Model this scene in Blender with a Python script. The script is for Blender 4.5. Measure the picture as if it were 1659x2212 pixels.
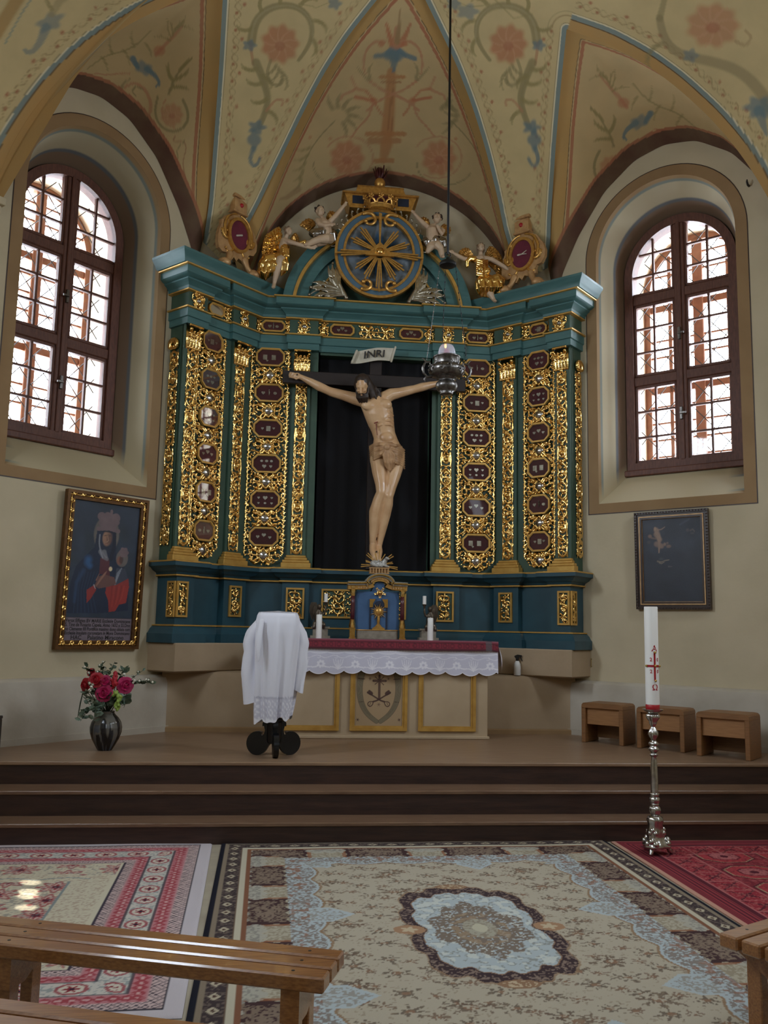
import bpy, math, random
import numpy as np
from mathutils import Vector, Matrix
random.seed(7)
rng = np.random.default_rng(7)
SC = bpy.context.scene
COL = SC.collection
for o in list(bpy.data.objects):
    bpy.data.objects.remove(o)

# ------------------------------------------------------------------ camera
FW, FH, FPX = 1659.0, 2212.0, 1900.0
YAW, PIT, ROLL = [math.radians(a) for a in (6.44, 7.65, 1.14)]
CAM = np.array([-0.975, 0.0, 1.55])
_f = np.array([math.sin(YAW)*math.cos(PIT), math.cos(YAW)*math.cos(PIT), math.sin(PIT)])
_r0 = np.array([math.cos(YAW), -math.sin(YAW), 0.0])
_u0 = np.cross(_r0, _f)
_r = _r0*math.cos(ROLL) + _u0*math.sin(ROLL)
_u = -_r0*math.sin(ROLL) + _u0*math.cos(ROLL)
CM = np.array([_r, _u, _f])
cd = bpy.data.cameras.new('camera'); cam = bpy.data.objects.new('camera', cd); COL.objects.link(cam)
cd.sensor_fit = 'HORIZONTAL'; cd.sensor_width = 36.0; cd.lens = 36.0*FPX/FW
cd.clip_start = 0.05; cd.clip_end = 200
cam.matrix_world = Matrix(((_r[0], _u[0], -_f[0], CAM[0]), (_r[1], _u[1], -_f[1], CAM[1]), (_r[2], _u[2], -_f[2], CAM[2]), (0, 0, 0, 1)))
SC.camera = cam

# ------------------------------------------------------------------ light
SC.view_settings.view_transform = 'Standard'; SC.view_settings.look = 'None'
SC.view_settings.gamma = 1.0; SC.view_settings.use_curve_mapping = False
SC.view_settings.exposure = 1.2
SC.cycles.use_denoising = True
SC.cycles.max_bounces = 7; SC.cycles.diffuse_bounces = 4; SC.cycles.glossy_bounces = 4
SC.cycles.transparent_max_bounces = 12; SC.cycles.transmission_bounces = 6
SC.cycles.sample_clamp_indirect = 6.0
SC.cycles.caustics_reflective = False; SC.cycles.caustics_refractive = False
w = bpy.data.worlds.new('sky'); SC.world = w; w.use_nodes = True
bg = w.node_tree.nodes['Background']; bg.inputs[0].default_value = (0.78, 0.88, 1.0, 1); bg.inputs[1].default_value = 13.0
S2 = math.sqrt(0.5)
def area(name, loc, direction, sx, sy, power, color=(1, 1, 1), portal=False, spread=180):
    ld = bpy.data.lights.new(name, 'AREA'); ld.shape = 'RECTANGLE'; ld.size = sx; ld.size_y = sy
    ld.energy = power; ld.color = color; ld.spread = math.radians(spread)
    if portal: ld.cycles.is_portal = True
    o = bpy.data.objects.new(name, ld); COL.objects.link(o); o.location = loc
    o.rotation_euler = Vector(direction).to_track_quat('-Z', 'Y').to_euler()
    return o
# sky portals: the two apse windows and the open nave behind the viewer
def wallP(side, s, d, z):
    return (side*(1.49 + S2*(s + d)), 10.01 + S2*(d - s), z)
for sd in (-1, 1):
    area('window_portal', wallP(sd, 2.04, 1.35, 4.8), (-sd*S2, -S2, 0), 1.5, 3.1, 1, portal=True)
# area lamps added as unseen nave windows, for fill and gilt highlights
for (x, y, z, pw) in ((3.75, 5.7, 4.4, 40), (-3.75, 5.5, 4.4, 46), (3.75, 2.6, 4.4, 30), (-3.75, 2.4, 4.4, 34), (3.75, -1.6, 4.4, 8), (-3.75, -1.6, 4.4, 8)):
    area('nave_fill_light', (x, y, z), (-x, 0.6, -1.2), 0.6, 1.9, pw, (0.78, 0.88, 1.0), spread=150)
area('west_fill_light', (0, -3.9, 5.2), (0, 1, -0.08), 0.9, 1.2, 12, (0.72, 0.85, 1.0))  # lamp added high at the west end, no window is built there

# ------------------------------------------------------------------ picking points on planes that stand in the room
def ray(x, y): return CM.T @ np.array([x - FW/2, FH/2 - y, FPX])
def aty(x, y, Y): d = ray(x, y); return CAM + d*((Y - CAM[1])/d[1])
def atz(x, y, z): d = ray(x, y); return CAM + d*((z - CAM[2])/d[2])
def proj(P):
    v = (np.asarray(P, float) - CAM) @ CM.T
    return np.stack([FW/2 + FPX*v[:, 0]/v[:, 2], FH/2 - FPX*v[:, 1]/v[:, 2]], 1)

# narrow spot lamps added as stand-ins for sun slivers on the left carpet
for (sx, sy, pw) in ((66, 1906, 34), (62, 1926, 40), (60, 1936, 40), (56, 1960, 30)):
    t_ = atz(sx, sy, 0.01); ld = bpy.data.lights.new('sun_patch_spot', 'SPOT'); ld.energy = pw*38; ld.spot_size = math.radians(1.0); ld.spot_blend = 0.5; ld.shadow_soft_size = 0.01; ld.color = (1.0, 0.93, 0.8)
    so = bpy.data.objects.new('sun_patch_spot', ld); COL.objects.link(so); so.location = (1.2, 2.6, 4.6); so.rotation_euler = (Vector(t_) - so.location).to_track_quat('-Z', 'Y').to_euler()

# ------------------------------------------------------------------ materials
def lin(c):
    c = np.asarray(c, float)/255.0
    return np.where(c <= 0.04045, c/12.92, ((c + 0.055)/1.055)**2.4)
def C4(c): return tuple(lin(c)) + (1.0,)
MATS = {}
def mat(name, col=(128, 128, 128), rough=0.6, metal=0.0, col2=None, nscale=6.0, bump=0.0, bscale=60.0, coat=0.0, vcol=False, spec=0.5, emit=None, stretch=None, detail=4, sheen=0.0):
    m = bpy.data.materials.new(name); m.use_nodes = True; MATS[name] = m
    nt = m.node_tree; b = nt.nodes['Principled BSDF']
    b.inputs['Roughness'].default_value = rough; b.inputs['Metallic'].default_value = metal
    b.inputs['Specular IOR Level'].default_value = spec
    b.inputs['Coat Weight'].default_value = coat; b.inputs['Coat Roughness'].default_value = 0.08
    if sheen: b.inputs['Sheen Weight'].default_value = sheen
    tc = nt.nodes.new('ShaderNodeTexCoord'); mp = nt.nodes.new('ShaderNodeMapping')
    nt.links.new(tc.outputs['Object'], mp.inputs[0])
    if stretch: mp.inputs['Scale'].default_value = stretch
    src = None
    if vcol:
        a = nt.nodes.new('ShaderNodeAttribute'); a.attribute_name = 'Col'; src = a.outputs['Color']
        if col2 is not None:      # wear: the paint fades a little in patches
            n = nt.nodes.new('ShaderNodeTexNoise'); n.inputs['Scale'].default_value = nscale; n.inputs['Detail'].default_value = detail
            nt.links.new(mp.outputs[0], n.inputs['Vector'])
            r = nt.nodes.new('ShaderNodeMapRange'); r.inputs[1].default_value = 0.35; r.inputs[2].default_value = 0.7
            r.inputs[3].default_value = 0.0; r.inputs[4].default_value = 0.22
            nt.links.new(n.outputs['Fac'], r.inputs[0])
            mx = nt.nodes.new('ShaderNodeMix'); mx.data_type = 'RGBA'
            nt.links.new(r.outputs[0], mx.inputs[0]); nt.links.new(src, mx.inputs[6]); mx.inputs[7].default_value = C4(col2)
            src = mx.outputs[2]
    elif col2 is not None:
        n = nt.nodes.new('ShaderNodeTexNoise'); n.inputs['Scale'].default_value = nscale; n.inputs['Detail'].default_value = detail
        nt.links.new(mp.outputs[0], n.inputs['Vector'])
        r = nt.nodes.new('ShaderNodeMapRange'); r.inputs[1].default_value = 0.3; r.inputs[2].default_value = 0.7
        nt.links.new(n.outputs['Fac'], r.inputs[0])
        mx = nt.nodes.new('ShaderNodeMix'); mx.data_type = 'RGBA'
        mx.inputs[6].default_value = C4(col); mx.inputs[7].default_value = C4(col2)
        nt.links.new(r.outputs[0], mx.inputs[0]); src = mx.outputs[2]
    if src is None: b.inputs['Base Color'].default_value = C4(col)
    else: nt.links.new(src, b.inputs['Base Color'])
    if bump:
        n2 = nt.nodes.new('ShaderNodeTexNoise'); n2.inputs['Scale'].default_value = bscale; n2.inputs['Detail'].default_value = 3
        nt.links.new(mp.outputs[0], n2.inputs['Vector'])
        bp = nt.nodes.new('ShaderNodeBump'); bp.inputs['Strength'].default_value = bump; bp.inputs['Distance'].default_value = 0.01
        nt.links.new(n2.outputs['Fac'], bp.inputs['Height']); nt.links.new(bp.outputs[0], b.inputs['Normal'])
    if emit:
        b.inputs['Emission Color'].default_value = C4(emit[0]); b.inputs['Emission Strength'].default_value = emit[1]
    return m
mat('plaster', (203, 189, 160), 0.85, col2=(190, 177, 148), nscale=2.2, bump=0.12, bscale=25)
mat('plaster_low', (198, 190, 176), 0.85, col2=(176, 166, 150), nscale=2.5, bump=0.15, bscale=25)
mat('plinth', (176, 154, 126), 0.85, col2=(162, 140, 112), nscale=2.0, bump=0.12, bscale=30)
mat('niche_band', (158, 128, 90), 0.8, col2=(146, 116, 80), nscale=3)
mat('fresco', vcol=True, rough=0.85, col2=(150, 138, 100), nscale=3.5, bump=0.06, bscale=30)
mat('painted', vcol=True, rough=0.75)
mat('canvas', vcol=True, rough=0.42, bump=0.15, bscale=220, col2=(30, 34, 42), nscale=9)
mat('carpet', vcol=True, rough=0.97, spec=0.1, bump=0.5, bscale=420)
mat('gold', (255, 217, 142), 0.18, 1.0, col2=(238, 188, 104), nscale=40)
mat('gold_dull', (222, 174, 96), 0.34, 0.75, col2=(190, 142, 74), nscale=30)
mat('gold_paint', (216, 172, 92), 0.36, 0.5, col2=(196, 150, 74), nscale=12)
mat('bronze_gilt', (206, 166, 116), 0.45, 0.35, col2=(176, 134, 90), nscale=18)
mat('silver', (205, 203, 200), 0.2, 1.0, col2=(170, 166, 162), nscale=30)
mat('silver_dark', (128, 124, 120), 0.33, 1.0, col2=(84, 80, 78), nscale=45)
mat('silver_leaf', (190, 184, 168), 0.3, 0.9, col2=(150, 142, 124), nscale=25)
mat('teal', (74, 114, 112), 0.42, col2=(62, 100, 100), nscale=5, bump=0.05, bscale=14, stretch=(1, 1, 5))
mat('blue_green', (44, 80, 92), 0.38, col2=(36, 68, 80), nscale=5, bump=0.05, bscale=14)
mat('green_panel', (64, 88, 70), 0.5, col2=(54, 78, 64), nscale=6)
mat('velvet', (88, 22, 26), 0.7, col2=(70, 14, 20), nscale=14)
mat('purple_velvet', (112, 34, 54), 0.75, col2=(96, 26, 46), nscale=14)
mat('black_cloth', (7, 6, 10), 0.9, col2=(10, 8, 14), nscale=3)
mat('dark_wood', (40, 27, 24), 0.5, col2=(28, 18, 16), nscale=12, stretch=(1, 8, 8))
mat('window_wood', (112, 70, 54), 0.55, col2=(88, 52, 42), nscale=14, stretch=(4, 4, 1), bump=0.15, bscale=30)
mat('outer_wood', (150, 100, 72), 0.6, col2=(128, 82, 60), nscale=14)
mat('reveal', (222, 212, 190), 0.8, col2=(206, 196, 172), nscale=4)
mat('iron', (58, 54, 52), 0.5, 0.6)
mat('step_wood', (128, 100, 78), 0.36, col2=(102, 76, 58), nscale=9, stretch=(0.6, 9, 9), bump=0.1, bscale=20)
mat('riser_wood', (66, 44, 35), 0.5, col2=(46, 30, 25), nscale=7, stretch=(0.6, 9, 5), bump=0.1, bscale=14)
mat('platform_wood', (150, 122, 96), 0.36, col2=(124, 98, 76), nscale=8, stretch=(0.5, 9, 9), bump=0.08, bscale=14)
mat('floor_stone', (168, 158, 138), 0.7, col2=(150, 140, 122), nscale=5)
mat('bench_wood', (162, 112, 64), 0.3, col2=(124, 80, 46), nscale=9, stretch=(1.2, 16, 16), coat=0.7)
mat('stool_wood', (142, 98, 58), 0.45, col2=(124, 85, 50), nscale=5, stretch=(2, 2, 22))
mat('stool_panel', (170, 122, 76), 0.5, col2=(152, 107, 66), nscale=5, stretch=(2, 2, 20))
mat('skin', (220, 182, 140), 0.34, col2=(200, 156, 114), nscale=7, coat=0.15)
mat('skin_pale', (208, 182, 152), 0.45, col2=(190, 160, 132), nscale=9)
mat('hair', (60, 46, 38), 0.5, col2=(44, 32, 27), nscale=22, stretch=(6, 6, 1))
mat('hair_angel', (128, 104, 80), 0.5)
mat('loincloth', (196, 156, 114), 0.5, col2=(158, 118, 82), nscale=16)
mat('blood', (118, 40, 30), 0.4)
mat('scroll', (206, 200, 184), 0.7, col2=(188, 180, 160), nscale=9)
mat('ink', (34, 30, 28), 0.6)
mat('white_cloth', (226, 226, 236), 0.8, sheen=0.2)
mat('lace', vcol=True, rough=0.85)
mat('red_cloth', vcol=True, rough=0.75)
mat('altar_body', (186, 164, 134), 0.7, col2=(172, 150, 120), nscale=2.5)
mat('blue_paint', (66, 100, 140), 0.5, col2=(54, 86, 124), nscale=6)
mat('slate_blue', (84, 112, 130), 0.5, col2=(70, 98, 116), nscale=8)
mat('dark_blue', (24, 36, 58), 0.5)
mat('wine', (78, 26, 34), 0.3, coat=0.4)
mat('stone_grey', (150, 142, 126), 0.6, col2=(124, 116, 100), nscale=20)
mat('bronze', (104, 92, 78), 0.4, 0.6, col2=(78, 68, 58), nscale=30)
mat('wax', (238, 236, 232), 0.45)
mat('red_wax', (170, 28, 36), 0.4)
mat('red_flower', (176, 24, 42), 0.6, col2=(140, 14, 30), nscale=40)
mat('magenta_flower', (188, 26, 92), 0.6, col2=(140, 14, 66), nscale=40)
mat('green_leaf', (76, 92, 66), 0.55, col2=(50, 66, 52), nscale=30)
mat('pale_leaf', (122, 140, 122), 0.55, col2=(92, 112, 96), nscale=30)
mat('lime_leaf', (150, 172, 78), 0.6, col2=(120, 146, 60), nscale=30)
mat('silver_paint', (196, 194, 188), 0.42, 0.3, col2=(160, 156, 150), nscale=40)
mat('white_petal', (226, 222, 206), 0.6)
mat('stem', (52, 62, 44), 0.6)
mat('vase_glaze', vcol=True, rough=0.22, coat=0.25)
mat('black_lacquer', (8, 8, 10), 0.3)
mat('brass', (186, 154, 82), 0.35, 0.8)
mat('plastic_white', (222, 222, 220), 0.35)
mat('plastic_black', (10, 10, 12), 0.35)
mat('black_iron', (12, 12, 13), 0.5, 0.3)
mat('dark_red', (70, 16, 22), 0.35, coat=0.3)
mat('grey_paint', (120, 124, 124), 0.5)
mat('frame_dark', (44, 30, 26), 0.35, col2=(62, 44, 34), nscale=60)
mat('frame_gilt', (112, 78, 42), 0.4, 0.6, col2=(86, 58, 32), nscale=30)
mat('flame', (255, 170, 80), 0.5, emit=((255, 150, 60), 6.0))
def glassmat(name, tint=(1, 1, 1), gloss=0.9):
    m = bpy.data.materials.new(name); m.use_nodes = True; nt = m.node_tree; nt.nodes.clear(); MATS[name] = m
    o = nt.nodes.new('ShaderNodeOutputMaterial'); t = nt.nodes.new('ShaderNodeBsdfTransparent'); g = nt.nodes.new('ShaderNodeBsdfGlossy')
    f = nt.nodes.new('ShaderNodeFresnel'); f.inputs[0].default_value = 1.45; mx = nt.nodes.new('ShaderNodeMixShader')
    t.inputs[0].default_value = tint + (1,); g.inputs['Roughness'].default_value = 0.03; g.inputs[0].default_value = (gloss, gloss, gloss, 1)
    nt.links.new(f.outputs[0], mx.inputs[0]); nt.links.new(t.outputs[0], mx.inputs[1]); nt.links.new(g.outputs[0], mx.inputs[2]); nt.links.new(mx.outputs[0], o.inputs[0])
glassmat('glass')
m = mat('lamp_glass', (214, 222, 240), 0.08, coat=0.5); m.node_tree.nodes['Principled BSDF'].inputs['Alpha'].default_value = 0.42

# ------------------------------------------------------------------ mesh builder
class MB:
    def __init__(s): s.v = []; s.f = []; s.col = None
    def add(s, V, F):
        n = len(s.v); s.v.extend([tuple(p) for p in V]); s.f.extend([tuple(i + n for i in q) for q in F]); return s
    def box(s, a, b, M=None):
        x0, y0, z0 = a; x1, y1, z1 = b
        V = [(x0, y0, z0), (x1, y0, z0), (x1, y1, z0), (x0, y1, z0), (x0, y0, z1), (x1, y0, z1), (x1, y1, z1), (x0, y1, z1)]
        if M is not None: V = [M(*p) for p in V]
        return s.add(V, [(0, 3, 2, 1), (4, 5, 6, 7), (0, 1, 5, 4), (1, 2, 6, 5), (2, 3, 7, 6), (3, 0, 4, 7)])
    def bbox(s, a, b, r=0.006, M=None):
        # box with chamfered edges
        a, b = np.minimum(a, b).astype(float), np.maximum(a, b).astype(float)
        c = (a + b)/2; h = (b - a)/2; r = min(r, h.min()*0.9)
        V = []; idx = {}
        for sx in (-1, 1):
            for sy in (-1, 1):
                for sz in (-1, 1):
                    for ax in range(3):
                        p = np.array([sx*(h[0] - r), sy*(h[1] - r), sz*(h[2] - r)]); p[ax] += (sx, sy, sz)[ax]*r
                        idx[(sx, sy, sz, ax)] = len(V); V.append(tuple(c + p))
        F = []
        for ax in range(3):
            o = [i for i in range(3) if i != ax]
            for sg in (-1, 1):
                q = []
                for e in ((-1, -1), (1, -1), (1, 1), (-1, 1)):
                    k = [0, 0, 0]; k[ax] = sg; k[o[0]] = e[0]; k[o[1]] = e[1]; q.append(idx[(*k, ax)])
                F.append(q)
        for ax in range(3):
            o = [i for i in range(3) if i != ax]
            for e in ((-1, -1), (1, -1), (1, 1), (-1, 1)):
                k0 = [0, 0, 0]; k0[o[0]] = e[0]; k0[o[1]] = e[1]; k0[ax] = -1; k1 = list(k0); k1[ax] = 1
                F.append([idx[(*k0, o[0])], idx[(*k1, o[0])], idx[(*k1, o[1])], idx[(*k0, o[1])]])
        for k in [(x, y, z) for x in (-1, 1) for y in (-1, 1) for z in (-1, 1)]:
            F.append([idx[(*k, 0)], idx[(*k, 1)], idx[(*k, 2)]])
        if M is not None: V = [M(*p) for p in V]
        return s.add(V, F)
    def lathe(s, prof, c=(0, 0, 0), n=32, mod=None, M=None, axis=None):
        V = []; F = []
        for (r, z) in prof:
            for i in range(n):
                a = 2*math.pi*i/n; rr = r*(mod(a, z) if mod else 1)
                V.append((c[0] + rr*math.cos(a), c[1] + rr*math.sin(a), c[2] + z))
        m = len(prof)
        for j in range(m - 1):
            for i in range(n):
                F.append((j*n + i, j*n + (i + 1) % n, (j + 1)*n + (i + 1) % n, (j + 1)*n + i))
        if prof[0][0] > 1e-5: F.append(tuple(range(n))[::-1])
        if prof[-1][0] > 1e-5: F.append(tuple((m - 1)*n + i for i in range(n)))
        if M is not None: V = [M(*p) for p in V]
        return s.add(V, F)
    def tube(s, pts, rad, n=10, caps=True, M=None, flat=None):
        P = np.asarray(pts, float); N = len(P)
        R = np.full(N, rad, float) if np.isscalar(rad) else np.asarray(rad, float)
        T = np.gradient(P, axis=0); T /= np.linalg.norm(T, axis=1)[:, None] + 1e-12
        up = np.array([0, 0, 1.0]) if abs(T[0][2]) < 0.9 else np.array([0, 1.0, 0])
        a = np.cross(T[0], up); a /= np.linalg.norm(a); rows = []
        cen = []; 
        for i in range(N):
            a = a - T[i]*np.dot(a, T[i]); a /= np.linalg.norm(a) + 1e-12; b = np.cross(T[i], a)
            cen.append((P[i], a.copy(), b, R[i], T[i]))
        if caps:
            st = cen[0]; en = cen[-1]
            pre = [(st[0] - st[4]*st[3]*math.sin(t), st[1], st[2], st[3]*math.cos(t), st[4]) for t in (1.45, 1.0, 0.5)]
            post = [(en[0] + en[4]*en[3]*math.sin(t), en[1], en[2], en[3]*math.cos(t), en[4]) for t in (0.5, 1.0, 1.45)]
            cen = pre + cen + post
        V = []
        for (p, a, b, r, t) in cen:
            for k in range(n):
                an = 2*math.pi*k/n; q = a*math.cos(an)*r + b*math.sin(an)*r
                if flat is not None: q = q*np.asarray(flat)
                V.append(p + q)
        F = []; m = len(cen)
        for j in range(m - 1):
            for k in range(n):
                F.append((j*n + k, j*n + (k + 1) % n, (j + 1)*n + (k + 1) % n, (j + 1)*n + k))
        F.append(tuple(range(n))[::-1]); F.append(tuple((m - 1)*n + k for k in range(n)))
        if M is not None: V = [M(*p) for p in V]
        return s.add(V, F)
    def etube(s, secs, n=20, M=None):
        # stacked ellipses (cx,cy,cz,rx,ry[,tilt]) lying flat, ends capped
        V = []; F = []
        for sec in secs:
            cx, cy, cz, rx, ry = sec[:5]; tl = sec[5] if len(sec) > 5 else 0
            for k in range(n):
                a = 2*math.pi*k/n; V.append((cx + rx*math.cos(a), cy + ry*math.sin(a), cz + tl*rx*math.cos(a)))
        m = len(secs)
        for j in range(m - 1):
            for k in range(n): F.append((j*n + k, j*n + (k + 1) % n, (j + 1)*n + (k + 1) % n, (j + 1)*n + k))
        F.append(tuple(range(n))[::-1]); F.append(tuple((m - 1)*n + k for k in range(n)))
        if M is not None: V = [M(*p) for p in V]
        return s.add(V, F)
    def ell(s, c, r, n=14, M=None, rot=None):
        V = []; F = []; m = max(5, n//2)
        R = np.asarray(rot) if rot is not None else np.eye(3)
        r = (r, r, r) if np.isscalar(r) else r
        for j in range(m + 1):
            t = math.pi*(j + (0.02 if j == 0 else (-0.02 if j == m else 0)))/m
            for k in range(n):
                a = 2*math.pi*k/n
                p = R @ np.array([r[0]*math.sin(t)*math.cos(a), r[1]*math.sin(t)*math.sin(a), r[2]*math.cos(t)])
                V.append((c[0] + p[0], c[1] + p[1], c[2] + p[2]))
        for j in range(m):
            for k in range(n): F.append((j*n + k, (j + 1)*n + k, (j + 1)*n + (k + 1) % n, j*n + (k + 1) % n))
        F.append(tuple(range(n))); F.append(tuple(m*n + k for k in range(n))[::-1])
        if M is not None: V = [M(*p) for p in V]
        return s.add(V, F)
    def prism(s, poly, d0, d1, M):
        # outline (u,z) extruded between depths d0..d1, M(u, d, z)
        n = len(poly); V = [M(u, d0, z) for u, z in poly] + [M(u, d1, z) for u, z in poly]
        F = [tuple(range(n)), tuple(range(2*n - 1, n - 1, -1))] + [(i, (i + 1) % n, n + (i + 1) % n, n + i) for i in range(n)]
        return s.add(V, F)
    def ring(s, outer, inner, d0, d1, M):
        # frame between two outlines with equal point counts
        n = len(outer); V = []
        for d in (d0, d1):
            V += [M(u, d, z) for u, z in outer] + [M(u, d, z) for u, z in inner]
        F = []
        for i in range(n):
            j = (i + 1) % n
            F += [(i, j, n + j, n + i), (2*n + i, 3*n + i, 3*n + j, 2*n + j), (i, 2*n + i, 2*n + j, j), (n + i, n + j, 3*n + j, 3*n + i)]
        return s.add(V, F)
    def sweep(s, path, prof, cap=False):
        P = np.asarray(path, float); D = np.diff(P, axis=0); D /= np.linalg.norm(D, axis=1)[:, None]
        Nn = np.stack([D[:, 1], -D[:, 0]], 1); m = []
        for i in range(len(P)):
            n1 = Nn[max(i - 1, 0)]; n2 = Nn[min(i, len(Nn) - 1)]
            m.append((n1 + n2)/(1 + np.dot(n1, n2)))
        V = []; k = len(prof)
        for p, mm in zip(P, m):
            for (o, z) in prof: V.append((p[0] + mm[0]*o, p[1] + mm[1]*o, z))
        F = [(i*k + j, (i + 1)*k + j, (i + 1)*k + j + 1, i*k + j + 1) for i in range(len(P) - 1) for j in range(k - 1)]
        return s.add(V, F)
    def grid(s, V, nu, nv):
        n = len(s.v); s.v.extend(map(tuple, np.asarray(V).tolist()))
        s.f.extend((n + i*nv + j, n + (i + 1)*nv + j, n + (i + 1)*nv + j + 1, n + i*nv + j + 1) for i in range(nu - 1) for j in range(nv - 1)); return s
    def build(s, name, m, parent=None, smooth=None, world=True, col=None, bevel=0, kind=None, label=None):
        me = bpy.data.meshes.new(name)
        V = s.v
        if parent is not None and world:
            L = wloc(parent); V = [(p[0] - L[0], p[1] - L[1], p[2] - L[2]) for p in V]
        me.from_pydata([tuple(map(float, p)) for p in V], [], s.f); me.validate(clean_customdata=False)
        me.materials.append(MATS[m])
        if col is None: col = s.col
        if col is not None:
            at = me.color_attributes.new('Col', 'FLOAT_COLOR', 'POINT')
            c = np.ones((len(me.vertices), 4), np.float32); c[:, :3] = col; at.data.foreach_set('color', c.ravel())
        o = bpy.data.objects.new(name, me); COL.objects.link(o)
        if parent is not None: o.parent = parent
        if smooth is True: me.polygons.foreach_set('use_smooth', [True]*len(me.polygons))
        elif smooth:
            me.polygons.foreach_set('use_smooth', [True]*len(me.polygons)); me.set_sharp_from_angle(angle=math.radians(smooth))
        if kind: o['kind'] = kind
        if label: o['label'] = label
        return o
def wloc(o):
    L = Vector((0, 0, 0))
    while o is not None: L += o.location; o = o.parent
    return L
def thing(name, label, cat, loc=(0, 0, 0), rz=0.0, group=None):
    o = bpy.data.objects.new(name, None); COL.objects.link(o); o.empty_display_size = 0.1
    o.location = loc; o.rotation_euler = (0, 0, rz); o['label'] = label; o['category'] = cat
    if group: o['group'] = group
    return o
def tag(o, label, cat, group=None):
    o['label'] = label; o['category'] = cat
    if group: o['group'] = group
    return o
def recenter(o, loc):
    # move a one-mesh thing's origin to its base
    L = Vector(loc); o.data.transform(Matrix.Translation(-L)); o.location = L; return o
def remesh(mb, name, m, parent, voxel=0.008, it=5, fac=0.5, world=True):
    o = mb.build(name, m, parent, world=world)
    md = o.modifiers.new('r', 'REMESH'); md.mode = 'VOXEL'; md.voxel_size = voxel
    if it:
        sm = o.modifiers.new('s', 'SMOOTH'); sm.iterations = it; sm.factor = fac
    dg = bpy.context.evaluated_depsgraph_get(); dg.update()
    me = bpy.data.meshes.new_from_object(o.evaluated_get(dg)); o.modifiers.clear()
    old = o.data; o.data = me; bpy.data.meshes.remove(old); me.name = name
    if not me.materials: me.materials.append(MATS[m])
    me.polygons.foreach_set('use_smooth', [True]*len(me.polygons)); return o
def text_mesh(body, size, font_extrude=0.0):
    c = bpy.data.curves.new('t', 'FONT'); c.body = body; c.size = size; c.align_x = 'CENTER'; c.align_y = 'CENTER'; c.extrude = font_extrude
    c.resolution_u = 3; c.offset = size*0.016
    o = bpy.data.objects.new('t', c); COL.objects.link(o)
    dg = bpy.context.evaluated_depsgraph_get(); dg.update()
    me = bpy.data.meshes.new_from_object(o.evaluated_get(dg)); bpy.data.objects.remove(o)
    V = [tuple(v.co) for v in me.vertices]; F = [tuple(p.vertices) for p in me.polygons]
    return V, F

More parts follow.
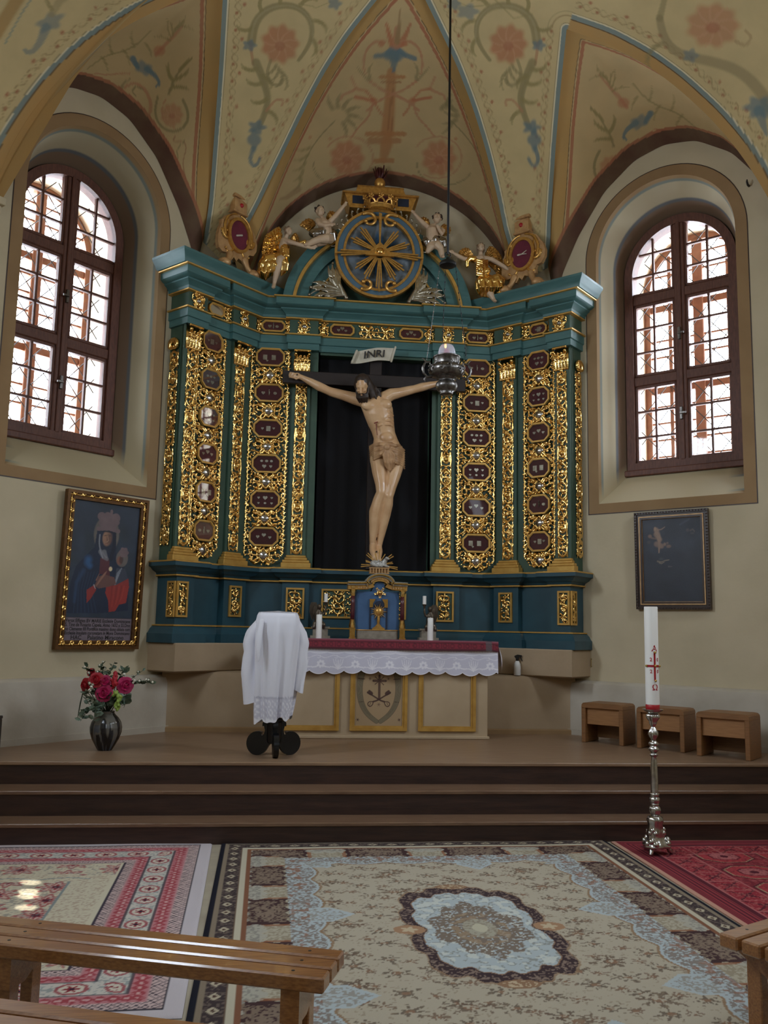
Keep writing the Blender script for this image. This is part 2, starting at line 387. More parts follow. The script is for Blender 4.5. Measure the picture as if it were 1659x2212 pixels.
# ------------------------------------------------------------------ ornament: the same acanthus scroll is carved, painted and embroidered
def scroll_pts(x, y, ang, L, turn, n=18, p=1.35):
    out = [(x, y)]; h = L/(n - 1)
    for i in range(1, n):
        t = i/(n - 1); a = ang + turn*t**p
        x += h*math.cos(a); y += h*math.sin(a); out.append((x, y))
    return np.array(out)
def in_poly(x, y, P):
    ins = np.zeros(np.broadcast(x, y).shape, bool); j = len(P) - 1
    for i in range(len(P)):
        xi, yi = P[i]; xj, yj = P[j]; ins ^= ((yi > y) != (yj > y)) & (x < (xj - xi)*(y - yi)/(yj - yi + 1e-12) + xi); j = i
    return ins
class Relief:
    def __init__(s, w, h, res=0.005):
        s.w, s.h, s.res = w, h, res; s.nx = int(round(w/res)) + 1; s.ny = int(round(h/res)) + 1
        s.X = np.linspace(-w/2, w/2, s.nx); s.Y = np.linspace(-h/2, h/2, s.ny); s.H = np.full((s.nx, s.ny), -1.0)
    def stamp(s, x, y, r, k=1.0):
        i0 = max(0, int((x - r + s.w/2)/s.res)); i1 = min(s.nx, int((x + r + s.w/2)/s.res) + 2)
        j0 = max(0, int((y - r + s.h/2)/s.res)); j1 = min(s.ny, int((y + r + s.h/2)/s.res) + 2)
        if i0 >= i1 or j0 >= j1: return
        d = (s.X[i0:i1, None] - x)**2 + (s.Y[None, j0:j1] - y)**2
        v = np.where(d < r*r, k*np.sqrt(np.maximum(r*r - d, 0)), -1); s.H[i0:i1, j0:j1] = np.maximum(s.H[i0:i1, j0:j1], v)
    def stroke(s, pts, r0, r1, k=1.0):
        P = np.asarray(pts, float); d = np.r_[0, np.cumsum(np.linalg.norm(np.diff(P, axis=0), axis=1))]
        n = max(3, int(d[-1]/(min(r0, r1, 0.012)*0.45 + 0.001))); t = np.linspace(0, d[-1], n)
        xs = np.interp(t, d, P[:, 0]); ys = np.interp(t, d, P[:, 1]); rs = np.linspace(r0, r1, n)
        for x, y, r in zip(xs, ys, rs): s.stamp(x, y, r, k)
    def acanthus(s, x, y, ang, L, turn, r, ball=True, lobes=3):
        P = scroll_pts(x, y, ang, L, turn); s.stroke(P, r, r*0.45)
        if ball: s.stamp(P[-1][0], P[-1][1], r*1.05, 1.2)
        sg = -1 if turn > 0 else 1
        for q in range(lobes):
            i = int(3 + q*11/max(1, lobes)); a = math.atan2(*(P[i + 1] - P[i])[::-1])
            Q = scroll_pts(P[i][0], P[i][1], a + sg*0.9, L*0.26, -sg*0.9, 7); s.stroke(Q, r*0.7, r*0.28)
    def mesh(s, mb, M, n0=0.0, k=1.0, bulge=None):
        ok = s.H > 0; idx = -np.ones(s.H.shape, int); q = ok[:-1, :-1] & ok[1:, :-1] & ok[1:, 1:] & ok[:-1, 1:]
        use = np.zeros_like(ok); use[:-1, :-1] |= q; use[1:, :-1] |= q; use[1:, 1:] |= q; use[:-1, 1:] |= q
        ii, jj = np.nonzero(use); idx[ii, jj] = np.arange(len(ii)) + len(mb.v)
        for i, j in zip(ii, jj):
            b = bulge(s.X[i], s.Y[j]) if bulge else 0
            mb.v.append(M(s.X[i], n0 + b + k*s.H[i, j], s.Y[j]))
        a, b = np.nonzero(q)
        mb.f.extend(zip(idx[a, b].tolist(), idx[a + 1, b].tolist(), idx[a + 1, b + 1].tolist(), idx[a, b + 1].tolist()))
        return mb
    def fill(s, seed, r=0.012, tries=1500, gap=0.010):
        # small curled leaves in whatever space the main design leaves open
        g = np.random.default_rng(seed)
        for _ in range(tries):
            x = g.uniform(-s.w/2 + r, s.w/2 - r); y = g.uniform(-s.h/2 + r, s.h/2 - r)
            i = int((x + s.w/2)/s.res); j = int((y + s.h/2)/s.res); q = max(1, int(gap/s.res))
            if s.H[max(0, i - q):i + q + 1, max(0, j - q):j + q + 1].max() > 0: continue
            P = scroll_pts(x, y, g.uniform(0, 6.28), g.uniform(.03, .055), g.choice([-1, 1])*g.uniform(1.5, 3.5), 7); s.stroke(P, r*g.uniform(.8, 1.25), r*.6, 1.1)
class Paint:
    def __init__(s, P, base):
        s.P = np.asarray(P, float); s.C = np.tile(lin(base), (len(P), 1)) if np.ndim(base) == 1 else base
    def mask(s, m, col, a=1.0):
        m = np.clip(m*a, 0, 1)[:, None]; s.C = s.C*(1 - m) + lin(col)*m
    def stroke(s, pts, w0, w1, col, a=0.8, soft=0.35):
        P = np.asarray(pts, float)
        if 4 <= len(P) <= 9:      # round off hand drawn bends
            d_ = np.r_[0, np.cumsum(np.linalg.norm(np.diff(P, axis=0), axis=1))]; t_ = np.linspace(0, d_[-1], 22)
            P = np.stack([np.interp(t_, d_, P[:, 0]), np.interp(t_, d_, P[:, 1])], 1)
            for _ in range(7): P[1:-1] = .25*P[:-2] + .5*P[1:-1] + .25*P[2:]
        W = max(w0, w1); lo = P.min(0) - W; hi = P.max(0) + W
        k = np.nonzero((s.P[:, 0] > lo[0]) & (s.P[:, 0] < hi[0]) & (s.P[:, 1] > lo[1]) & (s.P[:, 1] < hi[1]))[0]
        if len(k) == 0: return
        Q = s.P[k]; best = np.full(len(k), 9.0); n = len(P) - 1
        for i in range(n):
            d = P[i + 1] - P[i]; L = d @ d + 1e-12; t = np.clip(((Q - P[i]) @ d)/L, 0, 1)
            wd = (w0 + (w1 - w0)*(i + t)/n)/2; best = np.minimum(best, np.linalg.norm(Q - P[i] - t[:, None]*d, axis=1)/wd)
        m = np.clip((1 - best)/soft, 0, 1)*a; s.C[k] = s.C[k]*(1 - m[:, None]) + lin(col)*m[:, None]
    def blob(s, x, y, rx, ry, col, a=0.8, soft=0.3, rot=0.0, lobes=0, amp=0.12):
        dx = s.P[:, 0] - x; dy = s.P[:, 1] - y; R = max(rx, ry)*1.4
        k = np.nonzero((abs(dx) < R) & (abs(dy) < R))[0]
        if len(k) == 0: return
        dx = dx[k]; dy = dy[k]; c, sn = math.cos(rot), math.sin(rot); X = (dx*c + dy*sn)/rx; Y = (-dx*sn + dy*c)/ry
        r = np.hypot(X, Y)
        if lobes: r = r/(1 + amp*np.cos(lobes*np.arctan2(Y, X)))
        m = np.clip((1 - r)/soft, 0, 1)*a; s.C[k] = s.C[k]*(1 - m[:, None]) + lin(col)*m[:, None]
    def poly(s, pts, col, a=1.0):
        P = np.asarray(pts, float); lo = P.min(0); hi = P.max(0)
        k = np.nonzero((s.P[:, 0] > lo[0]) & (s.P[:, 0] < hi[0]) & (s.P[:, 1] > lo[1]) & (s.P[:, 1] < hi[1]))[0]
        if len(k) == 0: return
        x = s.P[k, 0]; y = s.P[k, 1]; ins = np.zeros(len(k), bool); j = len(P) - 1
        for i in range(len(P)):
            xi, yi = P[i]; xj, yj = P[j]
            c = ((yi > y) != (yj > y)) & (x < (xj - xi)*(y - yi)/(yj - yi + 1e-12) + xi); ins ^= c; j = i
        k = k[ins]; s.C[k] = s.C[k]*(1 - a) + lin(col)*a
    def acanthus(s, x, y, ang, L, turn, w, col, a=0.6, lobes=4, tip=None):
        P = scroll_pts(x, y, ang, L, turn); s.stroke(P, w, w*0.4, col, a)
        sg = -1 if turn > 0 else 1
        for q in range(lobes):
            i = int(2 + q*12/max(1, lobes)); aa = math.atan2(*(P[i + 1] - P[i])[::-1])
            s.stroke(scroll_pts(P[i][0], P[i][1], aa + sg*0.8, L*0.24, -sg*0.8, 6), w*0.75, w*0.2, col, a*0.9)
        if tip: s.blob(P[-1][0], P[-1][1], w*0.8, w*0.8, tip, a)
# ================================================================== THE SETTING
Z3 = 0.498
def st(o): o['kind'] = 'structure'; return o
# floor, steps, platform
st(MB().box((-4.2, -4, -0.1), (4.2, 7.3, 0)).build('floor', 'floor_stone'))
YS = (6.669, 6.929, 7.214); ZS = (0.1505, 0.329, Z3)
def step(i, y1):
    mb = MB().bbox((-4.2, YS[i] - 0.012, ZS[i] - 0.028), (4.2, y1, ZS[i]), 0.005)
    o = st(mb.build('floor_step', 'platform_wood' if i == 2 else 'step_wood'))
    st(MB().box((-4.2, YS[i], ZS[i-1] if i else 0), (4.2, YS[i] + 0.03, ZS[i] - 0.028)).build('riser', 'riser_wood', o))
step(0, 7.0); step(1, 7.3); step(2, 10.4)
# side walls of the nave, back wall of the apse
st(MB().box((-4.05, -4, 0), (-3.85, 7.75, 8.6)).build('wall_left', 'plaster'))
st(MB().box((3.85, -4, 0), (4.05, 7.75, 8.6)).build('wall_right', 'plaster'))
st(MB().box((-4.05, -4.2, 0), (4.05, -4, 8.6)).build('wall_rear', 'plaster'))
st(MB().box((-1.6, 10.01, Z3), (1.6, 10.2, 8.6)).build('wall_back', 'plaster'))

WC, NH = 2.04, 5.70                   # window axis along the wall
def outline(h, zb, zs, nb=8, nsd=14, na=36, rz=None):
    rz = h if rz is None else rz
    p = [(-h + 2*h*i/nb, zb) for i in range(nb)]
    p += [(h, zb + (zs - zb)*i/nsd) for i in range(nsd)]
    p += [(h*math.cos(math.pi*i/na), zs + rz*math.sin(math.pi*i/na)) for i in range(na)]
    p += [(-h, zs + (zb - zs)*i/nsd) for i in range(nsd)]
    return p
NICHE = outline(0.76, 2.95, 5.70); FRAME = outline(0.63, 3.34, 5.60)
def side_wall(sd, name):
    # wall sheet with the arched opening; thickness given by the splayed niche behind it
    M = lambda s, d, z: wallP(sd, s, d, z)
    c = (WC, 4.6); s0, s1, z0, z1 = -0.1, 3.75, Z3, 8.6
    hole = [(WC + u, z) for u, z in NICHE]
    ang = sorted(set([math.atan2(z - c[1], u - c[0]) for u, z in hole] + [math.atan2(b - c[1], a - c[0]) for a in (s0, s1) for b in (z0, z1)]))
    H = sorted([(math.atan2(z - c[1], u - c[0]), math.hypot(u - c[0], z - c[1])) for u, z in hole])
    ha = [h[0] for h in H]; hr = [h[1] for h in H]
    mb = MB(); n = len(ang)
    for a in ang:
        r = np.interp(a, ha, hr, period=2*math.pi); ca, sa = math.cos(a), math.sin(a)
        t = min([((s1 if ca > 0 else s0) - c[0])/ca if abs(ca) > 1e-9 else 9e9, ((z1 if sa > 0 else z0) - c[1])/sa if abs(sa) > 1e-9 else 9e9])
        mb.v += [M(c[0] + r*ca, 0, c[1] + r*sa), M(c[0] + t*ca, 0, c[1] + t*sa)]
    mb.f = [(2*i, 2*i + 1, 2*((i + 1) % n) + 1, 2*((i + 1) % n)) for i in range(n)]
    wl = st(mb.build(name, 'plaster'))
    # low thickened dado with its skirting
    lab = 'left' if sd < 0 else 'right'
    mb = MB(); pr = [(0.5, 0.0)]
    prof = [(-0.115, Z3), (-0.112, 0.98), (-0.10, 1.035), (-0.06, 1.058), (0.0, 1.062)]
    for s in (0.60, 0.62, 3.75):
        mb.v += [M(s, d, z) for d, z in prof]
    m = len(prof); mb.f = [(i*m + j, (i + 1)*m + j, (i + 1)*m + j + 1, i*m + j + 1) for i in range(2) for j in range(m - 1)] + [tuple(range(m))]
    st(mb.build('dado', 'plaster_low', wl, 35))
    st(MB().box((0.60, -0.135, Z3), (3.75, -0.11, 0.555), M).build('baseboard_' + lab, 'plaster_low'))
    return wl
side_wall(-1, 'wall_front_left'); side_wall(1, 'wall_front_right')

def window(sd, name):
    M = lambda u, d, z: wallP(sd, WC + u, d, z)
    wn = bpy.data.objects.new(name, None); COL.objects.link(wn); st(wn); wn.location = M(0, 0.5, 3.34)
    # splayed niche with its painted bands; cream and inner band darkened as shade
    T = [0, .06, .10, .13, .16, .2, .3, .42, .54, .58, .62, .66, .75, .88, 1.0]
    n = len(NICHE); V = []; tt = []
    for t in T:
        for (a, b) in zip(NICHE, FRAME):
            V.append(M(a[0] + (b[0] - a[0])*t, 0.53*t, a[1] + (b[1] - a[1])*t)); tt.append(t)
    mb = MB(); mb.v = V
    mb.f = [(i*n + j, i*n + (j + 1) % n, (i + 1)*n + (j + 1) % n, (i + 1)*n + j) for i in range(len(T) - 1) for j in range(n)]
    tt = np.array(tt); zz = np.array([p[2] for p in V]); c = np.tile(lin((184, 172, 142)), (len(V), 1))
    sill = np.tile(np.arange(n) < 8, len(T))
    c[tt < 0.08] = lin((160, 130, 90)); c[(tt > 0.09) & (tt < 0.14)] = lin((128, 136, 128))
    c[(tt > 0.56) & (tt < 0.64)] = lin((104, 108, 112)); c[tt > 0.65] = lin((126, 104, 84))
    c[sill] = lin((190, 176, 144))
    st(mb.build('niche', 'painted', wn, 40, col=c))
    bo = outline(0.875, 2.845, 5.70)
    mb = MB(); o2 = outline(0.865, 2.855, 5.70)
    mb.ring(bo, NICHE, -0.004, 0.02, M); st(mb.build('niche_border', 'niche_band', wn, 30))
    st(MB().ring(outline(0.885, 2.835, 5.70), bo, -0.003, 0.02, M).build('border_line', 'riser_wood', wn, 30))
    # timber frame
    st(MB().ring(FRAME, outline(0.535, 3.45, 5.60), 0.47, 0.62, M).build('window_frame', 'window_wood', wn, 35))
    st(MB().bbox((-0.68, 0.44, 3.30), (0.68, 0.56, 3.37), 0.01, M).build('window_sill', 'window_wood', wn))
    st(MB().bbox((-0.062, 0.485, 3.44), (0.062, 0.60, 6.15), 0.01, M).bbox((-0.022, 0.465, 3.44), (0.022, 0.49, 6.15), 0.006, M).build('mullion', 'window_wood', wn))
    for z in (4.385, 5.335):
        st(MB().bbox((-0.56, 0.49, z - 0.055), (0.56, 0.60, z + 0.055), 0.01, M).build('transom', 'window_wood', wn))
    hw = lambda z, h=0.55: h if z < 5.6 else math.sqrt(max(0.0, h*h - (z - 5.6)**2))
    # six sashes, each glazed in three rows of two
    rows = [(3.45, 4.33), (4.44, 5.28), (5.39, 6.15)]
    for sx in (-1, 1):
        for r, (za, zb) in enumerate(rows):
            mb = MB(); w0, w1 = 0.062, 0.535
            mb.bbox((sx*w0, 0.50, za), (sx*(w0 + 0.025), 0.56, zb), 0.004, M)
            mb.bbox((sx*w0, 0.50, za), (sx*w1, 0.56, za + 0.03), 0.004, M)
            if r < 2:
                mb.bbox((sx*w0, 0.50, zb - 0.03), (sx*w1, 0.56, zb), 0.004, M); mb.bbox((sx*(w1 - 0.03), 0.50, za), (sx*w1, 0.56, zb), 0.004, M)
            um = 0.305
            mb.bbox((sx*(um - 0.011), 0.51, za), (sx*(um + 0.011), 0.55, min(zb, 5.6 + math.sqrt(0.54**2 - um**2))), 0.004, M)
            for q in (1, 2):
                z = za + (zb - za)*q/3 - (0.02 if r == 2 else 0)
                mb.bbox((sx*w0, 0.51, z - 0.011), (sx*hw(z), 0.55, z + 0.011), 0.004, M)
            st(mb.build('sash', 'window_wood', wn))
    gp = [(u, z) for u, z in outline(0.54, 3.44, 5.60)]
    mb = MB(); mb.v = [M(u, 0.53, z) for u, z in gp]; mb.f = [tuple(range(len(gp)))]
    st(mb.build('window_pane', 'glass', wn))
    for z in (3.95, 4.85):
        st(MB().bbox((-0.016, 0.44, z - 0.07), (0.016, 0.47, z + 0.07), 0.006, M).bbox((-0.012, 0.425, z - 0.012), (0.055, 0.445, z + 0.012), 0.004, M).build('window_handle', 'silver_dark', wn))
    # outer reveal, rod lattice and the outer casement
    mb = MB(); a = outline(0.60, 3.36, 5.60); b = outline(0.66, 3.30, 5.60)
    mb.v = [M(u, 0.62, z) for u, z in a] + [M(u, 1.28, z) for u, z in b]; n = len(a)
    mb.f = [(j, (j + 1) % n, n + (j + 1) % n, n + j) for j in range(n)]
    st(mb.build('outer_reveal', 'reveal', wn, 40))
    mb = MB(); sp = 0.30
    for sg in (-1, 1):
        for q in range(-14, 15):
            c0 = q*sp; pts = []
            for i in range(81):
                u = -0.6 + 1.2*i/80; z = 4.7 + sg*(u*1.15) + c0
                if 3.34 < z < 6.2 and abs(u) < (0.6 if z < 5.6 else hw(z, 0.6)): pts.append((u, z))
            if len(pts) > 2: mb.tube([M(pts[0][0], 0.80, pts[0][1]), M(pts[-1][0], 0.80, pts[-1][1])], 0.0055, 5)
    st(mb.build('rod_lattice', 'iron', wn))
    mb = MB().ring(outline(0.655, 3.31, 5.60), outline(0.57, 3.40, 5.60), 1.08, 1.18, M)
    mb.bbox((-0.06, 1.08, 3.3), (0.06, 1.18, 6.2), 0.008, M)
    for u in (-0.34, 0.34): mb.bbox((u - 0.022, 1.10, 3.3), (u + 0.022, 1.16, 6.05), 0.005, M)
    for q in range(14):
        z = 3.42 + 0.2*q; h = hw(z, 0.6); wv = 0.04 if q in (5, 10) else 0.011
        if h > 0.05: mb.bbox((-h, 1.10, z - wv), (h, 1.15, z + wv), 0.004, M)
    st(mb.build('outer_casement', 'outer_wood', wn))
    return wn
window(-1, 'window_1'); window(1, 'window_2')

# plastered plinth that carries the altarpiece
Y0, XI = 9.78, 1.395
def CF(u, n, z): return (u, Y0 - n, z)
def WF(sd):
    return lambda u, n, z: (sd*(XI + S2*(u - n)), Y0 - S2*(u + n), z)
def planpath(pts_right):
    # pts_right: list of ('c',x,n) / ('w',u,n) from the middle to the right end; mirrored to a full path, left to right
    R = [CF(a, n, 0)[:2] if k == 'c' else WF(1)(a, n, 0)[:2] for k, a, n in pts_right]
    return [(-x, y) for x, y in reversed(R)] + R
nP = 0.216
nP = 0.20
cor = XI - nP*(math.sqrt(2) - 1)
pl_path = planpath([('c', 0.0, nP), ('c', cor, nP), ('w', 1.06, nP), ('w', 1.06, -0.30)])
pl_path = [p for i, p in enumerate(pl_path) if i == 0 or np.hypot(p[0] - pl_path[i-1][0], p[1] - pl_path[i-1][1]) > 1e-6]
mb = MB().sweep(pl_path, [(-0.5, 1.095), (-0.02, 1.095), (0, 1.11), (0, 1.375), (-0.01, 1.385), (-0.6, 1.385)])
pz = st(mb.build('wall_plinth', 'plinth', None, 40))
lo = [(-2.16, 9.24), (2.16, 9.24)]
st(MB().sweep(lo, [(0, Z3), (0, 1.05), (-0.02, 1.09), (-0.06, 1.10), (-0.5, 1.10)]).build('wall_plinth_foot', 'plinth', None, 35))
st(MB().sweep(lo, [(0.03, Z3), (0.03, 0.54), (0.022, 0.55), (0, 0.55)]).build('baseboard_back', 'niche_band'))

# ------------------------------------------------------------------ vault
YC, RD, ZD, HD = 6.4, 4.15, 4.13, 3.65
def dome_z(r): return ZD + HD*np.sqrt(np.maximum(1 - (r/RD)**2, 0))
def on_dome(px):
    out = []
    for x, y in px:
        d = ray(x, y); lo_, hi_ = 1.0, 14.0/d[1]
        t = np.linspace(3.0/d[1], 12.0/d[1], 4000); P = CAM + t[:, None]*d
        g = P[:, 2] - dome_z(np.hypot(P[:, 0], P[:, 1] - YC)); g[np.hypot(P[:, 0], P[:, 1] - YC) > RD] = 1
        k = np.nonzero(g > 0)[0]; k = k[k > 0]
        # first exit through the vault going outwards
        out.append(P[k[0]] if len(k) else P[-1])
    return np.array(out)
def dense(px, n=60):
    P = np.array(px, float); d = np.r_[0, np.cumsum(np.linalg.norm(np.diff(P, axis=0), axis=1))]; t = np.linspace(0, d[-1], n)
    return np.stack([np.interp(t, d, P[:, 0]), np.interp(t, d, P[:, 1])], 1)
def smooth3(P, it=6):
    P = P.copy()
    for _ in range(it): P[1:-1] = 0.25*P[:-2] + 0.5*P[1:-1] + 0.25*P[2:]
    return P
G = {}
G['cl'] = [(505, 565), (533, 489), (561, 440), (583, 391), (619, 318), (659, 235), (702, 155), (753, 76), (814, 0), (879, -82)]
G['cr'] = [(1112, 575), (1100, 534), (1089, 501), (1075, 427), (1050, 325), (1021, 231), (985, 137), (970, 105), (919, 0), (879, -82)]
G['lr'] = [(425, 600), (436, 543), (452, 439), (462, 304), (472, 169), (481, 0), (483, -44)]
G['ll'] = [(483, -44), (388, 0), (280, 51), (186, 115), (111, 189), (61, 253), (27, 310), (0, 372), (-25, 440), (-45, 520)]
G['rl'] = [(1182, 590), (1189, 519), (1190, 470), (1201, 307), (1212, 180), (1224, 63)]
G['rr'] = [(1224, 63), (1313, 94), (1392, 137), (1457, 184), (1529, 249), (1583, 310), (1627, 372), (1659, 426), (1690, 490), (1715, 560)]
G3 = {k: smooth3(on_dome(dense(v))) for k, v in G.items()}
low = np.concatenate([G3['ll'][::-1], G3['lr'][::-1][1:], G3['cl'], G3['cr'][::-1][1:], G3['rl'], G3['rr'][1:]])
ph = np.arctan2(low[:, 0], low[:, 1] - YC); rr = np.hypot(low[:, 0], low[:, 1] - YC)
ph = np.maximum.accumulate(ph + np.arange(len(ph))*1e-9)
PHI = np.unique(np.concatenate([ph, np.linspace(-1.9, 1.9, 760)]))
RLOW = np.interp(PHI, ph, rr)
nv = 300; tv = np.linspace(0, 1, nv)**1.25
Rg = RLOW[:, None] + (0.02 - RLOW[:, None])*tv[None, :]
DX = Rg*np.sin(PHI)[:, None]; DY = YC + Rg*np.cos(PHI)[:, None]; DZ = dome_z(Rg)
DV = np.stack([DX, DY, DZ], -1).reshape(-1, 3)
CREAM = (206, 184, 134)
pt = Paint(proj(DV), CREAM)
# the painted borders follow the groins: blue line, white hairline, berry vine
gpts = []; garc = []; gid = []
for k in ('ll', 'lr', 'cl', 'cr', 'rl', 'rr'):
    P = G3[k]; L = np.r_[0, np.cumsum(np.linalg.norm(np.diff(P, axis=0), axis=1))]; t = np.linspace(0, L[-1], 220)
    gpts.append(np.stack([np.interp(t, L, P[:, i]) for i in range(3)], 1)); garc.append(t); gid.append(np.full(220, .115 if k in ('ll', 'rr') else 0.0))
gpts = np.concatenate(gpts); garc = np.concatenate(garc); gid = np.concatenate(gid); shift = np.zeros(len(DV))
dist = np.full(len(DV), 9.0); along = np.zeros(len(DV))
vis = np.nonzero((pt.P[:, 1] < 700) & (pt.P[:, 1] > -250) & (pt.P[:, 0] > -250) & (pt.P[:, 0] < 1900))[0]
for i in range(0, len(vis), 4000):
    k = vis[i:i + 4000]; d2 = ((DV[k, None, :] - gpts[None])**2).sum(-1); j = d2.argmin(1); dist[k] = np.sqrt(d2[np.arange(len(k)), j]); along[k] = garc[j]; shift[k] = gid[j]
pt.mask(((dist < shift) & (shift > 0))*1.0, (184, 144, 86), 1.0); pt.mask(((dist > shift - .012) & (dist < shift) & (shift > 0))*1.0, (92, 72, 50), 0.9)
edge_d = dist.copy(); dist = np.where(dist >= shift, dist - shift, 9.0)
pt.mask((dist < 0.045)*1.0, (112, 134, 136), 0.9)
pt.mask(((dist > 0.045) & (dist < 0.058))*1.0, (228, 220, 190), 0.8)
pt.mask(((dist > 0.062) & (dist < 0.068))*1.0, (120, 110, 84), 0.6)
wv = 0.155 + 0.03*np.sin(2*math.pi*along/0.17)
pt.mask(np.clip(1 - abs(dist - wv)/0.012, 0, 1), (150, 122, 78), 0.75)
wv2 = 0.155 - 0.035*np.sin(2*math.pi*along/0.17 + 0.5)
pt.mask(np.clip(1 - abs(dist - wv2)/0.009, 0, 1), (156, 140, 98), 0.6)
am = (along % 0.17) - 0.06; pt.mask(np.clip(1.6*(1 - np.hypot(am, dist - 0.145)/0.024), 0, 1), (158, 88, 56), 0.8)
am = (along % 0.34) - 0.14; pt.mask(np.clip(1.6*(1 - np.hypot(am, dist - 0.215)/0.026), 0, 1), (164, 84, 58), 0.75)
ROSE, LEAF, BLUE, PINK, OLIV = (184, 112, 76), (140, 128, 86), (100, 124, 130), (188, 134, 98), (150, 136, 86)
def rose(p, x, y, rx, ry, a=0.75):
    p.blob(x, y, rx, ry, ROSE, a, 0.25, lobes=9, amp=0.08)
    for i in range(9):
        t = i*0.7; p.stroke(scroll_pts(x, y, t, rx*0.85, 1.0, 8), rx*0.16, rx*0.05, (206, 158, 122), 0.5)
    p.blob(x, y + ry*0.1, rx*0.3, ry*0.26, (168, 96, 64), 0.6)
def spray(p, sx, x0):
    # big rinceau of a web; sx mirrors it about x0
    X = lambda x: x0 + sx*(x - 0)
    f = lambda pts: [(X(a), b) for a, b in pts]
    rose(p, X(0), 95, 44, 46)
    p.stroke(f([(-62, 90), (-58, 40), (-20, 10), (40, 8), (75, 45), (70, 95), (40, 130)]), 24, 9, LEAF, 0.75)
    for i, (a, b, an) in enumerate(((-58, 60, 2.6), (-40, 24, -2.0), (0, 6, -1.5), (45, 10, -0.9), (74, 45, 0.1), (70, 85, 0.9))):
        p.acanthus(X(a), b, an if sx > 0 else math.pi - an, 40, 1.5*sx, 12, OLIV, 0.6, 4)
    p.stroke(f([(-62, 86), (-58, 40), (-20, 12), (40, 10), (73, 45), (70, 95)]), 7, 3, (176, 162, 120), 0.6); p.stroke(f([(-50, 140), (-35, 175), (-26, 215), (-38, 260)]), 6, 4, (176, 162, 120), 0.55)
    for k in range(4): p.acanthus(X(-8 + 5*k), 140 + 6*k, (2.0 - .35*k) if sx > 0 else math.pi - (2.0 - .35*k), 40, 1.2*sx, 9, LEAF, .5, 3)
    p.stroke(f([(-64, 92), (-62, 112), (-58, 140)]), 9, 7, (176, 118, 84), 0.6)
    p.blob(X(-66), 98, 16, 13, BLUE, 0.75, lobes=5, amp=0.2)
    p.stroke(f([(-52, 135), (-35, 175), (-24, 215), (-38, 260), (-46, 275)]), 22, 14, LEAF, 0.75)
    for (a, b, an) in ((-52, 150, 2.9), (-40, 180, 2.8), (-30, 215, 2.5), (-26, 240, 0.4), (-40, 165, 0.3)):
        p.acanthus(X(a), b, an if sx > 0 else math.pi - an, 36, 1.3*sx, 13, OLIV, 0.6, 4)
    p.stroke(f([(-30, 240), (-10, 215), (8, 214), (4, 228)]), 7, 6, PINK, 0.7)
    p.blob(X(-50), 275, 20, 16, BLUE, 0.8, lobes=5, amp=0.25); p.blob(X(-56), 302, 15, 26, BLUE, 0.8, lobes=4, amp=0.2)
    p.stroke(f([(-58, 320), (-66, 345), (-58, 362), (-46, 352), (-44, 342)]), 11, 8, BLUE, 0.8)
    p.stroke(f([(-20, 130), (-30, 160), (-15, 186), (4, 184), (6, 172)]), 8, 9, LEAF, 0.6)
    p.stroke(f([(40, 8), (80, 16), (110, 4)]), 4, 2, OLIV, 0.5); p.blob(X(118), 8, 16, 14, BLUE, 0.7, lobes=5, amp=0.2)
spray(pt, 1, 605); spray(pt, -1, 1098)
for (x, y) in ((1540, 55),): rose(pt, x, y, 62, 52, 0.6)
pt.stroke([(1425, 40), (1430, 90), (1460, 120), (1540, 132), (1600, 150), (1640, 190), (1670, 240)], 20, 34, (140, 124, 88), 0.6)
pt.stroke([(1425, 40), (1440, -20), (1500, -40)], 18, 8, LEAF, 0.6); pt.acanthus(1430, 95, 2.8, 70, -1.8, 12, LEAF, 0.55)
pt.blob(1492, 120, 18, 16, BLUE, 0.6, lobes=5, amp=0.2); pt.blob(1640, 232, 34, 26, BLUE, 0.75, lobes=6, amp=0.2); pt.stroke([(1640, 240), (1655, 290)], 30, 10, BLUE, 0.7)
pt.stroke([(1590, 90), (1610, 100), (1625, 80), (1610, 66)], 10, 7, (160, 128, 90), 0.5)
pt.blob(108, 48, 34, 20, BLUE, 0.6, rot=-0.5, lobes=5, amp=0.2); pt.stroke([(100, 60), (86, 92), (72, 112), (56, 116), (54, 108)], 26, 9, BLUE, 0.6)
pt.stroke([(112, 30), (130, 0), (160, -20)], 18, 24, (162, 146, 104), 0.6); pt.acanthus(112, 20, -2.2, 50, 1.2, 10, OLIV, 0.5)
pt.stroke([(-10, 75), (30, 10), (50, -20)], 34, 34, (176, 140, 84), 0.9); pt.stroke([(12, 92), (46, 30), (66, 0)], 5, 5, (140, 148, 132), 0.8)
pt.blob(1010, 25, 26, 18, BLUE, 0.6, lobes=5, amp=0.2); pt.stroke([(1060, -10), (1110, 40), (1150, 30)], 5, 3, OLIV, 0.5)
mb = MB(); mb.grid(DV, len(PHI), nv)
ceil = st(mb.build('ceiling', 'fresco', None, True, col=pt.C))

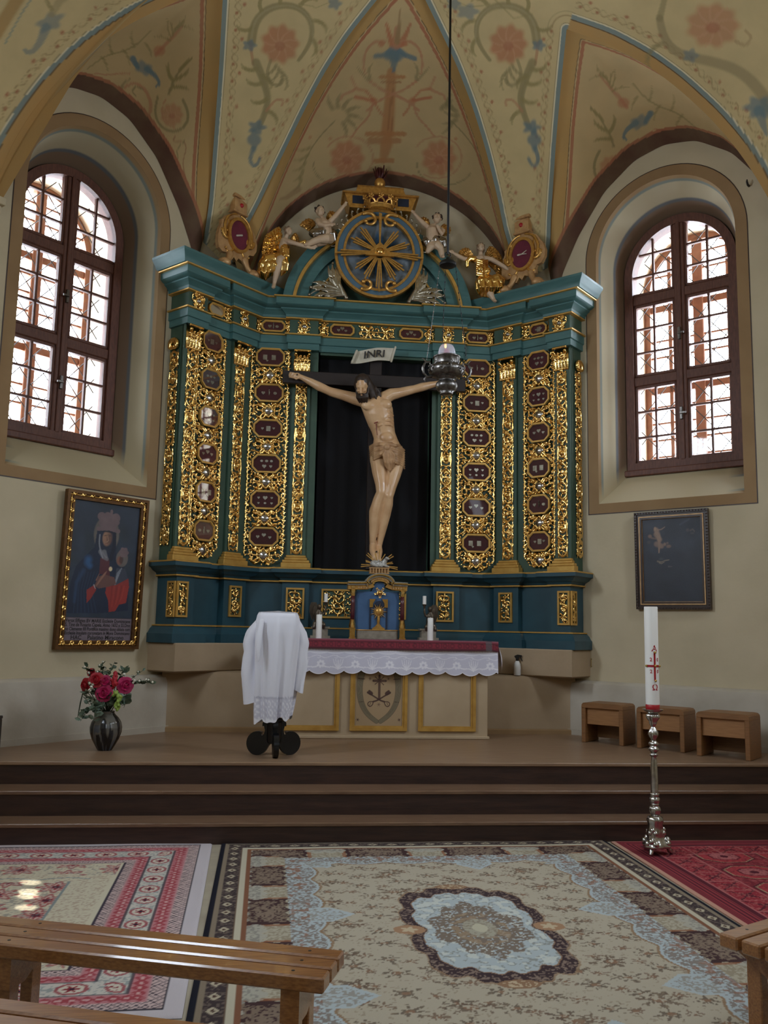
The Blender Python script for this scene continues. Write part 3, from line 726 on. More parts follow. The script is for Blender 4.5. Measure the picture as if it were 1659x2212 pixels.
# the three lunettes that rise from the wall arches to the groins
def arch_side(sd, h):
    # h in 0..1 from the foot next to the altarpiece to the far foot
    pts = [(-1.27, 5.0), (-1.27, 5.35), (-1.23, 5.65), (-1.02, 6.06), (-0.70, 6.50), (-0.34, 6.76), (0.0, 6.83)]
    pts = pts + [(-a, b) for a, b in pts[-2::-1]]
    P = np.array(pts); d = np.r_[0, np.cumsum(np.linalg.norm(np.diff(P, axis=0), axis=1))]; t = np.linspace(0, d[-1], 400)
    S = np.stack([np.interp(t, d, P[:, 0]), np.interp(t, d, P[:, 1])], 1); S = smooth3(S, 40)
    n = len(S) - 1; f = h*n; i = min(int(f), n - 1); q = S[i] + (S[i + 1] - S[i])*(f - i)
    return np.array(wallP(sd, 2.09 + q[0], -0.005, q[1]))
def arch_mid(h):
    a = math.pi*(1.12 - 1.24*h); return np.array([0.13 + 1.58*math.cos(a), 10.0, 5.34 + 1.56*math.sin(a)])
def lunette(arch, gA, gB, name, nh=260, ns=130):
    # gA: groin from first foot to apex, gB: apex to second foot
    half = nh//2; rows = []; gl = []
    for i in range(nh):
        h = i/(nh - 1); A = arch(h)
        g = gA if h <= 0.5 else gB; t = h*2 if h <= 0.5 else h*2 - 1
        f = t*(len(g) - 1); k = min(int(f), len(g) - 2); Gp = g[k] + (g[k + 1] - g[k])*(f - k)
        G2 = Gp + np.array([0, 0, 0.045]); row = []
        # slightly crowned ruling from arch to groin
        for j in range(ns - 1):
            s = j/(ns - 2); row.append(A + (G2 - A)*s + np.array([0, 0, 0.10*math.sin(math.pi*s)*math.sin(math.pi*h)]))
        row.append(Gp); rows.append(row)
    V = np.array(rows).reshape(-1, 3); s = np.tile(np.r_[np.linspace(0, 1, ns - 1), 1.0], nh)
    R = V.reshape(nh, ns, 3)
    # distance to the groin and to the arch measured on the surface
    gl = np.concatenate([gA, gB]); dg = np.full(len(V), 9.0)
    for i in range(0, len(V), 3000): dg[i:i + 3000] = np.sqrt(((V[i:i + 3000, None] - (gl + [0, 0, 0.045])[None])**2).sum(-1).min(1))
    al = R[:, 0]; da = np.full(len(V), 9.0)
    for i in range(0, len(V), 3000): da[i:i + 3000] = np.sqrt(((V[i:i + 3000, None] - al[None])**2).sum(-1).min(1))
    p = Paint(proj(V), (198, 172, 124))
    p.dg, p.da = dg, da
    return V, p, nh, ns
def borders(p):
    p.mask((p.dg < 0.15)*1.0, (186, 148, 88), 1.0)
    p.mask(((p.dg > 0.15) & (p.dg < 0.158))*1.0, (96, 72, 48), 0.9)
    p.mask(((p.dg > 0.17) & (p.dg < 0.205))*1.0, (170, 100, 70), 0.85)
    p.mask((p.da < 0.17)*1.0, (92, 62, 48), 1.0); p.mask(((p.da >= 0.17) & (p.da < 0.205))*1.0, (164, 92, 66), 0.85)
def fin(V, p, nh, ns, name):
    mb = MB(); mb.grid(V, nh, ns); return st(mb.build(name, 'fresco', ceil, True, col=p.C))
# middle lunette: painted vase, ribbons, two roses
V, p, a_, b_ = lunette(arch_mid, G3['cl'], G3['cr'][::-1], 'mid')
z2 = lambda pts: [(500 + x/2.765, y/2.765) for x, y in pts]
def s2(pts, w0, w1, c, a=0.7): p.stroke(z2(pts), w0/2.7, w1/2.7, c, min(1, a*1.25))
def b2(x, y, rx, ry, c, a=0.75, **k): p.blob(500 + x/2.765, y/2.765, rx/2.765, ry/2.765, c, a, **k)
VAS = (180, 126, 78)
s2([(955, 430), (950, 560), (940, 680), (930, 800)], 62, 90, VAS); s2([(890, 460), (1030, 460)], 26, 26, VAS); s2([(900, 490), (1010, 490)], 16, 16, (164, 116, 74))
s2([(810, 800), (1030, 800)], 34, 34, VAS); s2([(830, 840), (1000, 840)], 50, 40, (176, 128, 84)); s2([(925, 860), (905, 960)], 90, 44, VAS); s2([(860, 960), (960, 960)], 34, 34, VAS)
for i in (-20, 0, 20): s2([(952 + i*0.6, 500), (938 + i, 780)], 7, 9, (152, 104, 66), 0.5)
b2(975, 330, 74, 44, BLUE, 0.85, lobes=5, amp=0.1); s2([(860, 335), (920, 330), (960, 290)], 34, 40, BLUE); s2([(1095, 350), (1040, 330), (990, 290)], 34, 40, BLUE); s2([(970, 330), (970, 425)], 80, 20, BLUE)
s2([(960, 265), (940, 200), (925, 140)], 44, 14, ROSE); s2([(1010, 265), (1045, 200), (1070, 140)], 44, 14, ROSE); s2([(985, 270), (990, 170)], 60, 40, (188, 132, 96)); s2([(992, 250), (1008, 60)], 40, 8, (158, 128, 86))
for sx in (-1, 1):
    X = lambda x: 965 + sx*(x - 965)
    s2([(X(915), 250), (X(860), 240), (X(800), 300), (X(785), 400), (X(800), 440)], 22, 12, PINK); b2(X(895), 262, 22, 20, ROSE)
    s2([(X(820), 480), (X(900), 540), (X(960), 560), (X(1050), 600), (X(1120), 660)], 18, 14, PINK)
    s2([(X(848), 600), (X(790), 590), (X(740), 580)], 20, 22, ROSE); s2([(X(848), 595), (X(800), 540), (X(740), 530)], 18, 16, ROSE, 0.6); b2(X(848), 602, 26, 22, ROSE)
    s2([(X(730), 540), (X(660), 570), (X(655), 600)], 22, 10, PINK, 0.6); s2([(X(715), 460), (X(735), 510), (X(760), 535)], 18, 12, PINK, 0.55)
    s2([(X(845), 620), (X(820), 700), (X(760), 760), (X(715), 820)], 16, 12, PINK); s2([(X(860), 620), (X(880), 660), (X(905), 690)], 16, 14, ROSE, 0.6)
    s2([(X(820), 480), (X(780), 440), (X(750), 400)], 20, 8, LEAF, 0.5); p.acanthus(500 + X(830)/2.765, 470/2.765, -1.2 if sx < 0 else -1.9, 34, 1.0*sx, 8, LEAF, 0.5)
    ring = [(X(700) + 145*math.cos(t)*1.0, 940 + 125*math.sin(t)) for t in np.linspace(-2.6, 2.2, 30)]
    s2(ring, 12, 10, (190, 146, 106), 0.75); rose(p, 500 + X(690)/2.765, 945/2.765, 40, 42, 0.7)
    ring2 = [(X(655) + 165*math.cos(t), 990 + 115*math.sin(t)) for t in np.linspace(0.4, 3.3, 30)]; s2(ring2, 9, 8, LEAF, 0.6)
    for k in range(7):
        t = -2.2 + k*0.55; p.acanthus(500 + (X(640) + 60*math.cos(t))/2.765, (690 + 50*math.sin(t))/2.765, t if sx > 0 else math.pi - t, 30, 0.6, 13, LEAF, 0.5, 2)
    s2([(X(620), 720), (X(540), 800), (X(480), 880), (X(430), 980)], 10, 7, LEAF, 0.6)
    for k in range(5): p.acanthus(500 + X(470 - 14*k)/2.765, (880 + 45*k)/2.765, (2.6 - 0.25*k) if sx > 0 else (0.5 + 0.25*k), 34, 1.0*sx, 9, OLIV, 0.5, 2)
    b2(X(470), 820, 12, 11, ROSE, 0.6); b2(X(590), 828, 12, 11, ROSE, 0.6); s2([(X(400), 1130), (X(330), 1180), (X(290), 1190)], 44, 14, (164, 132, 92), 0.5)
borders(p); fin(V, p, a_, b_, 'lunette')
# left lunette
V, p, a_, b_ = lunette(lambda h: arch_side(-1, h), G3['lr'], G3['ll'], 'left')
za = lambda x, y: (x/2.963, y/2.963)
def acl(q, x, y, *a, **k): q.acanthus(x, y, *a, **k)
def flora(p, T, m):
    # T maps left-lunette picture coordinates, m=-1 mirrors the turn
    def S(pts, w0, w1, c, a=0.6): p.stroke([T(x, y) for x, y in pts], w0/2.7, w1/2.7, c, min(1, a*1.4))
    def A(x, y, an, L, tn, w, c, a=0.55, n=4): q = T(x, y); p.acanthus(q[0], q[1], an if m > 0 else math.pi - an, L/2.9, tn*m, w/2.6, c, min(1, a*1.4), n)
    q = T(1100, 735); rose(p, q[0], q[1], 26, 27, 0.55)
    S([(1010, 620), (980, 720), (1020, 820), (1120, 860), (1210, 800), (1210, 700), (1170, 640)], 16, 20, LEAF); S([(1060, 640), (1030, 700), (1050, 790), (1120, 820)], 10, 8, PINK)
    S([(800, 560), (860, 520), (930, 570), (970, 660), (960, 720)], 16, 26, PINK); S([(870, 610), (840, 580), (870, 550), (910, 570)], 8, 12, LEAF)
    S([(1080, 600), (1110, 520), (1160, 440), (1230, 370)], 20, 8, LEAF); A(1110, 520, -2.2, 120, 0.8, 26, OLIV); A(1120, 510, -0.4, 110, -0.6, 26, OLIV); A(1150, 450, -0.9, 110, 0.3, 24, OLIV); A(1100, 560, -0.1, 110, 0.5, 24, OLIV)
    b = T(920, 435); p.blob(b[0], b[1], 26, 15, BLUE, 0.7, rot=0.5*m, lobes=6, amp=0.15); S([(850, 375), (880, 430)], 44, 30, BLUE, 0.65); S([(940, 440), (1000, 490), (1025, 540), (1000, 555)], 44, 12, BLUE, 0.65)
    S([(1000, 350), (1050, 290), (1110, 230), (1170, 170)], 30, 16, PINK); b = T(1020, 325); p.blob(b[0], b[1], 15, 13, ROSE, 0.6)
    for k in range(6): A(1090 + 8*k, 260 - 18*k, -2.6 + 0.5*k, 110, 0.7 if k % 2 else -0.7, 14, OLIV, 0.45, 2)
    S([(560, 440), (680, 350), (800, 330), (900, 270), (960, 200)], 9, 14, OLIV, 0.5)
    for k in range(5): A(650 + 70*k, 365 - 22*k, -2.0 if k % 2 else 0.9, 100, 0.6, 18, OLIV, 0.4, 2)
    S([(830, 470), (760, 470), (700, 480), (600, 470)], 12, 8, PINK); S([(830, 500), (790, 540), (770, 570)], 10, 26, LEAF, 0.5)
    S([(1120, 870), (1090, 900), (1110, 930), (1140, 900), (1190, 890), (1200, 960), (1160, 1030), (1180, 1100), (1195, 1160)], 9, 7, (166, 120, 86), 0.55); S([(1180, 900), (1130, 960), (1140, 1010)], 9, 8, LEAF, 0.5)
flora(p, za, 1); borders(p); fin(V, p, a_, b_, 'lunette')
# right lunette: the same design mirrored about its own axis
V, p, a_, b_ = lunette(lambda h: arch_side(1, h), G3['rl'], G3['rr'], 'right')
def zr(x, y):
    X = (x - 435*2.963)/2.963; Y = y/2.963
    return (1254 - X*1.02, 100 + Y*1.03 + 0.10*(-X))
flora(p, zr, -1); borders(p); fin(V, p, a_, b_, 'lunette')
st(MB().box((-4.3, -4.2, 8.6), (4.3, 10.3, 8.7)).build('ceiling_light_stop', 'plaster'))  # unseen slab added above the vault to stop sky light leaking in
# nave ceiling behind and above the viewer
mb = MB(); n = 25; pts = [(4.05*math.cos(math.pi*i/n), 5.6 + 2.5*math.sin(math.pi*i/n)) for i in range(n + 1)]
mb.v = [(x, -4, z) for x, z in pts] + [(x, 6.4, z) for x, z in pts]; mb.f = [(i, i + 1, n + 2 + i, n + 1 + i) for i in range(n)]
st(mb.build('ceiling_nave', 'plaster', None, True))
# ================================================================== ALTARPIECE
ALT = thing('altarpiece', 'tall teal altarpiece with gilded openwork carving and rows of eight sided relic cases', 'altarpiece', (0, Y0, 1.385))
FR = {'c': CF, 'l': WF(-1), 'r': WF(1)}
WE = 0.985                             # width of a wing
def ppath(res, pads=True, ext=0.0):
    R = [('c', 0, 0), ('c', .69, 0), ('c', .69, res), ('c', .985, res), ('c', .985, 0), ('c', XI, 0), ('w', .05, 0), ('w', .05, res), ('w', .36, res), ('w', .36, 0), ('w', .76, 0), ('w', .76, res), ('w', WE, res), ('w', WE, -.27)]
    P = planpath(R); return [p for i, p in enumerate(P) if i == 0 or math.hypot(p[0] - P[i-1][0], p[1] - P[i-1][1]) > 1e-6]
def part(mb, name, m, parent=ALT, smooth=30, label=None, kind=None):
    return mb.build(name, m, parent, smooth, label=label, kind=kind)
PB = ppath(.075)
part(MB().sweep(PB, [(-.2, 1.385), (.10, 1.385), (.10, 1.475), (.085, 1.49), (.07, 1.52), (.045, 1.545), (.03, 1.552), (0, 1.566), (0, 2.05), (.02, 2.072), (.03, 2.09), (.075, 2.115), (.095, 2.14), (.12, 2.15), (.12, 2.195), (.10, 2.205), (-.3, 2.205)]), 'pedestal', 'blue_green')
part(MB().sweep(PB, [(.02, 1.548), (.045, 1.551), (.045, 1.563), (.0, 1.567)]).sweep(PB, [(.0, 2.05), (.032, 2.053), (.032, 2.067), (.0, 2.071)]).sweep(PB, [(.119, 2.188), (.124, 2.19), (.124, 2.199), (.10, 2.208)]), 'gilt_moulding', 'gold_paint')
# back board behind the columns, with the dark opening in the middle
mb = MB()
full = ppath(0.0)
for sx in (-1, 1):
    mb = MB().prism([(sx*.64, 2.2), (sx*1.395, 2.2), (sx*1.395, 4.70), (sx*.64, 4.70)], 0.0, -0.04, CF); part(mb, 'back_panel', 'green_panel')
for k in 'lr':
    mb = MB().prism([(0, 2.2), (WE, 2.2), (WE, 4.70), (0, 4.70)], 0.0, -0.04, FR[k]); mb.prism([(WE - .02, 2.2), (WE, 2.2), (WE, 4.7), (WE - .02, 4.7)], -.02, -.27, FR[k]); part(mb, 'back_panel', 'green_panel')
mb = MB()
for sx in (-1, 1): mb.box((sx*.66, -.14, 2.2), (sx*.64, .0, 4.7), CF)
mb.box((-.66, -.14, 4.66), (.66, .0, 4.7), CF); part(mb, 'opening_frame', 'green_panel')
mb = MB(); nn = 40
for i in range(nn + 1):
    u = -.66 + 1.32*i/nn; d = -.14 + .008*math.sin(i*1.3) + .005*math.sin(i*2.9); mb.v += [CF(u, d, 2.2), CF(u, d, 4.7)]
mb.f = [(2*i, 2*i + 2, 2*i + 3, 2*i + 1) for i in range(nn)]
part(mb, 'backing_cloth', 'black_cloth', smooth=True)
# entablature
PE = ppath(.045)
part(MB().sweep(PE, [(-.16, 4.66), (.02, 4.69), (.03, 4.69), (.03, 4.76), (.045, 4.766), (.045, 4.85), (.02, 4.87)]), 'architrave', 'teal')
part(MB().sweep(PE, [(.015, 4.86), (.015, 5.05)]), 'frieze', 'green_panel')
part(MB().sweep(PE, [(.04, 5.052), (.06, 5.06), (.065, 5.085), (.10, 5.12), (.12, 5.13), (.12, 5.145), (.15, 5.155), (.175, 5.175), (.175, 5.245), (.10, 5.262), (-.30, 5.268)]), 'cornice', 'teal')
part(MB().sweep(PE, [(.04, 4.851), (.066, 4.854), (.066, 4.868), (.0, 4.872)]).sweep(PE, [(.0, 5.038), (.062, 5.042), (.062, 5.055), (.02, 5.06)]).sweep(PE, [(.17, 5.243), (.2, 5.247), (.2, 5.26), (.12, 5.268)]), 'gilt_moulding', 'gold_paint')
for sd in (-1, 1):
    R = [('w', -.06, 0), ('w', WE, 0), ('w', WE, -.27)]
    P = [WF(sd)(a, n, 0)[:2] for k, a, n in R]
    if sd < 0: P = P[::-1]
    P0 = [WF(sd)(-.06, -.25, 0)[:2]]
    P = P + P0 if sd < 0 else P0 + P
    part(MB().sweep(P, [(.15, 5.262), (.205, 5.27), (.21, 5.295), (.225, 5.33), (.255, 5.365), (.262, 5.375), (.262, 5.40), (.1, 5.405), (-.3, 5.405)]), 'crown_moulding', 'teal')

# ---- carved work
def scrollwork(R, x, y, s, m=1, r=None):
    r = r or s*0.13
    R.acanthus(x, y, math.pi/2 - m*0.4, s, m*3.6, r, lobes=2)
def col_relief(w, h, ys, bw, seed):
    R = Relief(w, h, 0.0055); g = np.random.default_rng(seed); z0 = -h/2
    ts = np.arange(z0 + .03, h/2 - .02, .05)
    for sx in (-1, 1):
        e = sx*(w/2 - .026)
        R.stroke([(e + .006*math.sin(i*1.7), t) for i, t in enumerate(np.linspace(z0 + .02, h/2 - .02, 60))], .011, .011)
        for i, t in enumerate(ts):
            j = g.uniform(-.006, .006)
            R.stroke([(e, t), (e + sx*.008, t + .02), (e + sx*.022, t + .03 + j)], .013, .006)
            R.stroke([(e, t + .02), (e - sx*.012, t + .036), (e - sx*.026, t + .046 + j)], .012, .006)
    for yc in ys:
        yd = yc - .205
        for sx in (-1, 1):
            for (dx, dy, an, L, tn, r) in ((.045, .03, .5, .13, 2.6, .014), (.045, -.03, -.5, .13, -2.6, .014), (.03, .045, 1.2, .10, -2.2, .012), (.03, -.045, -1.2, .10, 2.2, .012), (.10, .0, .2, .09, 3.4, .012), (.13, .06, 2.2, .08, -3.0, .011), (.13, -.06, -2.2, .08, 3.0, .011)):
                j = g.uniform(-.15, .15); a = an + j
                R.acanthus(sx*dx, yd + dy, a if sx > 0 else math.pi - a, L*1.1, tn*sx, r*1.45, lobes=3)
            for dy in (-.07, 0, .07):
                R.acanthus(sx*(bw/2 + .018), yc + dy, (math.pi/2 if dy < .05 else -math.pi/2), .07, -2.8*sx, .011, lobes=1)
        t = np.linspace(0, 2*math.pi, 26); R.stroke(np.stack([.070*np.cos(t), yd + .062*np.sin(t)], 1), .014, .014, 1.0)
        for a in (0, math.pi/2, math.pi, -math.pi/2): R.stamp(.075*math.cos(a), yd + .07*math.sin(a), .02, .9)
    R.fill(seed, .014, 3200, .006)
    return R
def strip_relief(w, h, seed):
    R = Relief(w, h, 0.005); g = np.random.default_rng(seed); u = .20; n = int(h/u); u = h/n
    for i in range(n):
        y = -h/2 + u*(i + .5); kind = (i + seed) % 4
        for sx in (-1, 1):
            f = lambda x, dy, an, L, tn, r: R.acanthus(sx*x, y + dy, an if sx > 0 else math.pi - an, L, tn*sx, r*1.4, lobes=2)
            if kind == 3:
                R.stroke([(sx*w*.4, y - .08), (sx*w*.45, y), (sx*w*.38, y + .08)], .013, .013); f(.0, -.02, .6, .10, 1.6, .012); f(0, -.09, .9, .07, -2, .010)
            else:
                f(.006, -.09, .35, .15, 2.9, .013); f(.006, .09, -.35, .15, -2.9, .013); f(w*.42, -.04, 1.75, .09, -1.8 if kind else 1.6, .010)
                R.stroke([(sx*w*.43, y - .1), (sx*w*.45, y - .04), (sx*w*.36, y), (sx*w*.45, y + .05), (sx*w*.43, y + .1)], .009, .009)
        R.stamp(0, y + (.095 if kind else 0), .024, 1.1)
        if kind == 3:
            t = np.linspace(0, 6.28, 16); R.stroke(np.stack([.035*np.cos(t), y + .045*np.sin(t)], 1), .012, .012); R.stamp(0, y, .03, .9)
        else: R.stroke([(0, y - .03), (0, y + .03)], .012, .008)
    R.fill(seed, .013, 1200, .006)
    return R
def panel_relief(w, h, seed, n=7):
    R = Relief(w, h, 0.005); g = np.random.default_rng(seed)
    R.stroke([(0, -h/2), (w*.12, -h/6), (-w*.12, h/6), (0, h/2)], .014, .012)
    s = min(w, h)
    for i in range(n):
        y = -h/2 + h*(i + .5)/n
        for sx in (-1, 1):
            a = g.uniform(.1, .7); R.acanthus(sx*.01 + g.uniform(-.015, .015), y, a if sx > 0 else math.pi - a, s*.62*g.uniform(.8, 1.1), sx*g.choice([-1, 1])*2.8, .016, lobes=3)
    R.fill(seed, .012, 500, .012)
    return R
OCT = lambda w, h, c: [(-w/2 + c, -h/2), (w/2 - c, -h/2), (w/2, -h/2 + c), (w/2, h/2 - c), (w/2 - c, h/2), (-w/2 + c, h/2), (-w/2, h/2 - c), (-w/2, -h/2 + c)]
heart = []
for i in range(20):
    t = 2*math.pi*i/20; heart.append((.016*math.sin(t)**3, .001*(13*math.cos(t) - 5*math.cos(2*t) - 2*math.cos(3*t) - math.cos(4*t))))
def votive(M0, par, shape, s):
    mb = MB()
    if shape == 0: mb.prism([(a*s, b*s) for a, b in heart], 0, .006, M0)
    elif shape == 1: mb.prism([(-.018*s, -.022*s), (.018*s, -.022*s), (.018*s, .022*s), (-.018*s, .022*s)], 0, .004, M0)
    elif shape == 2: mb.tube([M0(0, .004, -.024*s), M0(.002*s, .006, 0), M0(-.002*s, .006, .02*s)], [.004*s, .008*s, .004*s], 6); mb.ell(M0(0, .006, .026*s), .006*s, 8)
    elif shape == 3: mb.prism([(.018*s*math.cos(t), .014*s*math.sin(t)) for t in np.linspace(0, 6.28, 14)[:-1]], 0, .006, M0)
    else: mb.prism([(-.06*s, -.03*s), (-.05*s, -.036*s), (.065*s, .03*s), (.05*s, .04*s)], 0, .006, M0)
    mb.build('votive', 'silver_leaf', par, 30)
def relic_case(M, u, z, w, h, n0, vot, c=.055):
    T = lambda a, d, b: M(u + a, n0 + d, z + b)
    v = MB().prism(OCT(w - .02, h - .02, c), 0.012, 0.0, T).build('relic_case', 'velvet', ALT)
    MB().ring(OCT(w, h, c + .004), OCT(w - .030, h - .030, c - .004), 0.0, .034, T).ring(OCT(w - .026, h - .026, c), OCT(w - .042, h - .042, c - .008), .02, .026, T).build('case_frame', 'gold_paint', v, 25)
    mb = MB(); P = OCT(w - .034, h - .034, c - .005); mb.v = [T(a, .024, b) for a, b in P]; mb.f = [tuple(range(8))]; mb.build('case_glass', 'glass', v)
    for (dx, dz, sh, s) in vot: votive(lambda a, d, b: T(dx + a, .012 + d, dz + b), v, sh, s)
    return v
V3 = [(-.07, .005, 0, 1.1), (0, 0, 0, 1.5), (.075, .0, 0, 1.1)]
def vots(k, seed, w):
    g = np.random.default_rng(seed); q = w/.27
    sets = [[(-.055, 0, 0, 1.2), (0, .02, 0, 1.5), (.055, -.005, 0, 1.1)], [(-.05, 0, 1, 1.3), (.03, .0, 1, 1.3), (-.03, -.04, 0, .8)], [(-.055, 0, 0, 1.3), (0, .005, 2, 1.2), (.055, 0, 3, 1.1)], [(-.05, 0, 0, 1.0), (.005, 0, 1, 1.3), (.055, .005, 0, .9)], [(0, .03, 3, 1.0), (-.045, .03, 3, .9), (.045, .03, 3, .9), (-.02, -.03, 0, 1.5), (.04, -.03, 0, 1.1)], [(-.06, .025, 0, .9), (0, .025, 0, 1.6), (.06, .025, 0, .9), (-.06, -.035, 0, .8), (0, -.035, 3, .8), (.06, -.035, 0, .9)]]
    return [(a*q, b, c, d) for a, b, c, d in sets[k % len(sets)]]
ZR = (4.59, 4.175, 3.765, 3.365, 2.955, 2.545)
def glass_disc(M, u, z, n0, r=.056):
    T = lambda a, d, b: M(u + a, n0 + d, z + b); mb = MB()
    pr = [(r, 0), (r*.9, .012), (r*.6, .022), (.001, .026)]; V = []
    n = 18
    for (q, d) in pr: V += [T(q*math.cos(2*math.pi*i/n), d, q*.9*math.sin(2*math.pi*i/n)) for i in range(n)]
    mb.add(V, [(j*n + i, j*n + (i + 1) % n, (j + 1)*n + (i + 1) % n, (j + 1)*n + i) for j in range(3) for i in range(n)])
    mb.build('glass_boss', 'silver', ALT, True)
def column(M, u, w, bw, bh, seed, zlo, big):
    h = 4.69 - zlo; zc = (4.69 + zlo)/2
    R = col_relief(w, h, [z - zc for z in ZR], bw, seed)
    # the carving stops around each case and boss
    for z in ZR:
        XX = abs(R.X[:, None]); YY = abs(R.Y[None, :] - (z - zc)); ins = (XX < bw/2 + .004) & (YY < bh/2 + .004) & (XX + YY < bw/2 + bh/2 - .045); R.H[ins] = -1
    # rounded lower end
    yb = R.Y[None, :] + h/2; R.H[(yb < .22) & (np.hypot(R.X[:, None]/(w/2), np.minimum(yb - .22, 0)/.22) > 1.0)] = -1
    mb = MB(); R.mesh(mb, lambda a, d, b: M(u + a, d, zc + b), .022, 1.6); mb.build('carved_panel', 'gold', ALT, True)
    for i, z in enumerate(ZR):
        relic_case(M, u, z, bw, bh, .022, vots(i + seed, i, bw)); glass_disc(M, u, z - .205, .03)
column(CF, -1.205, .47, .325, .212, 1, 2.22, 0); column(CF, 1.18, .47, .325, .212, 2, 2.22, 0)
column(FR['l'], .635, .42, .275, .22, 3, 2.25, 0); column(FR['r'], .60, .42, .275, .22, 4, 2.25, 0)
def pilaster(M, u, w, seed, side=False, zt=4.43):
    # shaft with carved strip, moulded gilt base
    T = lambda a, d, b: M(u + a, d, b)
    mb = MB().box((-w/2 - .035, .0, 2.34), (w/2 + .035, .03, zt + .26), T); sh = mb.build('pilaster', 'green_panel', ALT)
    R = strip_relief(w, zt - 2.36, seed); mb = MB(); R.mesh(mb, lambda a, d, b: T(a, d, (zt + 2.36)/2 + b), .03, 1.3); mb.build('carved_strip', 'gold', sh, True)
    mb = MB()
    for (e, d, za, zb) in ((.10, .10, 2.205, 2.265), (.085, .085, 2.265, 2.295), (.06, .065, 2.295, 2.325), (.045, .05, 2.325, 2.35)):
        mb.bbox((-w/2 - e, -.0, za), (w/2 + e, d, zb), .006, T)
    mb.build('pilaster_base', 'gold_paint', sh)
    # leafy capital
    cw = w + .06; R = Relief(cw, .26, .0055)
    for i in range(5):
        x = (i - 2)*cw*.21; R.stroke([(x, -.12), (x, -.05), (x*1.05, -.01)], .022, .014); R.stamp(x*1.05, .0, .02, 1.3)
    for i in range(4):
        x = (i - 1.5)*cw*.22; R.stroke([(x, -.1), (x, .04)], .016, .014); R.stamp(x, .05, .018, 1.5)
    for sx in (-1, 1):
        R.stroke(scroll_pts(sx*.01, .02, math.pi/2 - sx*.9, .15, -sx*5.2), .018, .012, 1.3); R.stamp(sx*cw*.40, .065, .026, 1.5)
    R.stroke([(-cw/2 + .01, .115), (cw/2 - .01, .115)], .018, .018); R.stroke([(-cw/2 + .02, -.12), (cw/2 - .02, -.12)], .012, .012)
    mb = MB(); R.mesh(mb, lambda a, d, b: T(a, d, zt + .13 + b), .035, 1.5, bulge=lambda x, y: .035*max(0, y + .1)/.2)
    mb.box((-cw/2 + .01, 0, zt), (cw/2 - .01, .036, zt + .25), T); mb.build('capital', 'gold', sh, True)
pilaster(CF, -.845, .13, 1); pilaster(CF, .825, .13, 2)
pilaster(FR['l'], .225, .145, 3); pilaster(FR['r'], .205, .145, 4)
pilaster(FR['l'], .90, .13, 5); pilaster(FR['r'], .885, .12, 6)
# carved strips on the outer returns of the wings
for k, s in (('l', 7), ('r', 8)):
    M = (lambda F: (lambda a, d, b: F(WE + d, -.14 + a, b)))(FR[k])
    R = strip_relief(.15, 2.07, s); mb = MB(); R.mesh(mb, lambda a, d, b: M(a, d, 3.395 + b), .005, 1.3); mb.build('side_carving', 'gold', ALT, True)
    mb = MB(); 
    for i in range(2):
        P = scroll_pts(-.05 + .1*i, -.09, math.pi/2, .30, (-1 if i == 0 else 1)*5.5); mb.tube([M(a, .03, 4.56 + b) for a, b in P], np.linspace(.028, .014, len(P)), 8)
    mb.build('volute', 'gold', ALT, True)
# frieze: small cases, rosettes and leaf groups
def leafgroup(M, u, z, w, h, seed, disc=False):
    up = .044 if disc else 0
    R = Relief(w, h, .005); g = np.random.default_rng(seed)
    for sx in (-1, 1):
        for sy in (-1, 1):
            a = g.uniform(.4, .9)*sy; R.acanthus(0, sy*.012, a if sx > 0 else math.pi - a, w*.62, sx*sy*2.2, .018, lobes=3)
            R.acanthus(0, sy*h*.2, sy*1.3 if sx > 0 else math.pi - sy*1.3, h*.4, -sx*sy*1.5, .011, lobes=1)
        R.stroke([(0, 0), (sx*w*.42, 0)], .016, .012)
    if disc:
        t = np.linspace(0, 6.28, 20); R.stroke(np.stack([.034*np.cos(t), .045*np.sin(t)], 1), .016, .016)
    R.fill(seed, .012, 200, .008)
    mb = MB(); R.mesh(mb, lambda a, d, b: M(u + a, d, z + b), .018 + up, 1.4); mb.build('frieze_carving', 'gold', ALT, True)
    if disc: glass_disc(M, u, z, .075, .03)
ZF = 4.958
for sx, k in ((-1, 'l'), (1, 'r')):
    relic_case(CF, sx*1.185, ZF, .27, .135, .018, vots(2, 1, .2), .035)
    leafgroup(CF, sx*1.355, ZF, .10, .17, 1); leafgroup(CF, sx*1.005, ZF, .10, .17, 2); leafgroup(CF, sx*.835, ZF, .15, .18, 3, True)
    leafgroup(CF, sx*.615, ZF, .12, .17, 4); relic_case(CF, sx*.40, ZF, .28, .135, .018, vots(0, 2, .2), .035)
    relic_case(FR[k], .60, ZF, .22, .135, .018, vots(3, 3, .16), .035)
    leafgroup(FR[k], .225, ZF, .14, .18, 5, True); leafgroup(FR[k], .43, ZF, .11, .17, 6); leafgroup(FR[k], .735, ZF, .06, .17, 7); leafgroup(FR[k], .88, ZF, .18, .18, 8, True)
leafgroup(CF, -.10, ZF, .22, .15, 9); leafgroup(CF, .10, ZF, .22, .15, 10)
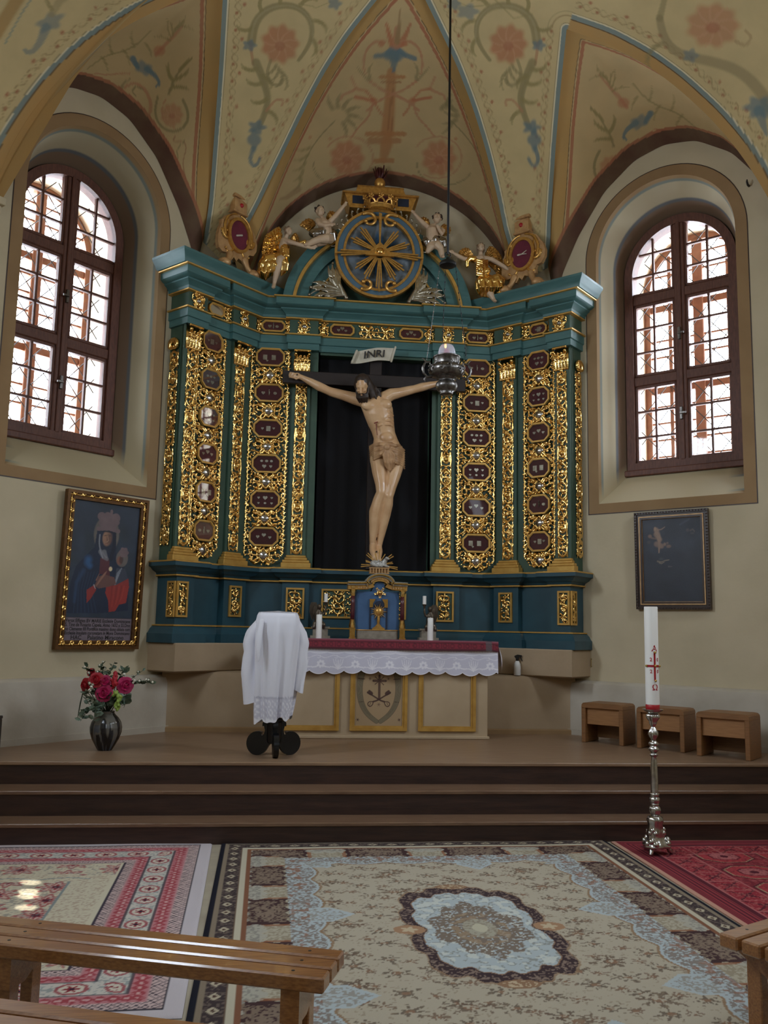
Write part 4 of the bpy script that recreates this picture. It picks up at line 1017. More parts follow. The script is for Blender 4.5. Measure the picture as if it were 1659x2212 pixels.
# pedestal panels
def ped_panel(M, u, za, zb, w, n0, seed):
    z = (za + zb)/2; h = zb - za; T = lambda a, d, b: M(u + a, n0 + d, z + b)
    q = lambda ww, hh: [(-ww/2, -hh/2), (ww/2, -hh/2), (ww/2, hh/2), (-ww/2, hh/2)]
    p = MB().box((-w/2, 0, -h/2), (w/2, .004, h/2), T).build('pedestal_panel', 'green_panel', ALT)
    MB().ring(q(w, h), q(w - .04, h - .04), 0, .022, T).build('panel_frame', 'gold_paint', p)
    R = panel_relief(w - .045, h - .045, seed, max(4, int(h/.06))); mb = MB(); R.mesh(mb, T, .004, 1.4); mb.build('panel_carving', 'gold', p, True)
for k, s in (('l', 1), ('r', 2)):
    ped_panel(FR[k], .205, 1.66, 1.99, .17, .075, s); ped_panel(FR[k], .915, 1.64, 2.0, .14, .075, s + 2)
    M = (lambda F: (lambda a, d, b: F(WE + d, .075 - .06 + a, b)))(FR[k]); ped_panel(M, 0, 1.64, 2.0, .12, 0, s + 4)
ped_panel(CF, -.84, 1.655, 1.99, .20, .075, 7); ped_panel(CF, .82, 1.655, 1.99, .20, .075, 8)
ped_panel(CF, -.365, 1.67, 1.99, .37, 0, 9); ped_panel(CF, .21, 1.67, 1.96, .37, 0, 10)

# ---- pediment arch, oval glory, shrine and burning heart
AY = .10
def arcpts(r, zc=5.14, n=48, a0=.06): return [(r*math.cos(math.pi - (math.pi*(i/n))), zc + r*math.sin(math.pi*i/n)) for i in range(n + 1)]
def archband(ro, ri, d0, d1, name, m):
    mb = MB(); o_ = [p for p in arcpts(ro) if p[1] >= 5.2]; i_ = arcpts(ri); n = len(arcpts(ro)); V = []
    O = arcpts(ro); I = arcpts(ri)
    for d in (d0, d1): V += [CF(u, d, max(z, 5.262)) for u, z in O] + [CF(u, d, max(z, 5.262)) for u, z in I]
    F = []
    for i in range(n - 1):
        F += [(2*n + i, 2*n + i + 1, 3*n + i + 1, 3*n + i), (i, 2*n + i, 2*n + i + 1, i + 1), (n + i, n + i + 1, 3*n + i + 1, 3*n + i), (i, i + 1, n + i + 1, n + i)]
    mb.add(V, F); return mb.build(name, m, ALT, 30)
archband(1.10, .97, -.02, .15, 'pediment_arch', 'teal'); archband(.99, .955, .0, .165, 'gilt_moulding', 'gold_paint'); archband(.965, .83, -.02, .10, 'pediment_arch', 'teal')
archband(.84, .70, -.02, .055, 'pediment_arch', 'teal'); archband(.72, .695, .0, .07, 'gilt_moulding', 'gold_paint')
mb = MB(); n = 40; mb.v = [CF(0, -.01, 5.262)] + [CF(u, -.01, max(z, 5.262)) for u, z in arcpts(.72)]; mb.f = [(0, i, i + 1) for i in range(1, len(mb.v) - 1)]
part(mb, 'tympanum', 'green_panel')
GZ, GA, GB_, GN = 5.83, .50, .52, .17     # oval glory
gl = bpy.data.objects.new('glory', None)
E = lambda a, b, n=64: [(a*math.cos(2*math.pi*i/n), b*math.sin(2*math.pi*i/n)) for i in range(n)]
T = lambda a, d, b: CF(-.01 + a, GN + d, GZ + b)
# clouded oval field: painted swirls of grey cloud on deep blue
mb = MB(); nr, na = 40, 120; V = []
for i in range(nr):
    q = .40*(i + .001)/(nr - 1)
    for j in range(na + 1):
        a = 2*math.pi*j/na; V.append((q*math.cos(a), q*1.22*math.sin(a)))
Vp = np.array(V); p = Paint(Vp, (44, 78, 108)); g = np.random.default_rng(5)
rad = np.hypot(Vp[:, 0], Vp[:, 1]/1.2); an = np.arctan2(Vp[:, 1], Vp[:, 0])
p.mask(np.clip((rad - (.17 + .05*np.cos(an*8)))/.05, 0, 1), (118, 126, 132), .85)
for k in range(70):
    a = g.uniform(0, 6.28); q = g.uniform(.2, .39); x, y = q*math.cos(a), 1.2*q*math.sin(a)
    p.stroke(scroll_pts(x, y, g.uniform(0, 6.28), g.uniform(.06, .13), g.choice([-1, 1])*3.6, 12), .022, .01, [(150, 156, 158), (92, 100, 110), (132, 128, 122)][k % 3], .55)
dz = .012*np.sin(an*7 + rad*30)*(rad > .17)
mb.grid([T(x, .01 + e, y) for (x, y), e in zip(V, dz)], nr, na + 1); mb.build('cloud_panel', 'painted', ALT, True, col=p.C)
mb = MB(); o_ = E(GA, GB_); i_ = E(GA - .10, GB_ - .085); mb.ring(o_, i_, 0, .05, T); mb.build('oval_border', 'slate_blue', ALT, 40)
mb = MB().ring(E(GA + .012, GB_ + .012), E(GA - .018, GB_ - .018), .0, .06, T).ring(E(GA - .085, GB_ - .07), E(GA - .112, GB_ - .10), .0, .058, T)
for sx in (-1, 1):
    for (z0, tn, L) in ((.46, -3.9, .34), (-.44, 3.6, .26)):
        P = scroll_pts(sx*.19, z0, (math.pi if sx > 0 else 0) - sx*(.5 if z0 > 0 else -.4), L, sx*(4.6 if z0 > 0 else -4.4)); mb.tube([T(a, .07, b) for a, b in P], np.linspace(.022, .016, len(P)), 8); mb.ell(T(P[-1][0], .08, P[-1][1]), .026, 10)
mb.build('oval_moulding', 'gold_dull', ALT, 40)
# rays, triangle with the eye
EZ = -.005
for i, (a, L, nb) in enumerate(((90, .47, 1), (52, .34, 3), (20, .36, 3), (-4, .50, 3), (-35, .34, 3), (-60, .36, 3), (-90, .46, 3), (-117, .36, 3), (-143, .34, 3), (184, .50, 3), (155, .36, 3), (128, .36, 3))):
    mb = MB(); t = math.radians(a); c, s_ = math.cos(t), math.sin(t)
    for b in range(nb):
        o = (b - (nb - 1)/2)*.022; l0, l1 = .07, L*(1 if b == nb//2 else .88); w0 = .012; w1 = .017 if nb == 3 else .034
        q = [(l0, o*.5 - w0*.6), (l1, o*1.35 - w1*.5), (l1 + .01, o*1.35 + w1*.5), (l0, o*.5 + w0*.6)]
        mb.prism([(x*c - y*s_, EZ + x*s_ + y*c) for x, y in q], .075, .10, T)
    mb.build('ray', 'gold_dull', ALT)
mb = MB().prism([(-.165, -.06), (.165, -.06), (0, .105)], .095, .125, T).ring([(-.165, -.06), (.165, -.06), (0, .105)], [(-.12, -.04), (.12, -.04), (0, .07)], .12, .135, T)
mb.build('triangle', 'gold_dull', ALT)
MB().ell(T(0, .145, -.01), (.036, .02, .036), 16).ring(E(.062, .04, 28), E(.048, .03, 28), .12, .145, T).build('eye', 'gold', ALT, 40)
# silvered leaves round the oval
def leafplume(x, z, an, L, m, name='silver_foliage'):
    R = Relief(.62, .62, .006)
    for k in range(8): R.acanthus(-.12 + .012*k, -.23 + .014*k, .02 + .20*k, L*(1.2 - .09*abs(k - 2)), (-1.2 if k < 4 else 1.0), .021, lobes=9)
    R.stroke([(-.14, -.26), (-.06, -.1), (-.06, .12)], .03, .012)
    mb = MB(); R.mesh(mb, lambda a, d, b: T(x + m*a, d, z + b), -.03, 1.5); mb.build(name, 'silver_leaf', ALT, True)
leafplume(.50, -.27, 0, .34, 1); leafplume(-.50, -.27, 0, .34, -1)
R = Relief(1.3, 1.3, .007)
for i in range(22):
    a = math.radians(10 + i*160/21)
    if abs(a - math.pi/2) < .32: continue
    x, y = (GA + .005)*math.cos(a), (GB_ + .01)*math.sin(a); sg = 1 if x < 0 else -1
    R.acanthus(x, y, a + sg*.5, .10, -sg*1.6, .018, lobes=2)
mb = MB(); R.mesh(mb, T, -.03, 1.2); mb.build('silver_foliage', 'silver_leaf', ALT, True)
# crown of flowers over the oval
mb = MB(); CZ = 6.36; CX, CN = -.015, GN + .06; n = 40
T2 = lambda a, d, b: CF(CX + a, CN + d, CZ + b)
for (z0, z1, r) in ((.0, .035, .135), (.035, .05, .145)):
    V = []; 
    for z, q in ((z0, r), (z1, r + .006)): V += [T2(q*math.sin(2*math.pi*i/n), q*.6*math.cos(2*math.pi*i/n), z) for i in range(n)]
    mb.add(V, [(i, (i + 1) % n, n + (i + 1) % n, n + i) for i in range(n)])
for i in range(9):
    t = 2*math.pi*i/9; r = .15; P = [T2((r + .02*q)*math.sin(t + e), (r*.6 + .015*q)*math.cos(t + e), .05 + .05*q) for q, e in ((0, -.3), (.6, -.2), (1, 0), (.6, .2), (0, .3))]; mb.tube(P, .012, 6)
    cx, cy, cz = (r + .025)*math.sin(t), (r*.6 + .02)*math.cos(t), .125
    for k in range(5): mb.ell(T2(cx + .022*math.cos(k*1.257), cy, cz + .022*math.sin(k*1.257)), .016, 8)
    mb.ell(T2(cx, cy + .012, cz), .012, 8)
mb.build('crown', 'gold_dull', ALT, 40)
# boxed shrine above, with canopy
mb = MB(); SN = -.03
def BX(x0, x1, d0, d1, z0, z1, r=.008): mb.bbox((x0, d0, z0), (x1, d1, z1), r, CF)
mb.prism([(-.36, 6.40), (.36, 6.40), (.42, 6.57), (-.42, 6.57)], -.14, .16, CF); BX(-.45, .45, -.16, .19, 6.57, 6.59); BX(-.32, .32, -.14, .15, 6.59, 6.60); mb.prism([(-.30, 6.60), (.30, 6.60), (.265, 6.68), (-.265, 6.68)], -.12, .13, CF); BX(-.275, .275, -.13, .14, 6.68, 6.695)
mb.build('shrine', 'gold_dull', ALT)
for x0 in (-.33, .20): MB().box((x0, .155, 6.45), (x0 + .13, .166, 6.545), CF).build('shrine_recess', 'dark_blue', ALT)
mb = MB().prism([(-.18, 6.47), (.18, 6.47), (.17, 6.56), (-.17, 6.56)], .15, .175, CF); mb.build('shrine_panel', 'velvet', ALT)
part(MB().ell(CF(-.005, .06, 6.765), (.066, .066, .072), 20), 'orb', 'gold_dull', smooth=True)
mb = MB(); g = np.random.default_rng(3)
for i in range(26):
    a = g.uniform(0, 6.28); r = g.uniform(.0, .055); x, y = r*math.cos(a), r*math.sin(a); hh = g.uniform(.08, .15)
    mb.tube([CF(-.005 + x*.6, .06 + y*.6, 6.82), CF(-.005 + x*1.4 + g.uniform(-.012, .012), .06 + y*1.3, 6.82 + hh*.6), CF(-.005 + x*1.6 + g.uniform(-.012, .012), .06 + y*1.5, 6.82 + hh*1.15)], [.014, .011, .004], 6)
mb.build('flames', 'dark_red', ALT, True)

# ================================================================== CARTOUCHES standing on the cornice
def cartouche(k, u0, label, rel):
    F = FR[k]; zb = 5.408; m = 1
    o = thing('reliquary_cartouche', label, 'reliquary', F(u0, .10, zb), group='gilt relic cartouches on the cornice')
    # outline in the drawing of the right one: 6.38 picture steps per pixel
    sc = 1/6.381/1900*9.0*1.03
    X = lambda x: (1190 - x)*sc*(1 if k == 'l' else -1); Z = lambda y: (800 - y)*sc + .02
    out = [(1190, 45), (1130, 60), (1070, 105), (1000, 150), (960, 215), (925, 230), (930, 280), (905, 340), (885, 430), (885, 520), (905, 590), (960, 620), (1030, 610), (1055, 580), (1075, 610), (1060, 680), (1100, 690), (1140, 630), (1180, 670), (1215, 620), (1270, 640), (1320, 650), (1375, 620), (1370, 545), (1385, 520), (1450, 510), (1500, 430), (1505, 350), (1470, 250), (1430, 200), (1385, 130), (1320, 90), (1260, 60)]
    T = lambda a, d, b: F(u0 + a, .10 + d, zb + b)
    mb = MB().prism([(X(a), Z(b)) for a, b in out], -.02, .02, T)
    mb.build('shield', 'bronze_gilt', o)
    R = Relief(.6, .75, .006); cx = lambda a: X(a); cz = lambda b: Z(b) - .37
    for sx in (-1, 1):
        R.stroke(scroll_pts(sx*.16, -.06, math.pi/2 - sx*.2, .30, sx*1.6), .022, .014); R.stroke(scroll_pts(sx*.19, -.04, -math.pi/2, .20, -sx*4.6), .022, .018); R.acanthus(sx*.06, .22, math.pi/2 - sx*1.2, .16, -sx*1.6, .018)
        R.acanthus(sx*.12, .02, math.pi/2 + sx*.2, .14, -sx*1.0, .014); R.acanthus(sx*.05, -.17, -math.pi/2 + sx*.4, .12, sx*2, .016)
    poly = [(X(a) - X(1190), Z(b) - .40) for a, b in out]; R.H[~in_poly(R.X[:, None], R.Y[None, :], poly)] = -1
    mb = MB(); R.mesh(mb, lambda a, d, b: T(X(1190) + a, d, .40 + b), .012, 1.3); mb.build('scrollwork', 'gold_dull', o, True)
    oc = (X(1190), Z(345)); A, B = .108, .138
    P = [(oc[0] + A*math.cos(t), oc[1] + B*math.sin(t)) for t in np.linspace(0, 2*math.pi, 49)[:-1]]; P2 = [(oc[0] + (A + .028)*math.cos(t), oc[1] + (B + .028)*math.sin(t)) for t in np.linspace(0, 2*math.pi, 49)[:-1]]
    MB().ring(P2, P, .0, .05, T).build('oval_frame', 'gold_dull', o, 40)
    v = MB().prism(P, .02, .034, T).build('velvet_oval', 'purple_velvet', o)
    if rel: MB().tube([T(oc[0] - .03, .04, oc[1] + .012), T(oc[0] + .03, .04, oc[1] - .012)], .009, 8).build('relic', 'scroll', v)
    else: MB().tube([T(oc[0] - .04, .04, oc[1] + .0), T(oc[0] + .0, .04, oc[1]), T(oc[0] + .05, .04, oc[1] + .025)], [.01, .006, .003], 8).tube([T(oc[0], .04, oc[1]), T(oc[0] + .05, .04, oc[1] - .01)], [.006, .003], 8).build('relic', 'scroll', v)
    mb = MB()
    for sx in (-1, 1):
        mb.tube([T(sx*.09, .02, .16), T(sx*.12, .03, .09), T(sx*.165, .04, .05)], [.035, .026, .03], 10); mb.ell(T(sx*.175, .05, .045), (.062, .05, .045), 14); 
        for q in range(3): mb.ell(T(sx*(.21 - .02*q), .075, .03 + .012*q), .018, 8)
    mb.build('claw_foot', 'bronze_gilt', o, True)
    tb = Z(45)
    mb = MB().bbox((-.075, -.03, tb - .01), (.075, .05, tb + .12), .006, T).bbox((-.095, -.04, tb + .12), (.095, .065, tb + .15), .006, T).bbox((-.09, -.035, tb - .02), (.09, .055, tb), .006, T).bbox((-.06, -.03, tb + .15), (.06, .04, tb + .185), .006, T)
    mb.build('top_block', 'bronze_gilt', o)
    MB().ell(T(0, .05, tb + .06), (.022, .016, .022), 12).build('red_stone', 'red_wax', o, True)
    o.scale = (1.2, 1.2, 1.2)
cartouche('l', .42, 'gilt scrolled cartouche with purple oval on the left end of the cornice', True)
cartouche('r', .45, 'bronze toned scrolled cartouche with purple oval on the right end of the cornice', False)
# ================================================================== CRUCIFIX
KY = 9.50
def K(a, b, dy=0.0):
    p = aty(580 + a/3.318, 740 + b/3.318, KY); return np.array([p[0], KY + dy, p[2]])
CR = thing('crucifix', 'life size carved figure nailed to a dark wooden cross before black cloth', 'crucifix', (-.02, 9.66, 2.205))
bl, br = aty(611, 800, 9.62), aty(1005, 829, 9.62)
zt_, zb_ = bl[2], bl[2] - .145
MB().bbox((-.085, 9.62, 2.206), (.055, 9.695, 4.60), .006).build('upright_beam', 'dark_wood', CR)
mb = MB(); mb.bbox((bl[0], 9.60, zb_), (br[0], 9.66, zt_), .006); mb.build('cross_beam', 'dark_wood', CR)
# title scroll
sa = [aty(580 + x/3.318, 740 + y/3.318, 9.56) for x, y in ((590, 145), (625, 60), (915, 30), (885, 130))]
mb = MB(); n = 24; P0, P1, P2, P3 = sa
for i in range(n + 1):
    t = i/n; lo_ = P0 + (P3 - P0)*t; hi_ = P1 + (P2 - P1)*t; b = .012*math.sin(t*6.28 + .6) + .018*math.cos(t*3.14*2)
    mb.v += [(lo_[0], 9.56 + b, lo_[2] - .008*math.sin(t*6)), (hi_[0], 9.56 + b, hi_[2] + .006*math.sin(t*5)), (hi_[0], 9.568 + b, hi_[2] + .006*math.sin(t*5)), (lo_[0], 9.568 + b, lo_[2] - .008*math.sin(t*6))]
for i in range(n):
    for j in range(4): mb.f.append((4*i + j, 4*i + (j + 1) % 4, 4*i + 4 + (j + 1) % 4, 4*i + 4 + j))
mb.f += [(0, 3, 2, 1), (4*n, 4*n + 1, 4*n + 2, 4*n + 3)]
mb.tube([(P0[0] + .012, 9.555, P0[2] + .004), (P1[0] + .012, 9.555, P1[2])], .013, 8); mb.tube([(P3[0] - .006, 9.575, P3[2] - .004), (P2[0] - .006, 9.575, P2[2])], .012, 8)
scr = mb.build('title_scroll', 'scroll', CR, 40)
Vt, Ft = text_mesh('INRI', .118); ex = (P3 - P0 + P2 - P1); ex = ex/np.linalg.norm(ex); cen = (P0 + P1 + P2 + P3)/4; ang = math.atan2(ex[2], ex[0])
V = []
for x, y, z in Vt:
    x *= 1.12; X = cen[0] + .005 + x*math.cos(ang) - y*math.sin(ang)*.4 + y*.12; Z = cen[2] + x*math.sin(ang) + y*1.0
    t = (X - P0[0])/(P3[0] - P0[0]); b = .012*math.sin(t*6.28 + .6) + .018*math.cos(t*3.14*2); V.append((X, 9.556 + b - .018, Z))
MB().add(V, Ft).build('title_lettering', 'ink', scr)

mb = MB()
def L(pts, rad, n=12): mb.tube([K(*p) for p in pts], rad, n)
m_ = .0015
def sec(a, b, rx, ry, dy=0, tl=0): p = K(a, b, dy); return (p[0], p[1], p[2], rx, ry, tl)
mb.etube([sec(752, 372, .06, .055, -.02), sec(752, 392, .125, .075, -.01, -.02), sec(764, 425, .178, .10, .0, -.02), sec(778, 470, .178, .112, .0), sec(792, 530, .165, .112, .0), sec(806, 585, .150, .104, .01), sec(824, 640, .133, .09, .02), sec(842, 690, .135, .09, .02), sec(850, 740, .158, .10, .01), sec(855, 800, .168, .105, .01), sec(855, 840, .13, .09, .01)], 24)
L([(752, 400, -.0), (728, 370, -.04), (712, 352, -.07)], [.058, .054, .052])          # neck
# chest, ribs and belly
mb.ell(K(715, 462, -.075), (.088, .045, .06)); mb.ell(K(830, 455, -.075), (.08, .045, .06)); mb.ell(K(812, 545, -.08), (.05, .03, .05))
for q in range(4):
    L([(735 + 8*q, 540 + 28*q, -.045), (768 + 5*q, 522 + 28*q, -.088), (795 + 3*q, 512 + 30*q, -.090)], [.010, .012, .008], 8); L([(890, 530 + 26*q, -.045), (860, 515 + 28*q, -.088), (832, 512 + 30*q, -.090)], [.010, .012, .008], 8)
mb.ell(K(842, 690, -.065), (.075, .035, .06))
# arms
L([(690, 420, .0), (620, 398, .02), (540, 372, .035), (450, 345, .05), (420, 332, .05)], [.075, .070, .058, .052, .047])
L([(420, 332, .05), (365, 305, .055), (300, 268, .065), (248, 240, .075)], [.048, .052, .041, .030])
L([(830, 400, .0), (880, 368, .02), (950, 352, .035), (1030, 330, .05), (1050, 326, .05)], [.078, .070, .056, .050, .047])
L([(1050, 326, .05), (1105, 310, .055), (1170, 292, .065), (1220, 280, .075)], [.047, .050, .040, .030])
for (hx, hy, sg) in ((205, 228, -1), (1262, 272, 1)):
    c = K(hx, hy, .06); mb.ell(c, (.048, .024, .038)); mb.tube([K(hx - sg*45, hy + (12 if sg < 0 else 8), .075), c], [.03, .03], 10)
    for q in range(4):
        o = (q - 1.5)*.0185; b0 = c + np.array([sg*.035, -.004, o]); ln = (.030, .035, .033, .026)[q]
        mb.tube([b0, b0 + [sg*ln, -.012, .002 - o*.1], b0 + [sg*(ln + .018), -.034, -.004], b0 + [sg*(ln + .006), -.052, -.008]], [.011, .0105, .0095, .008], 8)
    mb.tube([c + [-sg*.012, -.01, -.028], c + [sg*.012, -.03, -.045], c + [sg*.034, -.042, -.036]], [.013, .012, .009], 8)
# legs: knees drawn together, feet crossed
L([(795, 790, .0), (785, 850, -.03), (790, 940, -.075), (800, 1030, -.11), (802, 1085, -.12)], [.098, .094, .082, .066, .060])
mb.ell(K(800, 1085, -.145), (.045, .035, .055))
L([(802, 1085, -.12), (780, 1140, -.10), (758, 1220, -.07), (752, 1300, -.055), (746, 1390, -.04), (744, 1450, -.03)], [.058, .060, .066, .055, .040, .034])
mb.ell(K(755, 1210, -.02), (.052, .05, .085))
L([(915, 800, .0), (915, 860, -.03), (893, 950, -.075), (865, 1050, -.11), (851, 1110, -.12)], [.098, .092, .080, .064, .056])
mb.ell(K(850, 1110, -.145), (.043, .034, .052))
L([(851, 1110, -.12), (848, 1170, -.10), (832, 1240, -.06), (815, 1330, -.03), (798, 1420, -.01), (790, 1465, -.005)], [.054, .056, .060, .050, .037, .034])
L([(744, 1450, -.03), (742, 1490, -.06), (748, 1525, -.10), (752, 1548, -.125)], [.036, .038, .036, .026]); L([(790, 1465, -.005), (790, 1500, -.05), (782, 1535, -.09), (778, 1556, -.115)], [.036, .038, .036, .026])
for q in range(5):
    for bx, by in ((752, 1548), (778, 1556)):
        p = K(bx + (q - 2)*8.5, by, -.125); mb.tube([p, p + [0, -.012, -.022]], [.010 if q else .012, .008], 8)
# head bowed to the left
Hc = K(668, 338, -.125); fw = np.array([-.28, -.80, -.50]); fw /= np.linalg.norm(fw); up = np.array([-.16, -.42, .90]); up -= fw*(up @ fw); up /= np.linalg.norm(up); rt = np.cross(fw, up)
HR = np.stack([rt, fw, up], 1)
def H(a, b, c): return Hc + HR @ np.array([a, b, c])
mb.ell(H(0, -.01, .03), (.078, .098, .10), 18, rot=HR); mb.ell(H(0, .028, -.045), (.058, .062, .075), 16, rot=HR)
mb.ell(H(0, .082, .025), (.052, .018, .016), 12, rot=HR)                                   # brow
mb.tube([H(0, .088, .022), H(0, .105, -.015), H(0, .118, -.034)], [.010, .013, .015], 10); mb.ell(H(.013, .102, -.036), .010, 8); mb.ell(H(-.013, .102, -.036), .010, 8)
for s_ in (-1, 1):
    mb.ell(H(s_*.034, .072, -.022), (.026, .02, .02), 10, rot=HR); mb.ell(H(s_*.032, .083, .006), (.018, .009, .008), 10, rot=HR); mb.ell(H(s_*.076, -.005, -.01), (.012, .022, .032), 10, rot=HR)
mb.ell(H(0, .093, -.060), (.023, .010, .006), 10, rot=HR); mb.ell(H(0, .092, -.072), (.02, .010, .007), 10, rot=HR)
body = remesh(mb, 'corpus', 'skin', CR, .0065, 4, .5)
# hair and beard
mb = MB()
mb.ell(H(0, -.022, .045), (.087, .10, .098), 18, rot=HR)
g = np.random.default_rng(11)
for q in range(34):
    t = -2.6 + 5.2*q/33; x0, y0 = .086*math.sin(t)*1.0, -.03 - .06*math.cos(t)
    if abs(t) < .2: pass
    a0 = H(x0*.7, y0*.8, .10); a1 = H(x0*1.08, y0*1.1, .02); a2 = H(x0*1.12, y0*1.1 - .005, -.05) + [0.02, 0, 0]; a3 = a2 + np.array([.035, .03, -.075]) + g.uniform(-.015, .015, 3)
    mb.tube([a0, a1, a2, a3], [.016, .017, .016, .009], 8)
for (a, b, dy) in ((745, 330, -.06), (765, 345, -.05), (780, 362, -.06), (760, 365, -.075), (735, 350, -.08), (790, 375, -.07)):
    mb.tube([K(a - 45, b - 45, dy - .02), K(a - 15, b - 22, dy - .01), K(a, b, dy), K(a + 8, b + 24, dy - .005)], [.018, .02, .018, .010], 8)
for q in range(16):
    a = -.058 + .116*q/15; mb.tube([H(a, .055 + .03*(1 - (a/.058)**2), -.066), H(a*1.02, .07 + .02*(1 - (a/.058)**2), -.10), H(a*.7 + .006*math.sin(q*2.3), .062, -.145 - .02*math.cos(q*1.7))], [.013, .015, .007], 8)
for s_ in (-1, 1):
    mb.tube([H(s_*.066, .02, .0), H(s_*.064, .045, -.05), H(s_*.045, .07, -.085)], [.012, .016, .015], 8); mb.tube([H(0, .10, -.050), H(s_*.022, .095, -.054), H(s_*.042, .075, -.075)], [.006, .0075, .007], 8)
remesh(mb, 'hair', 'hair', body, .006, 2, .4)
# loincloth with twisted folds, knot and hanging end
mb = MB()
mb.etube([sec(848, 742, .172, .115, .0, .02), sec(852, 775, .185, .125, -.005, .0), sec(855, 815, .186, .13, -.01, -.05), sec(856, 850, .182, .13, -.015, -.12)], 28)
for q in range(9):
    b0 = 746 + q*12.5; e = .012*math.sin(q*2.1)
    L([(724 + q*1.0, b0 + q*1.5, -.01), (752, b0 - 4 + q*1.0, -.115), (790, b0 - 2 - q*1.5, -.160 - e), (818, b0 + 4 - q*4, -.175), (838, b0 + 8 - q*6, -.172)], [.010, .014, .015, .013, .010], 8)
    L([(835, 765 + q*3, -.175), (868, b0 + 2 + q*2, -.170 + e), (910, b0 + 14 + q*3.0, -.140), (948, b0 + 24 + q*3.6, -.085), (974, b0 + 26 + q*4.0, .0)], [.010, .014, .016, .014, .010], 8)
mb.ell(K(836, 776, -.180), (.04, .032, .038), 12); L([(815, 750, -.17), (850, 756, -.19), (895, 762, -.18), (930, 750, -.12)], [.014, .02, .018, .012], 8); L([(800, 770, -.165), (830, 745, -.18), (870, 742, -.17)], [.012, .016, .012], 8)
for q in range(7):
    x = 812 + q*11; mb.tube([K(828 + q*4, 782, -.185), K(x - 4 + q*2, 830, -.195 + .012*(q % 2)), K(x + 6, 890 - abs(q - 3)*4, -.18 + .014*(q % 2)), K(x + 12, 945 - abs(q - 3)*14, -.15)], [.010, .012, .013, .007], 8)
remesh(mb, 'loincloth', 'loincloth', body, .005, 0, .35)
mb = MB(); p = K(765, 600, -.108); mb.tube([p + [-.02, 0, .01], p + [.012, -.006, .022]], [.007, .006], 8); mb.tube([p, p + [.004, -.004, -.05], p + [.012, .004, -.12]], [.006, .005, .003], 6); mb.build('wound', 'blood', body, True)
mb = MB(); p = K(205, 226, .03); mb.tube([p + [0, .02, 0], p + [0, -.02, 0]], .008, 8); mb.build('nail', 'iron', CR); mb = MB(); p = K(766, 1505, -.12); mb.tube([p + [0, .04, 0], p + [0, -.02, 0]], .008, 8); mb.build('nail', 'iron', CR)

